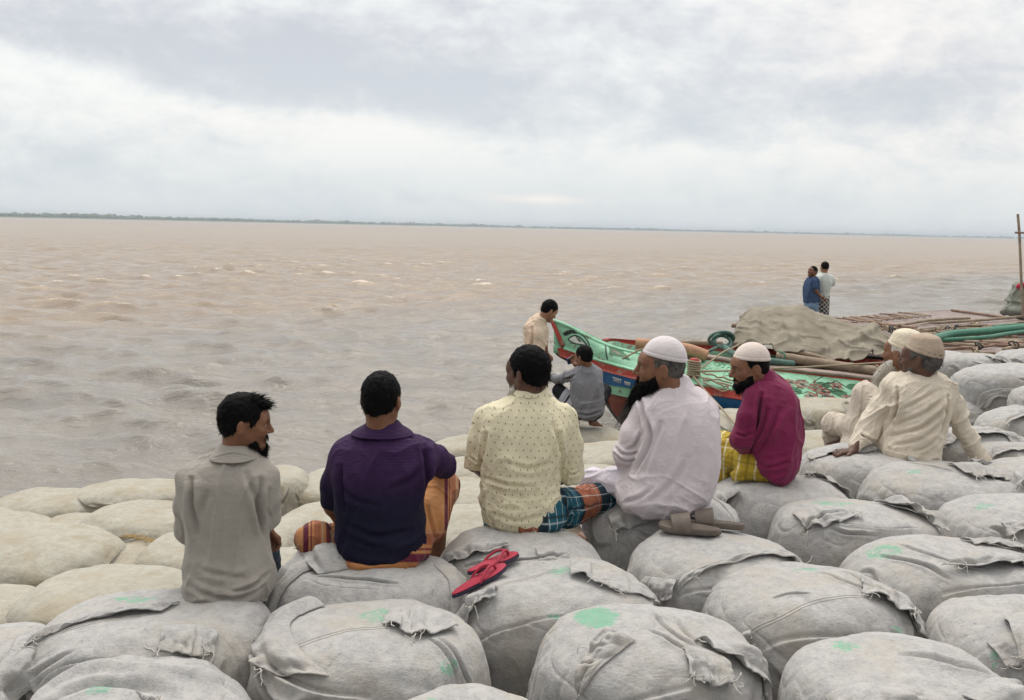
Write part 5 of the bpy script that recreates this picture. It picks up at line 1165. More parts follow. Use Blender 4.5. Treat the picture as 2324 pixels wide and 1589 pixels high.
# ---------------------------------------------------------------- 5: magenta shirt
def man5():
    p = Person('capped_man', 'man in a magenta shirt, cream cap and mustard checked lungi', seatD(1755, 1096)-.10, (1755, 1094), M_SKIN)
    J = p.J; hip = J(1768, 1050, .02)
    p.head(1701, 834, 92, R_(97), pitch=R_(-10), neck=J(1736, 885, .02), nr=.06)
    p.limb([hip, J(1775, 970, .03), J(1748, 900, .02), J(1736, 885, .02)], [.12, .11, .09, .06])
    wl = J(1690, 1042, .10); p.limb([J(1712, 905), J(1690, 1000, -.02), wl], [.042, .038, .027]); p.hand(wl, np.array([-.9, .4, .1]), -UPV, curl=.7)
    wr = J(1680, 1020, .40); p.limb([J(1780, 905, .12), J(1760, 990, .2), wr], [.042, .038, .027]); p.hand(wr, -RX, -UPV, curl=.5)
    kL = J(1648, 1030, .16); kR = J(1640, 1010, .50)
    for k_ in (kL, kR): p.limb([hip, k_], [.07, .05]).limb([k_, k_+[-.05, .12, -.36]], [.045, .036]); p.foot(k_+[-.05, .12, -.42], k_+[-.22, .18, -.42])
    p.hair(M_HAIR, thick=.005, top=.0, noise=.002, strands=400, slen=.010, seed=22, zmin=((-0.12, -0.045), (-0.06, -0.045), (-0.035, -0.03), (-0.022, 0.0), (-0.012, 0.02), (0.012, 0.022), (0.016, -0.03), (0.030, -0.03), (0.036, 0.06), (0.05, 0.075), (0.09, 0.09)))
    p.beard(M_HAIR, length=.022, full=.95, strands=800, seed=23, slen=.022)
    p.cap(cloth_mat('cream_cap_cloth', (0.76, 0.66, 0.60), (0.68, 0.58, 0.53), bumpd=.002), tilt=R_(-12), rim=.050, h=.016)
    m = cloth_mat('magenta_shirt_cloth', (0.205, 0.014, 0.068), (0.155, 0.010, 0.052), rough=.7)
    g = p.garment('shirt', m)
    g.rows([(846, 1716, 1756, .02, .065), (856, 1706, 1770, .02, .085), (870, 1694, 1788, .01, .11), (890, 1686, 1800, 0, .13), (915, 1686, 1809, 0, .15), (957, 1692, 1817, 0, .165), (1000, 1700, 1815, 0, .165), (1035, 1704, 1810, 0, .165), (1065, 1716, 1800, 0, .155), (1084, 1734, 1784, 0, .13), (1096, 1748, 1766, 0, .1)], n=2.4)
    g.limb([J(1712, 900, -.06), J(1696, 945, -.08), J(1680, 995, -.07)], [.062, .058, .052]).limb([J(1680, 995, -.07), J(1692, 1024, .04)], [.050, .044])
    g.limb([J(1782, 905, .10), J(1770, 980, .18), J(1720, 1010, .34)], [.06, .055, .045])
    g.fold((0.3, 0.1, 1), .008, .8, 21, 1.2).fold((.9, .1, .3), .006, 1.0, 22, 1.3, lambda u, v, V: sstep(v, 1000, 1060))
    for q in (([(1728, 895), (1722, 940), (1714, 985), (1706, 1020)], .020, .011, 'v'), ([(1730, 880), (1760, 872), (1790, 885)], .004, .005, 's'), ([(1742, 930), (1728, 980), (1716, 1010)], .010, .012, 'v'), ([(1770, 930), (1745, 990), (1720, 1030)], .008, .014, 'v'), ([(1715, 1045), (1745, 1060), (1790, 1050)], .007, .010, 'v'), ([(1672, 985), (1688, 990), (1700, 984)], .008, .008, 'v')): g.line(*q)
    g.done()
    c = p.garment('collar', m, h=.004); c.rows([(838, 1722, 1754, .02, .06), (848, 1712, 1760, .02, .074), (860, 1702, 1768, .02, .09)], n=2.2, cut=.004, tilt=None); c.done(lump=.001)
    pl = plaid(0, 0, [(0.10, .0, .10, (.75, .70, .50), .75), (0.10, .45, .62, (.20, .14, .01), .6)], [(0.12, .1, .18, (.75, .70, .5), .6), (.12, .5, .62, (.22, .15, .01), .5)])
    l = p.garment('lungi', cloth_mat('mustard_lungi_cloth', (.46, .33, .035), (.38, .27, .03), pattern=pl)); l.rows([(1030, 1712, 1790, .05, .12), (1060, 1708, 1780, .05, .13), (1076, 1722, 1764, .05, .11)])
    l.limb([J(1745, 1058, 0), J(1700, 1048, .04), kL], [.10, .088, .078]).limb([kL, kL+[-.04, .10, -.3]], [.08, .09]).limb([hip, kR], [.10, .08]).limb([kR, kR+[-.04, .1, -.3]], [.08, .09]).limb([J(1740, 1062), J(1676, 1078, -.02)], [.07, .04])
    l.fold((-.5, .2, 1), .009, 1.2, 5, 1.3); al = along(hip, kL); ar = around(hip, kL, .1); l.done(attrs={'uu': al, 'vv': ar}); p.finish()
# ---------------------------------------------------------------- 6: old man, cream patterned shirt, leaning on his hand
def man6():
    p = Person('old_man', 'old man in a cream patterned kurta and tan cap, leaning on one arm', seatD(2060, 1040, ZT+.01), (2060, 1040), M_SKIN_D)
    J = p.J; hip = J(2060, 1005, .02)
    p.head(2089, 815, 90, R_(48), pitch=R_(0), neck=J(2090, 880, .02), nr=.055)
    p.limb([hip, J(2075, 950, .03), J(2088, 890, .02), J(2090, 880, .02)], [.11, .11, .09, .06])
    wr = J(2232, 1050, -.02); p.limb([J(2150, 890), J(2186, 975, .0), wr], [.042, .038, .028]); p.hand(wr, np.array([.75, .5, -.25]), -UPV, curl=.15)
    wl = J(1936, 1024, -.04); p.limb([J(2018, 890, .05), J(1975, 960, .06), wl], [.042, .038, .030]); p.hand(wl, np.array([-1, -.12, -.05]), -UPV, L=.20, curl=.55, side=1)
    kL = J(1962, 892, .34); fL = J(1940, 1000, .42)
    p.limb([hip-RX*.06, kL], [.07, .05]).limb([kL, fL], [.048, .036]); p.foot(fL-[0, 0, .03], fL+[-.18, .05, -.04])
    kR = hip+[-.30, .50, .0]; p.limb([hip, kR], [.07, .05]).limb([kR, kR+[.1, .25, -.3]], [.048, .036]); p.foot(kR+[.1, .25, -.34], kR+[0, .4, -.34])
    p.hair(M_HAIR_G, thick=.010, top=.0, noise=.005, strands=900, slen=.025, seed=32, zmin=((-0.12, -0.070), (-0.06, -0.075), (-0.035, -0.05), (-0.022, -0.01), (-0.012, 0.02), (0.012, 0.022), (0.016, -0.03), (0.030, -0.03), (0.036, 0.05), (0.05, 0.075), (0.09, 0.09)))
    p.beard(M_HAIR_G, length=.012, full=.6, strands=300, seed=33, slen=.02, moustache=True)
    p.cap(cloth_mat('tan_knit_cap', (0.50, 0.40, 0.31), (0.42, 0.33, 0.25), bumpd=.003, weave=200), tilt=R_(-14), rim=.045, h=.020, flat=.012)
    def pt(t, o, col):
        x, y, z = t.sep(o); v = t.node('ShaderNodeTexVoronoi', 0, {'Vector': t.comb(x, y*0.6, z), 'Scale': 34.0, 'Randomness': .35}, feature='F1')
        return t.mix(v.ss(.24, .34)*.6, t.mix(.75, (.52, .44, .38), col), col)
    m = cloth_mat('cream_kurta_cloth', (0.69, 0.62, 0.51), (0.64, 0.57, 0.46), pattern=pt)
    g = p.garment('kurta', m)
    g.rows([(838, 2068, 2118, .02, .065), (848, 2048, 2134, .02, .085), (858, 2022, 2150, .01, .10), (876, 2006, 2164, 0, .12), (905, 2008, 2164, 0, .14), (950, 2014, 2150, 0, .15), (990, 2004, 2134, 0, .16), (1020, 1996, 2130, 0, .17), (1034, 2006, 2124, 0, .16), (1044, 2040, 2104, 0, .12)], n=2.4)
    g.limb([J(2146, 884), J(2168, 930, 0), J(2192, 985, 0), J(2226, 1046, -.02)], [.066, .060, .056, .050])
    g.limb([J(2022, 886, .05), J(2000, 922, .055), J(1968, 975, .05), J(1942, 1014, -.02)], [.066, .060, .062, .044])
    g.limb([J(2010, 1010, .02), J(2040, 1036, -.05), J(2105, 1046, -.06)], [.06, .04, .02], k=.03)
    g.fold((1, .1, .75), .011, .8, 31, 1.1, stretch=5).fold((.3, .1, 1), .005, 1.0, 32, 1.3)
    for q in (([(2150, 900), (2147, 940), (2135, 985)], .020, .011, 'v'), ([(2036, 880), (2036, 925), (2018, 965), (1996, 995)], .018, .011, 'v'), ([(2140, 905), (2090, 940), (2030, 965)], .010, .012, 'v'), ([(2142, 930), (2090, 970), (2020, 990)], .011, .012, 'v'), ([(2136, 960), (2090, 995), (2030, 1012)], .010, .012, 'v'),
        ([(2130, 885), (2085, 910), (2045, 930)], .008, .012, 'v'), ([(2000, 1015), (2050, 1030), (2110, 1036)], .008, .008, 's'), ([(2130, 990), (2100, 1015), (2070, 1025)], .008, .01, 'v'), ([(1955, 985), (1975, 998), (1990, 996)], .010, .008, 'v')): g.line(*q)
    g.done()
    def st(t, o, col):
        L = t.attr('uu'); s_ = (L*(1/.022)).fract(); rng = band(t, L, .06, .30, .01)*t.attr('vv')
        return t.mix(band(t, s_, .0, .30, .08)*rng*.85, col, (.12, .10, .10))
    l = p.garment('trousers', cloth_mat('pale_striped_cloth', (.60, .53, .45), (.52, .46, .39), pattern=st)); l.rows([(960, 2010, 2130, .03, .14), (1000, 1996, 2130, .03, .16), (1030, 2010, 2118, .02, .14)])
    l.limb([hip-RX*.04, kL], [.11, .075]).limb([kL, J(1950, 960, .36), J(1945, 1000, .38)], [.078, .085, .10]).limb([hip, kR], [.1, .08]).limb([J(1945, 990, .36), J(1925, 1005, .33)], [.07, .045]).limb([kR, kR+[.1, .2, -.26]], [.08, .07])
    l.fold((.2, .3, 1), .007, 1.2, 6, 1.3); al = along(kL+[0, 0, .06], J(1952, 980, .36)); l.done(attrs={'uu': al, 'vv': lambda V, N: sstep(proj(V)[0], 1962, 1976)}); p.finish()
# ---------------------------------------------------------------- 7: white-bearded man behind him
def man7():
    p = Person('white_bearded_man', 'white-bearded old man in a cream knitted cap, mostly hidden behind the kurta wearer', seatD(2060, 1040, ZT+.01)+.50, (2062, 1000), M_SKIN)
    J = p.J; hip = J(2072, 990, .02)
    p.head(2048, 803, 88, R_(36), pitch=R_(0), neck=J(2058, 862, .02), nr=.056)
    p.limb([hip, J(2070, 920, .03), J(2062, 870, .02), J(2058, 862, .02)], [.11, .11, .09, .06])
    for sx, ex in ((2036, 2030), (2095, 2100)): p.limb([J(sx, 895), J(ex, 950, .1), J(2050, 975, .3)], [.042, .038, .028])
    p.hand(J(2050, 975, .3), -RX+FY, -UPV)
    sit_legs(p, hip, hip+[-.2, .42, .04], hip+[.08, .42, .04], hip+[-.2, .5, -.36], hip+[.08, .5, -.36])
    p.hair(M_HAIR_W, thick=.006, top=.0, strands=300, slen=.012, seed=42, zmin=((-0.12, -0.050), (-0.06, -0.05), (-0.035, -0.03), (-0.022, -0.0), (-0.012, 0.02), (0.012, 0.022), (0.016, -0.03), (0.030, -0.03), (0.036, 0.05), (0.05, 0.075), (0.09, 0.09)))
    p.beard(M_HAIR_W, length=.06, full=1.1, strands=1500, seed=43, slen=.06, fwd=.04, spread=2.0)
    p.cap(cloth_mat('cream_knit_cap', (0.78, 0.70, 0.56), (0.70, 0.62, 0.48), bumpd=.003, weave=200), tilt=R_(-14), rim=.045, h=.020, flat=.012)
    m = cloth_mat('cream_yellow_cloth', (.74, .60, .30), (.70, .62, .45)); g = p.garment('shirt', m)
    g.rows([(846, 2044, 2076, .02, .07), (862, 2020, 2100, .02, .10), (885, 2006, 2112, .0, .13), (930, 2012, 2110, 0, .15), (1005, 2012, 2112, 0, .16)]); g.limb([J(2026, 890), J(2028, 940, .08)], [.06, .055]).limb([J(2100, 890), J(2102, 940, .08)], [.06, .055]); g.fold((0, .1, 1), .008).done()
    l = p.garment('lungi', cloth_mat('white_lungi_cloth', (.6, .56, .5))); l.limb([hip, hip+[-.2, .42, .04]], [.1, .085]).limb([hip, hip+[.08, .42, .04]], [.1, .085]).limb([hip+[-.2, .42, .04], hip+[-.2, .5, -.26]], [.085, .09]).limb([hip+[.08, .42, .04], hip+[.08, .5, -.26]], [.085, .09]); l.done(); p.finish()
# ---------------------------------------------------------------- 8: squatting man in grey by the water
def man8():
    D = depth(PZ(1330, 966, .60)); p = Person('squatting_man', 'barefoot man in a grey shirt squatting on a sandbag at the waterline facing the boat', D, (1332, 966), M_SKIN, h=.006)
    J = p.J; hip = J(1335, 930, .05)
    p.head(1325, 811, 46, R_(42), pitch=R_(-14), neck=J(1334, 838, .02), nr=.055)
    p.limb([hip, J(1336, 880, .05), J(1334, 838, .02)], [.11, .10, .055])
    wl = J(1252, 857, .16); p.limb([J(1306, 846, .02), J(1266, 864, .10), wl], [.04, .036, .027]); p.hand(wl, np.array([-.8, .4, .3]), -UPV, L=.18, curl=.4)
    wr = J(1306, 828, .30); p.limb([J(1356, 850, .05), J(1352, 880, .28), wr], [.04, .036, .027]); p.hand(wr, J(1300, 816, .34)-wr, -FY, L=.17, curl=.9)
    kL = J(1268, 886, .12); kR = J(1372, 886, .42); aL = J(1308, 950, .0); aR = J(1342, 950, .04)
    p.limb([hip-RX*.08, kL], [.07, .055]).limb([kL, aL], [.05, .036]); p.foot(J(1309, 960, .02), J(1304, 963, .20)); p.limb([hip+RX*.08, kR], [.07, .055]).limb([kR, aR], [.05, .036]); p.foot(J(1342, 960, .02), J(1362, 963, .12))
    p.hair(M_HAIR, thick=.014, top=.014, strands=500, slen=.02, seed=52)
    m = cloth_mat('grey_kurta_cloth', (.205, .205, .22), (.17, .17, .185)); g = p.garment('shirt', m)
    g.rows([(826, 1322, 1344, .02, .06), (834, 1306, 1358, .02, .09), (846, 1298, 1366, .02, .12), (870, 1293, 1368, .0, .15), (895, 1293, 1369, 0, .16), (915, 1299, 1370, 0, .17), (935, 1306, 1366, 0, .17), (947, 1318, 1350, 0, .14)], n=2.5)
    g.limb([J(1308, 845, .02), J(1284, 856, .07), J(1264, 862, .11), J(1254, 857, .15)], [.06, .056, .052, .042]).limb([J(1356, 848, .05), J(1354, 876, .24), J(1318, 840, .28)], [.06, .05, .045])
    g.fold((.3, .1, 1), .010, .6, 51, 1.1).fold((1, 0, .1), .009, .8, 52, 1.2, lambda u, v, V: sstep(v, 880, 920))
    for q in (([(1304, 852), (1294, 858), (1280, 862)], .018, .012, 'v'), ([(1300, 905), (1330, 914), (1366, 904)], .014, .016, 's'), ([(1310, 938), (1335, 942), (1362, 934)], .014, .012, 'v')): g.line(*q)
    g.done()
    def bd(t, o, col):
        L = t.attr('uu')
        for lo, hi in ((.16, .235), (.255, .33)): col = t.mix(band(t, L, lo, hi, .004), col, (.42, .43, .48))
        return col
    l = p.garment('trousers', cloth_mat('black_banded_cloth', (.012, .012, .016), pattern=bd)); l.ell(hip, [.17, .17, .13]).limb([hip-RX*.06, kL], [.10, .072]).limb([kL, J(1302, 938, .02)], [.07, .055]).limb([hip+RX*.06, kR], [.10, .075]).limb([kR, J(1346, 940, .05)], [.07, .06])
    l.fold((.5, .2, 1), .006); al = along(kL-(hip-kL)*.25, hip); l.done(attrs={'uu': al}); p.finish()
    # the dark blue phone he holds up to his face
    c = J(1296, 817, .36); ph = empty('phone', c, 'dark blue phone held up in front of the squatting man\'s face', 'phone')
    F_ = Sdf(.004); A = Matrix.Rotation(.5, 3, 'Z')@Matrix.Rotation(-.35, 3, 'Y'); A = np.array(A)
    def bx(hx, hy, hz, r, off=(0, 0, 0)):
        def f(q):
            l_ = np.abs((q-c)@A-np.array(off))-np.array([hx-r, hy-r, hz-r]); return np.linalg.norm(np.maximum(l_, 0), axis=-1)+np.minimum(l_.max(-1), 0)-r
        return f
    F_._add(bx(.056, .012, .040, .008), c-.12, c+.12, .003, 'u'); V, Fq = F_.build(1)
    link('case', mesh_from('case', V, Fq), newmat('blue_plastic', lambda t: {'Base Color': (.012, .035, .12), 'Roughness': .35}), ph)
    F2 = Sdf(.003); F2._add(bx(.016, .004, .016, .003, (-.03, -.014, .015)), c-.12, c+.12, .002, 'u'); V, Fq = F2.build(1); link('lens', mesh_from('lens', V, Fq), newmat('lens_glass', lambda t: {'Base Color': (.005, .005, .008), 'Roughness': .1}), ph)
# ---------------------------------------------------------------- 9: man in peach shirt by the bow
def man9():
    p = Person('standing_man', 'man in a peach short-sleeved shirt standing in the shallows and looking down by the bow', 9.9, (1215, 988), M_SKIN_L, h=.006)
    J = p.J; hip = J(1214, 830, .02)
    p.head(1246, 706, 42, R_(-66), pitch=R_(-34), neck=J(1222, 736, .02), nr=.052)
    p.limb([hip, J(1214, 780, .03), J(1216, 748, .02), J(1222, 736, .02)], [.10, .09, .08, .055])
    w1 = J(1205, 824, .06); p.limb([J(1198, 748, -.03), J(1198, 790, -.02), w1], [.042, .038, .027]); p.hand(w1, np.array([.3, .3, -1]), RX)
    w2 = J(1240, 800, .3); p.limb([J(1232, 748, .16), J(1236, 786, .2), w2], [.042, .038, .027]); p.hand(w2, np.array([.6, .3, -.6]), -UPV)
    for x, y in ((1206, 0.0), (1224, .1)): p.limb([J(x, 835, y), J(x+2, 905, y+.03), J(x, 972, y)], [.08, .055, .04]); p.foot(J(x, 984, y), J(x+30, 986, y+.1))
    p.hair(M_HAIR, thick=.014, top=.018, strands=500, slen=.025, seed=62)
    m = cloth_mat('peach_shirt_cloth', (.70, .52, .40), (.66, .56, .42)); g = p.garment('shirt', m)
    g.rows([(714, 1216, 1232, .02, .06), (724, 1204, 1240, .02, .09), (738, 1192, 1240, .02, .13), (755, 1190, 1242, 0, .14), (780, 1194, 1238, 0, .13), (800, 1196, 1236, 0, .13), (835, 1192, 1238, 0, .14)], n=2.4)
    g.limb([J(1199, 746, -.05), J(1198, 773, -.04)], [.062, .056]).limb([J(1232, 748, .14), J(1236, 775, .18)], [.06, .055]); g.fold((.1, .1, 1), .010, .7, 61).fold((.8, 0, -.5), .008, .9, 62)
    g.line([(1208, 745), (1209, 770), (1206, 790)], .02, .014); g.done()
    l = p.garment('lungi', cloth_mat('brown_lungi_cloth', (.16, .09, .06))); l.limb([J(1214, 830), J(1214, 940)], [.15, .17]); l.fold((0, 0, 1), .01).done(); p.finish()
# ---------------------------------------------------------------- 10, 11: two men on the far jetty
def man10():
    p = Person('far_man', 'far man in a blue t-shirt and light jeans with hands behind his back, chin up', 17.0, (1842, 786), M_SKIN, h=.009)
    J = p.J; hip = J(1843, 690, .0)
    p.head(1844, 617, 24, R_(118), pitch=R_(14), neck=J(1845, 634, 0), nr=.055)
    p.limb([hip, J(1842, 660), J(1845, 634)], [.09, .09, .06])
    w = J(1861, 672, -.12); p.limb([J(1847, 640, -.16), J(1851, 658, -.18), w], [.045, .04, .03]); p.hand(w, np.array([.7, .3, -.6]), UPV, L=.19); w2 = J(1862, 674, .05); p.limb([J(1847, 641, .16), J(1852, 660, .2), w2], [.045, .04, .03]); p.hand(w2, np.array([.4, -.6, -.4]), UPV, L=.19)
    for y in (-.05, .06): p.limb([J(1842, 705, y), J(1841, 740, y), J(1842, 780, y)], [.07, .055, .04]); p.foot(J(1844, 784, y), J(1826, 785, y-.05))
    p.hair(M_HAIR, thick=.008, top=.010, strands=0, seed=72); p.beard(M_HAIR, length=.0, full=.5, strands=0, seed=73)
    g = p.garment('t_shirt', cloth_mat('blue_tshirt_cloth', (.05, .085, .165), (.035, .06, .125))); g.rows([(628, 1840, 1851, 0, .06), (633, 1834, 1856, 0, .13), (642, 1829, 1857, 0, .17), (655, 1826, 1857, 0, .18), (670, 1825, 1858, 0, .17), (686, 1826, 1857, 0, .165)]); g.limb([J(1847, 640, -.16), J(1849, 652, -.18)], [.075, .07]).limb([J(1847, 641, .16), J(1849, 652, .2)], [.07, .07]); g.fold((.2, 0, 1), .015, .5).done()
    l = p.garment('jeans', cloth_mat('light_denim', (.14, .22, .31), (.10, .16, .24))); l.rows([(664, 1830, 1854, 0, .13), (680, 1828, 1856, 0, .15), (700, 1826, 1857, 0, .15), (712, 1828, 1856, 0, .14)])
    for y in (-.1, .1): l.limb([J(1842, 700, y), J(1841, 740, y), J(1842, 774, y)], [.11, .09, .07])
    l.done(); p.finish()
def man11():
    p = Person('far_man', 'far man in a pale printed t-shirt and black-white checked lungi, back turned', 17.3, (1870, 788), M_SKIN_L, h=.009)
    J = p.J
    p.head(1871, 608, 23, R_(8), neck=J(1870, 626, 0), nr=.06)
    p.limb([J(1867, 690), J(1868, 650), J(1870, 626)], [.10, .10, .06])
    w = J(1884, 640, .3); p.limb([J(1884, 634), J(1888, 646, .1), w], [.045, .04, .03]); p.hand(w, -RX+UPV, FY, L=.19); w2 = J(1858, 640, .3); p.limb([J(1859, 634), J(1857, 647, .12), w2], [.045, .04, .03]); p.hand(w2, RX+UPV, FY, L=.19)
    for x in (1861, 1871): p.limb([J(x, 695), J(x, 740), J(x, 780)], [.08, .06, .04]); p.foot(J(x, 785), J(x, 785, .2))
    p.hair(M_HAIR, thick=.012, top=.020, strands=0, seed=82, zmin=((-0.12, -0.02), (-0.06, -0.025), (-0.035, -0.01), (-0.022, 0.02), (0.036, 0.05), (0.05, 0.075), (0.09, 0.09)))
    def pr(t, o, col):
        n = t.noise(o, 9, 3, .6); x, y, z = t.sep(o); zz_ = float(J(0, 650)[2]-p.base[2])
        return t.mix(n.ss(.55, .6)*band(t, z, zz_-.12, zz_+.12, .06)*.6, col, (.25, .22, .2))
    g = p.garment('t_shirt', cloth_mat('pale_tshirt_cloth', (.60, .64, .58), (.55, .58, .55), pattern=pr)); g.rows([(620, 1864, 1877, 0, .06), (625, 1857, 1885, 0, .11), (634, 1854, 1888, 0, .14), (645, 1856, 1886, 0, .15), (660, 1859, 1882, 0, .14), (676, 1859, 1880, 0, .14)]); g.limb([J(1884, 633), J(1888, 643, .08)], [.075, .065]).limb([J(1859, 633), J(1857, 643, .1)], [.075, .065]); g.fold((.5, 0, 1), .015, .5).done()
    def ck(t, o, col):
        x, y, z = t.sep(o); a = band(t, (x*(1/.09)).fract(), .0, .5, .03); b = band(t, (z*(1/.09)).fract(), .0, .5, .03); k_ = (a-b).abs()
        return t.mix(k_*0.75, col, (.55, .52, .48))
    l = p.garment('lungi', cloth_mat('check_lungi_cloth', (.02, .017, .018), pattern=ck)); l.rows([(670, 1857, 1881, 0, .15), (690, 1855, 1879, 0, .16), (720, 1853, 1878, 0, .17), (765, 1856, 1876, 0, .17)]); l.fold((0, 0, 1), .02, .5).done(); p.finish()
for f in (man1, man2, man3, man4, man5, man6, man7, man8, man9, man10, man11): f()
# ================================================================ PAINTED WOODEN BOAT
def paint_mat(name, c, c2=None, worn=(0.20, 0.13, 0.08), wear=0.62, rough=0.55):
    c2 = c2 or tuple(x*0.8 for x in c)
    def f(t):
        o = t.coord('Object'); x, y, z = t.sep(o); n = t.noise(t.comb(x*3, y*3, z*9), 1.5, 5, 0.65); w_ = t.noise(o, 9, 6, 0.75); d = t.noise(t.comb(x*2, y*2, z*14), 2.5, 4, .6); sp = t.noise(o, 60, 3, .6)
        col = t.mix(n.ss(.35, .65), c, c2); col = t.mix(d.ss(.55, .75)*.35, col, tuple(q*.55 for q in c)); m = w_.ss(wear, wear+.05); col = t.mix(m*.9, col, worn); col = t.mix(sp.ss(.62, .7)*.35, col, (.08, .06, .05))
        return {'Base Color': col, 'Roughness': rough, 'Normal': t.bump(w_*.4+n+m*-.4+sp*.2, .006, .6)}
    return newmat(name, f)
M_GRN = paint_mat('mint_paint', (.27, .56, .37), (.19, .43, .28), wear=.57)
M_RED = paint_mat('red_paint', (.42, .035, .018), (.31, .035, .02), worn=(.28, .20, .13), wear=.56)
M_BLU = paint_mat('blue_paint', (.012, .13, .34), (.01, .10, .27), wear=.68)
M_RST = paint_mat('rust_red_paint', (.215, .045, .025), (.17, .04, .025), wear=.70)
M_INK = newmat('black_paint', lambda t: {'Base Color': t.mix(t.noise(t.coord('Object'), 40, 3).ss(.55, .7)*.6, (.012, .014, .014), (.12, .2, .15)), 'Roughness': .6})
M_WHT = newmat('white_paint', lambda t: {'Base Color': t.mix(t.noise(t.coord('Object'), 30, 3).ss(.5, .7)*.5, (.62, .64, .60), (.30, .42, .34)), 'Roughness': .6})
M_DGR = newmat('dark_green_paint', lambda t: {'Base Color': t.mix(t.noise(t.coord('Object'), 30, 3).ss(.5, .7)*.5, (.02, .12, .045), (.03, .17, .07)), 'Roughness': .6})
M_DRD = newmat('dark_red_paint', lambda t: {'Base Color': t.mix(t.noise(t.coord('Object'), 24, 4, .7).ss(.45, .6)*.7, (.20, .045, .03), (.25, .40, .28)), 'Roughness': .6})
M_YEL = newmat('yellow_paint', lambda t: {'Base Color': (.45, .40, .06), 'Roughness': .6})
def wood_mat(name, a, b, sc=(3, 30, 30), rough=.8, knots=True):
    def f(t):
        o = t.coord('Object'); x, y, z = t.sep(o); n = t.noise(t.comb(x*sc[0], y*sc[1], z*sc[2]), 1, 5, .65); m = t.noise(o, 5, 4, .6)
        return {'Base Color': t.mix(m.ss(.45, .7)*.6, t.mix(n.ss(.3, .7), a, b), tuple(q*.6 for q in a)), 'Roughness': rough, 'Normal': t.bump(n, .005, .6)}
    return newmat(name, f)
M_PLK = wood_mat('weathered_plank', (.25, .19, .16), (.36, .28, .24))
M_BAM = wood_mat('old_bamboo', (.235, .18, .125), (.36, .285, .205), (4, 4, 4))
M_BAM2 = wood_mat('brown_bamboo', (.20, .12, .085), (.32, .21, .15), (4, 4, 4))
M_ROPE = newmat('hemp_rope', lambda t: {'Base Color': (.34, .27, .19), 'Roughness': .95, 'Normal': t.bump(t.noise(t.coord('Object'), 120, 2), .004, .8)})
M_GHOSE = newmat('green_hose', lambda t: {'Base Color': t.mix(t.noise(t.coord('Object'), 20, 3).ss(.4, .6), (.025, .15, .09), (.04, .22, .13)), 'Roughness': .45})
M_GHOSE2 = newmat('dull_green_hose', lambda t: {'Base Color': t.mix(t.noise(t.coord('Object'), 20, 3).ss(.4, .6), (.05, .12, .10), (.09, .18, .14)), 'Roughness': .5})
M_PIPE = newmat('clay_pipe', lambda t: {'Base Color': t.mix(t.noise(t.coord('Object'), 12, 4).ss(.4, .65), (.47, .26, .15), (.38, .21, .13)), 'Roughness': .7})
NS = 90
def PL(pts, n=NS):
    """polyline of (u, v, D) -> resampled world points"""
    return crom([P(*q) for q in pts], n)
def sheet(A, B, nt=8, bulge=0.0, back=False):
    t = np.linspace(0, 1, nt)[:, None, None]; g = A[None]*(1-t)+B[None]*t
    if bulge:
        e = np.array([0, -1.0, 0.1]); g = g+np.sin(t*np.pi)*bulge*e
    return g
def slab(name, A, B, th, mat, parent, nt=8, bulge=0.0, nrm=np.array([0, -1.0, 0.15])):
    g = sheet(A, B, nt, bulge); n = A.shape[0]; V = g.reshape(-1, 3); Fq = grid_faces(nt, n); N = vnormals(V, Fq)
    if (N@nrm).mean() < 0: Fq = Fq[:, ::-1]; N = -N
    m = len(V); ring = np.array(list(range(n))+[k*n+n-1 for k in range(1, nt)]+[(nt-1)*n+k for k in range(n-2, -1, -1)]+[k*n for k in range(nt-2, 0, -1)]); nx = np.roll(ring, -1)
    F2 = np.concatenate([Fq, Fq[:, ::-1]+m, np.stack([nx, ring, ring+m, nx+m], 1)])
    return link(name, mesh_from(name, np.concatenate([V, V-N*th]), F2, smooth=False), mat, parent)
def stroke(surf, pts, w, off=.004, n=40, taper=False):
    """painted brush line: pts in (s,t) of surf(s,t)->xyz ; returns V,F ribbon (two-sided 1 mm slab)"""
    p = crom(pts, n); P3 = surf(p[:, 0], p[:, 1]); tg = np.gradient(P3, axis=0); tg /= np.linalg.norm(tg, axis=1)[:, None]+1e-9
    nn = np.array([0, -1.0, .12]); sd_ = np.cross(tg, nn); sd_ /= np.linalg.norm(sd_, axis=1)[:, None]+1e-9
    ww = w*(np.sin(np.linspace(.15, np.pi-.15, n))**.6 if taper else np.ones(n))[:, None]
    a = P3+sd_*ww/2+nn*off; b = P3-sd_*ww/2+nn*off; return np.concatenate([a, b]), [(i, i+1, n+i+1, n+i) for i in range(n-1)]
def blobf(surf, c, r, off=.0035, n=20, sq=1.0):
    a = np.linspace(0, 2*np.pi, n, endpoint=False); s_, t_ = c[0]+r[0]*np.cos(a), c[1]+r[1]*np.sin(a); V = surf(np.append(s_, c[0]), np.append(t_, c[1]))+np.array([0, -1.0, .12])*off
    return V, [(i, (i+1) % n, n) for i in range(n)]
def polyf(surf, pts, off=.0035):
    """flat painted patch from corner list, subdivided so that it follows the planks"""
    a, b, c, d = [np.array(q, float) for q in pts]; n = 14; s_ = np.linspace(0, 1, n); g = []
    for t in np.linspace(0, 1, 6): g.append((a+(b-a)*s_[:, None])*(1-t)+(d+(c-d)*s_[:, None])*t)
    g = np.concatenate(g); return surf(g[:, 0], g[:, 1])+np.array([0, -1.0, .12])*off, [tuple(f) for f in grid_faces(6, n)]
boat = empty('painted_boat', P(1600, 930, 10.6)*[1, 1, 0], 'mint green wooden boat with a painted eye on its bow and red rails', 'boat')
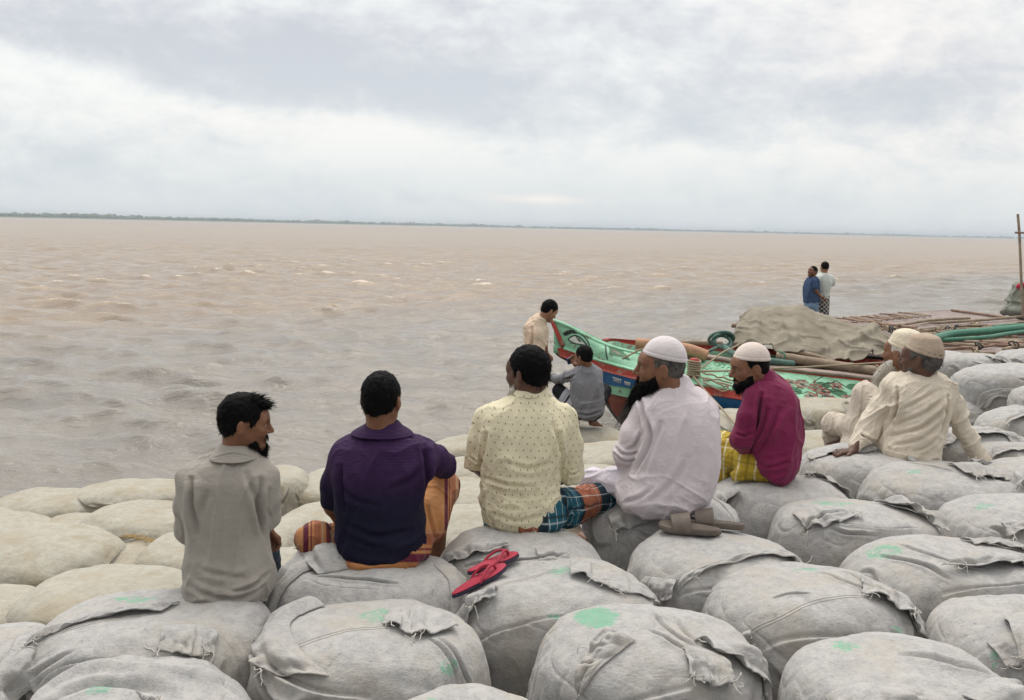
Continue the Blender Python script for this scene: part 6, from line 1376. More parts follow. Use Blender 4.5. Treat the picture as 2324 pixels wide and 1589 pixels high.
Gn = PL([(1257, 728, 10.75), (1287, 739, 10.66), (1370, 781, 10.45), (1442, 801, 10.35), (1500, 806, 10.32), (1602, 815, 10.35), (1662, 824, 10.4), (1746, 838, 10.4), (1947, 859, 10.3), (2011, 866, 10.3), (2120, 880, 10.35)])
St = PL([(1279, 789, 10.68), (1344, 812, 10.42), (1450, 842, 10.0), (1541, 862, 9.75), (1583, 871, 9.68), (1681, 886, 9.66), (1760, 898, 9.72), (1810, 905, 9.8), (1935, 930, 9.95), (2011, 945, 10.0), (2120, 955, 10.1)])
Sb = PL([(1283, 806, 10.68), (1344, 834, 10.42), (1450, 862, 9.98), (1541, 883, 9.73), (1583, 891, 9.66), (1681, 905, 9.64), (1760, 915, 9.7), (1810, 922, 9.78), (1935, 945, 9.93), (2011, 958, 9.98), (2120, 968, 10.08)])
Bb = PL([(1300, 818, 10.68), (1367, 868, 10.46), (1435, 882, 10.1), (1541, 905, 9.85), (1605, 921, 9.78), (1651, 935, 9.76), (1760, 950, 9.8), (1810, 955, 9.9), (1935, 965, 10.03), (2011, 975, 10.1), (2120, 985, 10.2)])
Gb = PL([(1310, 826, 10.7), (1367, 884, 10.5), (1423, 902, 10.2), (1541, 930, 9.95), (1617, 952, 9.9), (1660, 960, 9.9), (1760, 968, 9.95), (1810, 972, 10.0), (1935, 985, 10.1), (2011, 992, 10.2), (2120, 1000, 10.3)])
Kl = PL([(1330, 846, 10.74), (1375, 905, 10.62), (1404, 952, 10.5), (1541, 990, 10.2), (1617, 1000, 10.15), (1660, 1004, 10.15), (1760, 1010, 10.2), (1810, 1012, 10.3), (1935, 1015, 10.4), (2011, 1018, 10.45), (2120, 1020, 10.5)])
def surfside(s_, t_):
    i = np.clip(np.asarray(s_, float)*(NS-1), 0, NS-1.001); k = i.astype(int); f = (i-k)[:, None]; t_ = np.asarray(t_, float)[:, None]
    a = Gn[k]*(1-f)+Gn[k+1]*f; b = St[k]*(1-f)+St[k+1]*f; return a*(1-t_)+b*t_
# map frame position to (s,t) on the side so that the painting sits where it does on the real hull
_ss = np.linspace(0, 1, 1400); _tt = np.linspace(0, 1, 130); _S, _T = np.meshgrid(_ss, _tt); _q = surfside(_S.ravel(), _T.ravel()); _pu, _pv, _ = proj(_q)
def st(u, v):
    k = np.argmin((_pu-u)**2+(_pv-v)**2); return (_S.ravel()[k], _T.ravel()[k])
sts = lambda pts: [st(*q) for q in pts]
slab('side_panel', Gn, St, .035, M_GRN, boat, nt=10)
off = lambda L, y, z=0: L+np.array([0, y, z])
StR = PL([(1256, 788, 10.80), (1279, 793, 10.66), (1344, 812, 10.42), (1450, 842, 10.0), (1541, 862, 9.75), (1583, 871, 9.68), (1681, 886, 9.66), (1760, 898, 9.72), (1810, 905, 9.8), (1935, 930, 9.95), (2011, 945, 10.0), (2120, 955, 10.1)])
SbR = PL([(1261, 804, 10.80), (1283, 812, 10.66), (1344, 834, 10.42), (1450, 862, 9.98), (1541, 883, 9.73), (1583, 891, 9.66), (1681, 905, 9.64), (1760, 915, 9.7), (1810, 922, 9.78), (1935, 945, 9.93), (2011, 958, 9.98), (2120, 968, 10.08)])
slab('rub_rail', off(StR, -.045, .0), off(SbR, -.045, 0), .05, M_RED, boat, nt=4)
slab('rail_cap', off(St, -.050, .004), off(St, .03, .012), .022, M_GRN, boat, nt=3, nrm=UPV)
slab('blue_band', Sb, Bb, .035, M_BLU, boat, nt=6, bulge=.03)
slab('lower_strake', Bb, Gb, .035, M_GRN, boat, nt=5)
slab('bottom_planking', Gb, Kl, .04, M_RST, boat, nt=6)
# gunwale: red from the pipe aft, bare mint edge at the bow
k0, k1 = 16, 52
g1, g2 = Gn[:k0+24], Gn[k0+24:]
slab('gunwale', off(g1, -.02, .012), off(g1, .07, .02), .03, M_GRN, boat, nt=3, nrm=UPV)
slab('gunwale', off(g2, -.03, .03), off(g2, -.03, -.045), .03, M_RED, boat, nt=3); slab('gunwale_cap', off(g2, -.032, .034), off(g2, .16, .045), .03, M_PLK, boat, nt=3, nrm=UPV)
# stem: red edge board at the very bow, upper and lower
V, F = tube([P(1250, 724, 10.74), P(1263, 752, 10.72), P(1278, 786, 10.68)], [.026, .032, .03], 6, 14); link('stem', mesh_from('stem', V, F), M_RED, boat)
V, F = tube([P(1257, 789, 10.9), P(1268, 806, 10.72), P(1330, 846, 10.70), P(1404, 952, 10.5), P(1440, 965, 10.45)], [.015, .022, .028, .03, .03], 6, 30); link('keel', mesh_from('keel', V, F), paint_mat('dark_keel', (.05, .04, .035)), boat)
# far side, deck, inner face
Gf = PL([(1257, 727, 10.80), (1300, 742, 10.82), (1345, 764, 10.85), (1372, 777, 11.0), (1390, 775, 11.6), (1455, 780, 11.95), (1560, 786, 12.05), (1640, 792, 12.1), (1760, 800, 12.1), (1900, 815, 12.1), (2011, 826, 12.0), (2120, 836, 12.0)])
slab('far_side', Gf, off(Gf, -.15, -.42), .035, M_GRN, boat, nt=5, nrm=FY)
gf2 = Gf[26:]; slab('far_rail', off(gf2, -.05, .05), off(gf2, -.05, -.03), .06, M_RED, boat, nt=3)
dk_n, dk_f = off(Gn, .03, -.10), off(Gf, -.03, -.12)
slab('deck', dk_n, dk_f, .03, M_PLK, boat, nt=10, nrm=UPV)
# deck plank joints
parts = []
for k in range(34, 88, 3):
    parts.append(tube([dk_n[k]+[0, .1, .006], dk_f[k]+[0, -.1, .006]], .006, 5))
V, F = joinVF(parts); link('plank_joint', mesh_from('plank_joint', V, F), M_INK, boat)
def decal(name, parts, mat):
    V, F = joinVF(parts); link(name, mesh_from(name, V, F, False), mat, boat)
S_ = surfside
eye = lambda L: sts(L)
decal('painted_eye_white', [polyf(S_, eye([(1291, 769), (1306, 763), (1330, 783), (1306, 779)]))], M_WHT)
decal('painted_eye', [stroke(S_, eye([(1289, 770), (1297, 764), (1307, 762), (1320, 769), (1333, 785)]), .017, .0055), stroke(S_, eye([(1289, 770), (1297, 777), (1310, 781), (1333, 785)]), .015, .0055),
    stroke(S_, eye([(1279, 760), (1288, 755), (1297, 753), (1310, 755)]), .050, .0055), stroke(S_, eye([(1283, 762), (1296, 756), (1310, 755), (1323, 762), (1333, 773), (1338, 785)]), .016, .0055), blobf(S_, st(1312, 770), (.0058, .085), .0075)], M_INK)
decal('painted_eye_glint', [blobf(S_, st(1310, 768), (.0018, .026), .0095)], M_WHT)
decal('painted_flag', [polyf(S_, eye([(1380, 785), (1414, 796), (1420, 812), (1382, 804)])), polyf(S_, eye([(1413, 800), (1424, 806), (1430, 818), (1414, 810)]))], M_DGR)
decal('painted_flag_disc', [blobf(S_, st(1398, 799), (.0085, .10), .0065)], M_DRD)
decal('painted_mast', [stroke(S_, eye([(1373, 784), (1375, 798), (1378, 816)]), .018, .006)], M_INK)
V_, F_ = [], []
rs = np.random.RandomState(8)
fl, dk, lf = [], [], []
for (u, v) in ((1820, 872), (1850, 880), (1868, 888), (1898, 878), (1922, 905), (1795, 868), (1840, 898), (1880, 905)):
    for a in range(5):
        an = a*1.256+rs.rand(); fl.append(blobf(S_, st(u+9*math.cos(an), v+6*math.sin(an)), (.0052, .055), .004+.0004*a))
    dk.append(blobf(S_, st(u, v), (.003, .035), .0085))
for (u, v) in ((1867, 874), (1900, 890), (1908, 893), (1935, 878), (1806, 885)): lf.append(blobf(S_, st(u, v), (.0095, .10), .005))
for k in range(26):
    u0, v0 = 1770+rs.rand()*190, 868+rs.rand()*44; dk.append(stroke(S_, sts([(u0, v0), (u0+8+rs.randn()*5, v0-4+rs.randn()*4), (u0+18+rs.rand()*14, v0+rs.randn()*8)]), .012, .0045))
for k in range(8): fl.append(stroke(S_, sts([(1850+k*1.2, 862+k*3), (1848+k*1.0, 876+k*3)]), .03, .004))
decal('painted_flower', fl, M_DRD); [decal('painted_scroll', [q], M_INK) for q in dk]; decal('painted_leaf', lf, M_DGR)
sc_extra = 0; cur = []
for (u, v) in ((1628, 828), (1640, 832), (1655, 840), (1600, 842), (1665, 830), (1650, 850)):
    cur.append(stroke(S_, sts([(u-8, v), (u-3, v-6), (u+4, v-3), (u+2, v+3), (u-3, v+2)]), .010, .0045)); cur.append(stroke(S_, sts([(u+4, v-3), (u+12, v-6), (u+16, v)]), .008, .0045))
decal('painted_curl', cur, M_DGR)
# lettering on the blue band and above, in Bengali brush script
def surfblue(s_, t_):
    i = np.clip(np.asarray(s_, float)*(NS-1), 0, NS-1.001); k = i.astype(int); f = (i-k)[:, None]; t_ = np.asarray(t_, float)[:, None]
    a = Sb[k]*(1-f)+Sb[k+1]*f; b = Bb[k]*(1-f)+Bb[k+1]*f; return a*(1-t_)+b*t_+np.sin(t_*np.pi)*.03*np.array([0, -1.0, .1])
_qb = surfblue(_S.ravel(), _T.ravel()); _bu, _bv, _ = proj(_qb)
def stb(pts):
    r = []
    for u, v in pts:
        k = np.argmin((_bu-u)**2+(_bv-v)**2); r.append((_S.ravel()[k], _T.ravel()[k]))
    return r
def glyphs(u0, v0, sc, slope):
    G = [[(0, 0), (24, 0)], [(4, 0), (3, 5), (6, 9), (9, 5), (7, 2)], [(11, 0), (11, 10)], [(11, 4), (16, 3), (17, 8), (13, 9)], [(21, 0), (21, 10)]]
    return [[(u0+x*sc, v0+y*sc+x*sc*slope) for x, y in g] for g in G]
wr = []
for g in glyphs(1390, 848+8, .85, .30)+glyphs(1416, 866, .62, .25): wr.append(stroke(surfblue, stb(g), .012, .006, n=14))
decal('lettering', wr, M_WHT)
decal('painted_fish', [blobf(surfblue, stb([(1442, 878)])[0], (.0085, .12), .006), stroke(surfblue, stb([(1448, 878), (1456, 874)]), .03, .006, n=8)], M_YEL)
# rope lashing post with wound cord near the pipe
post = P(1574, 850, 9.85); V, F = tube([post+[0, 0, -.12], post+[0, 0, .20]], [.06, .055], 10, 6); link('cleat', mesh_from('cleat', V, F), M_RED, boat)
parts = []
for k in range(7):
    a = np.linspace(0, 2*np.pi, 22); parts.append(tube(post+np.stack([.075*np.cos(a), .075*np.sin(a), np.full(22, -.0+.028*k)+.006*np.sin(a*2)], 1), .013, 6))
V, F = joinVF(parts); link('lashing', mesh_from('lashing', V, F), M_ROPE, boat)
# loose things lying on the boat
def rope_thing(name, label, cat, pts, r, mat, n=60, sides=7, group=None):
    V, F = tube([q if isinstance(q, np.ndarray) else P(*q) for q in pts], r, sides, n); me = mesh_from(name, V, F); lo = V.min(0); c = V.mean(0); o = link(name, me, mat, None, loc=(c[0], c[1], lo[2]), label=label, category=cat)
    if group: o['group'] = group
    return o
def wob(pts, amp, seed, m=4):
    rs = np.random.RandomState(seed); p = crom([P(*q) for q in pts], len(pts)*m); p[1:-1] += rs.randn(len(p)-2, 3)*amp; return p
rope_thing('rope', 'rope looped over the mint side panel and hanging down to the red rail', 'rope', wob([(1578, 838, 9.8), (1620, 852, 9.7), (1660, 862, 9.68), (1690, 868, 9.70), (1700, 876, 9.66), (1690, 882, 9.62), (1650, 874, 9.62), (1610, 862, 9.66), (1580, 852, 9.74)], .006, 1, 3), .011, M_ROPE, 90)
rope_thing('rope', 'rope stretched level across the boat behind the magenta shirt', 'rope', [(1578, 842, 9.75), (1640, 842, 9.8), (1720, 838, 9.9), (1850, 832, 10.2), (2020, 822, 10.6)], .012, M_ROPE)
rope_thing('mooring_rope', 'mooring rope running from the boat cleat down to the sandbags', 'rope', [(1574, 855, 9.75), (1600, 886, 9.5), (1640, 930, 9.1), (1668, 962, 8.7), (1690, 985, 8.4)], .012, M_ROPE)
rope_thing('rope', 'thin rope curving up from the cleat over the clay-coloured pipe', 'rope', [(1582, 842, 9.8), (1610, 822, 10.0), (1640, 800, 10.4), (1662, 790, 10.7), (1680, 780, 11.2)], .011, M_ROPE)
rope_thing('rope', 'tangled rope coil lying low on the mint panel', 'rope', wob([(1600, 862, 9.66), (1630, 870, 9.62), (1655, 880, 9.6), (1640, 888, 9.58), (1612, 876, 9.6), (1596, 866, 9.64), (1626, 862, 9.68), (1662, 870, 9.66)], .010, 5, 3), .010, M_ROPE, 90)
rope_thing('rope', 'pale forked rope end tied at the bow edge beside the painted flag', 'rope', wob([(1412, 814, 10.20), (1432, 805, 10.20), (1452, 794, 10.2), (1474, 788, 10.2), (1500, 786, 10.22)], .004, 6, 3), .013, M_ROPE, 50)
rope_thing('clay_pipe', 'thick clay-coloured pipe lying along the near rail of the boat', 'pipe', [(1444, 779, 10.55), (1500, 786, 10.45), (1560, 793, 10.28), (1604, 808, 10.25)], .075, M_PIPE, 30, 16)
def hose_coil():
    parts = []; c = P(1640, 786, 11.2); rs = np.random.RandomState(2)
    for k in range(4):
        a = np.linspace(0, 2*np.pi*1.15, 40)+k; r = .10+.018*k; parts.append(tube(c+np.stack([r*1.15*np.cos(a), .10*np.sin(a*1.0+k)+.03*k, r*.75*np.sin(a)+.06+.01*k], 1), .022, 8))
    parts.append(tube([c+[-.1, -.1, 0], P(1600, 800, 10.9), P(1560, 806, 10.7), P(1520, 800, 10.9)], .022, 8, 30)); parts.append(tube([c, P(1670, 806, 10.6), P(1690, 812, 10.4), P(1750, 820, 10.5), P(1800, 826, 10.6)], .045, 10, 30))
    V, F = joinVF(parts); link('green_hose', mesh_from('green_hose', V, F), M_GHOSE2, None, loc=c, label='dull green hose coiled on the boat deck beside the tarpaulin', category='hose')
hose_coil()
def bamboo(name, label, pts, r, mat=M_BAM, group=None, parent=None, nod=.38):
    p = crom([P(*q) if len(q) == 3 and not isinstance(q, np.ndarray) else q for q in pts], 46); L = np.concatenate([[0], np.cumsum(np.linalg.norm(np.diff(p, axis=0), axis=1))])
    # finer sampling with swollen nodes
    n = max(24, int(L[-1]/.04)); tt = np.linspace(0, L[-1], n); q = np.stack([np.interp(tt, L, p[:, i]) for i in range(3)], 1); rad = r*(1+.14*np.exp(-(((tt % nod)-nod/2)/.018)**2))
    V, F = tube(q, list(rad), 9); me = mesh_from(name, V, F)
    if parent is not None: return link(name, me, mat, parent)
    c = V.mean(0); o = link(name, me, mat, None, loc=(c[0], c[1], V[:, 2].min()), label=label, category='bamboo pole')
    if group: o['group'] = group
    return o
bamboo('bamboo_pole', 'thick bamboo pole lashed along the boat deck below the tarpaulin', [(1762, 808, 10.9), (1850, 822, 10.7), (1940, 836, 10.5), (2030, 846, 10.4)], .062)
bamboo('bamboo_pole', 'slim bamboo pole lying against the near edge of the tarpaulin', [(1794, 796, 11.0), (1850, 808, 10.8), (1890, 822, 10.7)], .032)
bamboo('bamboo_pole', 'long bamboo pole on the far rail behind the white cap', [(1538, 779, 11.9), (1580, 778, 11.9), (1640, 780, 11.8)], .035)
bamboo('bamboo_pole', 'dark bamboo stub sticking out over the water left of the tarpaulin', [(1662, 739, 12.5), (1684, 741, 12.4), (1710, 745, 12.3)], .035, M_BAM2)
lsh = []
for (u, v, d) in ((1768, 809, 10.9), (1776, 811, 10.87), (1990, 842, 10.43), (2000, 843, 10.42)):
    c = P(u, v, d); a = np.linspace(0, 2*np.pi, 20); lsh.append(tube(c+np.stack([.01*np.sin(a*3), .075*np.cos(a), .075*np.sin(a)], 1), .010, 6))
V, F = joinVF(lsh[:2]); link('cord_lashing', mesh_from('cord_lashing', V, F), M_GHOSE, None, loc=V.mean(0), label='green cord lashing round the thick bamboo pole\'s left end', category='lashing')
V, F = joinVF(lsh[2:]); link('cord_lashing', mesh_from('cord_lashing', V, F), M_ROPE, None, loc=V.mean(0), label='pale cord lashing round the thick bamboo pole\'s right end', category='lashing')
# ================================================================ TARPAULIN
def m_tarp(t):
    o = t.coord('Object'); n = t.noise(o, 2.2, 5, .6); f_ = t.noise(o, 150, 2, .5); s_ = t.noise(o, 7, 5, .7); x, y, z = t.sep(o)
    col = t.mix(n.ss(.35, .65), (.225, .20, .155), (.30, .27, .215)); col = t.mix(s_.ss(.60, .68)*.5, col, (.12, .10, .07)); col = t.mix(t.noise(o, 1.4, 3).ss(.6, .7)*.4, col, (.20, .17, .11))
    return {'Base Color': col, 'Roughness': .9, 'Normal': t.bump(f_*.4+s_, .006, .7), 'Specular IOR Level': .2}
def tarp():
    top = PL([(1672, 735, 11.9), (1690, 718, 12.2), (1712, 706, 12.4), (1765, 703, 12.5), (1827, 700, 12.5), (1871, 714, 12.4), (1916, 735, 12.2), (1950, 747, 12.0), (1980, 747, 11.9), (2000, 766, 11.7), (2016, 786, 11.6)], 130)
    mid = PL([(1664, 760, 11.5), (1690, 756, 11.5), (1716, 752, 11.5), (1765, 752, 11.5), (1827, 752, 11.5), (1860, 765, 11.4), (1900, 772, 11.4), (1930, 778, 11.3), (1960, 776, 11.3), (1990, 784, 11.3), (2012, 794, 11.4)], 130)
    bot = PL([(1662, 784, 11.3), (1690, 792, 11.1), (1735, 788, 11.0), (1765, 800, 10.95), (1800, 801, 10.9), (1818, 803, 10.9), (1860, 816, 10.9), (1905, 820, 10.85), (1951, 818, 10.9), (1976, 806, 11.0), (2014, 798, 11.3)], 130)
    bk = PL([(1676, 770, 12.6), (1700, 770, 13.2), (1730, 768, 13.4), (1765, 768, 13.5), (1827, 770, 13.5), (1871, 775, 13.4), (1916, 780, 13.0), (1950, 785, 12.8), (1980, 790, 12.6), (2000, 792, 12.3), (2016, 796, 11.9)], 130)
    rows = []
    for t in np.linspace(0, 1, 34): rows.append(bk*(1-t)+top*t+np.array([0, 0, 1])*.10*np.sin(t*np.pi))
    for t in np.linspace(0, 1, 40)[1:]: rows.append(top*(1-t)+mid*t+np.array([0, -.6, .6])*.10*np.sin(t*np.pi))
    for t in np.linspace(0, 1, 40)[1:]: rows.append(mid*(1-t)+bot*t)
    g = np.stack(rows); V = g.reshape(-1, 3); nr, nc = g.shape[:2]; Fq = grid_faces(nr, nc); N = vnormals(V, Fq)
    if N[:, 2].mean() < 0: Fq = Fq[:, ::-1]; N = -N
    q = V*1.6; q = q+.8*np.stack([fbm(V*1.1, 2), fbm(V*1.1+7, 2), fbm(V*1.1+13, 2)], -1)
    r1 = 1-np.abs(vnoise(q*np.array([1.0, .6, 1.2])+3)-.5)*2; r2 = 1-np.abs(vnoise(q*2.3+11)-.5)*2
    r3 = 1-np.abs(vnoise(q*np.array([4.5, 4.5, 3])+31)-.5)*2; pn_ = (np.floor(V[:, 0]*1.3+vnoise(V*.8)*2) % 2)*.0; d = .07*(r1**9-.1)+.035*(r2**8-.12)+.010*(r3**4-.25)+.05*fbm(V*1.6, 2)+.012*fbm(V*9, 3); U, W_, _ = proj(V)
    for pts, a, w in (([(1712, 706), (1716, 750), (1712, 790)], .05, 12), ([(1827, 700), (1800, 745), (1790, 790)], .03, 20), ([(1770, 768), (1792, 776), (1806, 772)], .07, 8), ([(1980, 748), (1930, 778), (1860, 800), (1820, 803)], .06, 8), ([(1900, 778), (1906, 800), (1905, 820)], .05, 9), ([(1960, 785), (1975, 800)], .04, 8)):
        pl = crom(pts, 20); dd = np.min(np.hypot(U[:, None]-pl[:, 0], W_[:, None]-pl[:, 1]), 1); d += a*np.exp(-(dd/w)**2)
    d = d.reshape(nr, nc); d[:, :2] *= .3; d[:, -2:] *= .3; V = V+N*d.reshape(-1)[:, None]
    n = len(V); me = mesh_from('tarpaulin', V, Fq); o = link('tarpaulin', me, newmat('canvas', m_tarp), None, loc=(float(V[:, 0].mean()), float(V[:, 1].mean()), float(V[:, 2].min())), label='crumpled khaki tarpaulin heaped over the cargo of the mint boat', category='tarpaulin')
    so = o.modifiers.new('thickness', 'SOLIDIFY'); so.thickness = .01; so.offset = -1
tarp()
# dark hold under the tarpaulin's raised corner
# ================================================================ BAMBOO JETTY
jet = empty('bamboo_jetty', PZ(2150, 760, .0), 'long bamboo and matting jetty reaching out over the river beyond the sandbags', 'jetty')
def JZ(u, v, z=.42): return PZ(u, v, z)
def mat_m(t):
    o = t.coord('Object'); x, y, z = t.sep(o); n = t.noise(o, 3, 4, .6); s_ = (x*(1/.05)).fract(); w_ = t.noise(t.comb(x*20, y*2, 0), 1, 3, .6)
    return {'Base Color': t.mix(w_.ss(.3, .7), t.mix(n.ss(.4, .6), (.27, .22, .20), (.36, .30, .28)), (.20, .155, .14)), 'Roughness': .85, 'Normal': t.bump(w_, .01, .6)}
M_MAT = newmat('woven_matting', mat_m)
A = crom([JZ(1868, 735), JZ(1900, 722), JZ(2160, 704), JZ(2300, 724), JZ(2420, 742)], 60); B = crom([JZ(1868, 790, .40), JZ(1950, 800, .40), JZ(2100, 812, .40), JZ(2300, 826, .40), JZ(2420, 838, .40)], 60)
slab('deck_matting', A, B, .05, M_MAT, jet, nt=24, nrm=UPV)
rs = np.random.RandomState(21); npole = 0
def jp(u0, v0, u1, v1, r, z=.46, m=None):
    a, b = JZ(u0, v0, z), JZ(u1, v1, z+rs.rand()*.04); c = (a+b)/2+rs.randn(3)*[.09, .07, .03]
    bamboo('pole', '', [a, c, b], r*.8, m or (M_BAM if rs.rand() < .55 else M_BAM2), parent=jet, nod=.45)
for k in range(13): jp(1885+k*14, 722-k*1.1+rs.randn(), 1945+k*14, 732-k*1.2+rs.randn(), .028)     # slats at the near-left deck edge
jp(1930, 720, 2080, 745, .05); jp(2160, 704, 2290, 722, .05); jp(1905, 748, 2010, 740, .05); jp(1960, 752, 2140, 727, .055); jp(2040, 738, 2200, 722, .05, .5); jp(2120, 733, 2324, 718, .05, .5)
for k in range(22):
    u = 1990+rs.rand()*250; v = 742+rs.rand()*34+(u-2000)*.01; L = 70+rs.rand()*110; jp(u, v, u+L, v+4+rs.rand()*8-(rs.rand() < .3)*8, .036+.02*rs.rand(), .48)
for k in range(14):
    u = 2070+rs.rand()*220; v = 738+rs.rand()*20; jp(u, v, u+60+rs.rand()*60, v-6-rs.rand()*6, .034+.02*rs.rand(), .52)
for k in range(10):
    u = 2130+rs.rand()*150; v = 786+rs.rand()*30; jp(u, v, u+60+rs.rand()*90, v-2+rs.randn()*3, .035+.02*rs.rand(), .47)
for k in range(9):
    a = JZ(1900+k*52, 722+(k % 3)*10+k*1.5, .40); V, F = tube([a+[0, .2, 0], a+[0, .2, -1.6]], .06, 8); link('pile', mesh_from('pile', V, F), M_BAM2, jet)
kn = []
for k in range(24):
    c = JZ(2000+rs.rand()*310, 738+rs.rand()*66, .52); a = np.linspace(0, 4*np.pi, 26); r = .07+.04*rs.rand(); kn.append(tube(c+np.stack([r*.5*np.cos(a*1.3), r*np.cos(a), r*.8*np.sin(a)+.02], 1)+rs.randn(26, 3)*.012, .016, 6))
for i, (V, F) in enumerate(kn): link('rope_knot', mesh_from('rope_knot', V, F), M_INK if i % 2 else M_ROPE, jet)
rope_thing('green_pipe', 'thick bright green flexible pipe laid over the bamboo jetty', 'pipe', [JZ(2095, 775, .6), JZ(2125, 767, .62), JZ(2160, 758, .64), JZ(2230, 752, .64), JZ(2290, 746, .64), JZ(2400, 737, .66)], .085, M_GHOSE, 60, 12)
rope_thing('green_pipe', 'slimmer green pipe below the thick one on the jetty', 'pipe', [JZ(2070, 776, .56), JZ(2130, 772, .56), JZ(2230, 766, .57), JZ(2290, 757, .58), JZ(2400, 742, .6)], .045, M_GHOSE, 60, 10)
rope_thing('green_pipe', 'short length of green pipe crossing the poles near the jetty end', 'pipe', [JZ(2255, 742, .66), JZ(2290, 738, .68), JZ(2400, 736, .68)], .04, M_GHOSE, 30, 10)
rope_thing('green_pipe', 'green pipe end peeping out beside the cream knitted cap', 'pipe', [JZ(1960, 790, .55), JZ(2000, 782, .55), JZ(2040, 770, .55), JZ(2075, 764, .6)], .06, M_GHOSE, 30, 10)
bamboo('bamboo_mast', 'tall thin bamboo mast with a short cross stick, leaning at the jetty end', [JZ(2322, 722, .5), P(2318, 640, depth(JZ(2322, 722, .5))), P(2314, 540, depth(JZ(2322, 722, .5))), P(2310, 486, depth(JZ(2322, 722, .5)))], .036, M_BAM, nod=.9)
mast = bpy.data.objects['bamboo_mast']; dM = depth(JZ(2322, 722, .5)); V, F = tube([P(2304, 528, dM-.1), P(2340, 529, dM-.1)], .03, 8, 6); link('cross_stick', mesh_from('cross_stick', V, F), M_BAM2, mast, loc=mast['_l'])
def cover():
    c = JZ(2325, 716, .5); F_ = Sdf(.03); d = depth(c); F_.ell(P(2330, 676, d), [.52, .5, .42], k=.1).ell(P(2326, 705, d), [.62, .6, .28], k=.1).cap(P(2318, 656, d), P(2350, 660, d), .16, .2, .15)
    V, Fq = F_.build(2); N = vnormals(V, Fq); r = 1-np.abs(vnoise(V*2.6)-.5)*2; V = V+N*(.10*(r**3-.3)+.05*fbm(V*6, 2))[:, None]
    link('covered_bundle', mesh_from('covered_bundle', V, Fq), cloth_mat('grey_green_canvas', (.25, .27, .23), (.18, .185, .15)), None, loc=(c[0], c[1], V[:, 2].min()), label='grey-green canvas bundle at the foot of the bamboo mast', category='bundle')
    F2 = Sdf(.012); F2.cap(P(2312, 650, d-.35), P(2322, 646, d-.3), .07, .06, .03).cap(P(2322, 646, d-.3), P(2330, 652, d-.3), .06, .05, .03); V, Fq = F2.build(1); V += .03*fbm(V*14, 2)[:, None]
    link('red_cloth', mesh_from('red_cloth', V, Fq), cloth_mat('crimson_cloth', (.45, .02, .06)), None, loc=V.mean(0), label='small crimson cloth tied on top of the canvas bundle', category='cloth')
cover()
# ================================================================ FOOTWEAR on the bags
def onbag(u, v, z=ZT): return PZ(u, v, z)
def sole_outline(n=40, L=.27, W=.10, toe=.5):
    t = np.linspace(0, 2*np.pi, n, endpoint=False); y = -np.cos(t)*L/2; s_ = np.sin(t); w = W/2*(0.78+.26*np.sin((y/L+.15)*np.pi)-.12*np.exp(-((y+.02)/.05)**2)); return np.stack([np.sign(s_)*np.abs(s_)**.75*w, y], 1)
def extr(outl, z0, z1, bev=.003, prof=None):
    n = len(outl); c = outl.mean(0); V = []; lv = [(z0, .94), (z0+bev, 1.0), (z1-bev, 1.0), (z1, .95), (z1-.002, .80), (z1-.003, .4)]
    for z, s_ in lv:
        o = c+(outl-c)*s_; V.append(np.column_stack([o, np.full(n, z)]))
    V = np.concatenate(V); F = [tuple(f) for f in grid_faces(len(lv), n, True)]+[tuple(range(n))[::-1], tuple((len(lv)-1)*n+i for i in range(n))]; return V, F
def place_on(V, p, yaw, tilt=(0, 0), s_=1.0):
    Rm = np.array(Matrix.Rotation(yaw, 3, 'Z')@Matrix.Rotation(tilt[0], 3, 'X')@Matrix.Rotation(tilt[1], 3, 'Y')); return (np.asarray(V)*s_)@Rm.T+p
def rubber(name, c, r=.55): return newmat(name, lambda t: {'Base Color': t.mix(t.noise(t.coord('Object'), 14, 4, .6).ss(.4, .65), c, tuple(q*.75 for q in c)), 'Roughness': r, 'Normal': t.bump(t.noise(t.coord('Object'), 200, 2), .001, .5)})
M_FRED = rubber('red_rubber', (.40, .022, .055), .6); M_FNAV = rubber('navy_rubber', (.018, .018, .05), .5); M_SLD = rubber('brown_grey_foam', (.15, .122, .098), .6)
def tiltof(key, p, yaw):
    # rest on the bag: fit a plane to the cloth around p
    b = BAGS[key]; Ug, Vg = np.meshgrid(np.linspace(-.9, .9, 121), np.linspace(-.9, .9, 121)); q = b.S(Ug.ravel(), Vg.ravel()); m = (np.hypot(q[:, 0]-p[0], q[:, 1]-p[1]) < .11) & (q[:, 2] > p[2]-.07); A_ = np.column_stack([q[m, 0]-p[0], q[m, 1]-p[1], np.ones(m.sum())]); c = np.linalg.lstsq(A_, q[m, 2], rcond=None)[0]
    gx, gy = c[0], c[1]; res = (q[m, 2]-A_@c).max(); z = c[2]+max(0.0, res)*.6
    cy, sy = math.cos(yaw), math.sin(yaw); lx, ly = gx*cy+gy*sy, -gx*sy+gy*cy
    return np.array([p[0], p[1], z+.004]), (math.atan(ly), -math.atan(lx))
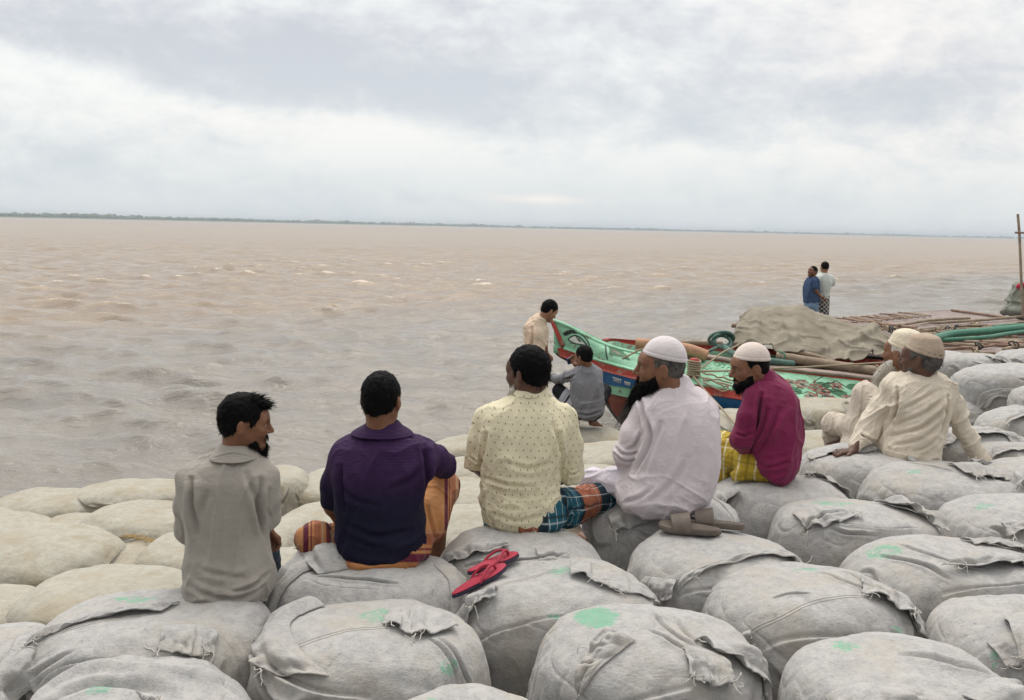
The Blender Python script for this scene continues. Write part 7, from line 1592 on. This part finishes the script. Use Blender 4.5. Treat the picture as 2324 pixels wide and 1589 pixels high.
def flipflop(p, yaw, tilt, label):
    e = empty('flip_flop', p, label, 'flip-flop', 'pair of red flip-flops'); o = sole_outline(); V, F = extr(o*1.0, 0, .014); link('sole', mesh_from('sole', place_on(V, p, yaw, tilt), F), M_FNAV, e)
    V, F = extr(o*.985, .0145, .021); link('footbed', mesh_from('footbed', place_on(V, p, yaw, tilt), F), M_FRED, e)
    # navy heel zone printed on the footbed
    h = o.copy(); h = h[h[:, 1] < .0]; V = np.column_stack([h*.93, np.full(len(h), .0205)]); 
    parts = [tube([(0, .085, .022), (0, .080, .040), (-.022, .045, .048), (-.040, .005, .030), (-.044, -.015, .016)], .0062, 8, 26), tube([(0, .085, .022), (0, .080, .040), (.022, .045, .048), (.040, .005, .030), (.044, -.015, .016)], .0062, 8, 26)]
    V, F = joinVF(parts); link('strap', mesh_from('strap', place_on(V, p, yaw, tilt), F), M_FRED, e)
def slide(p, yaw, tilt, label):
    e = empty('slide_sandal', p, label, 'sandal', 'pair of grey-brown slide sandals'); o = sole_outline(48, .30, .122); V, F = extr(o, 0, .032, .008); link('sole', mesh_from('sole', place_on(V, p, yaw, tilt), F), M_SLD, e)
    g = []
    for y in np.linspace(-.005, .085, 12):
        a = np.linspace(0, np.pi, 22); lift = .078-.026*(y/.1); g.append(np.stack([np.cos(a)*.058, np.full(22, y)+.012*np.sin(a), .012+np.sin(a)**.8*lift], 1))
    g = np.stack(g); V = g.reshape(-1, 3); Fq = grid_faces(12, 22); N = vnormals(V, Fq); s0 = 1 if N[:, 2].mean() > 0 else -1
    m = len(V); V2 = np.concatenate([V+N*.004*s0, V-N*.004*s0]); ring = np.array(list(range(22))+[k*22+21 for k in range(1, 12)]+[11*22+k for k in range(20, -1, -1)]+[k*22 for k in range(10, 0, -1)]); nx = np.roll(ring, -1)
    F2 = np.concatenate([Fq, Fq[:, ::-1]+m, np.stack([nx, ring, ring+m, nx+m], 1)]); link('strap', mesh_from('strap', place_on(V2, p, yaw, tilt), F2), M_SLD, e)
def top_at(key, u, v):
    b = BAGS[key]; Ug, Vg = np.meshgrid(np.linspace(-1, 1, 81), np.linspace(-1, 1, 81)); q = b.S(Ug.ravel(), Vg.ravel()); pu, pv, dd = proj(q); c = (pu-u)**2+(pv-v)**2; near = c < c.min()+40; i = np.where(near)[0][np.argmin(dd[near])]; return q[i]
for key, (u, v), yw, lb, fn, dz in (('F6', (1088, 1322), R_(-60), 'red flip-flop nearer the camera of the pair on the grey sandbag', flipflop, 0), ('F6', (1122, 1290), R_(-52), 'red flip-flop of the pair lying behind, its navy heel showing', flipflop, .012),
        ('F11', (1566, 1208), R_(82), 'grey-brown slide sandal of the pair standing nearer the camera', slide, 0), ('F11', (1618, 1186), R_(76), 'grey-brown slide sandal of the pair standing behind the other', slide, .004)):
    p_ = top_at(key, u, v); p_, tl = tiltof(key, p_, yw); tl = (tl[0]*.7, tl[1]*.7); fn(p_+[0, 0, dz+.008], yw, tl, lb)
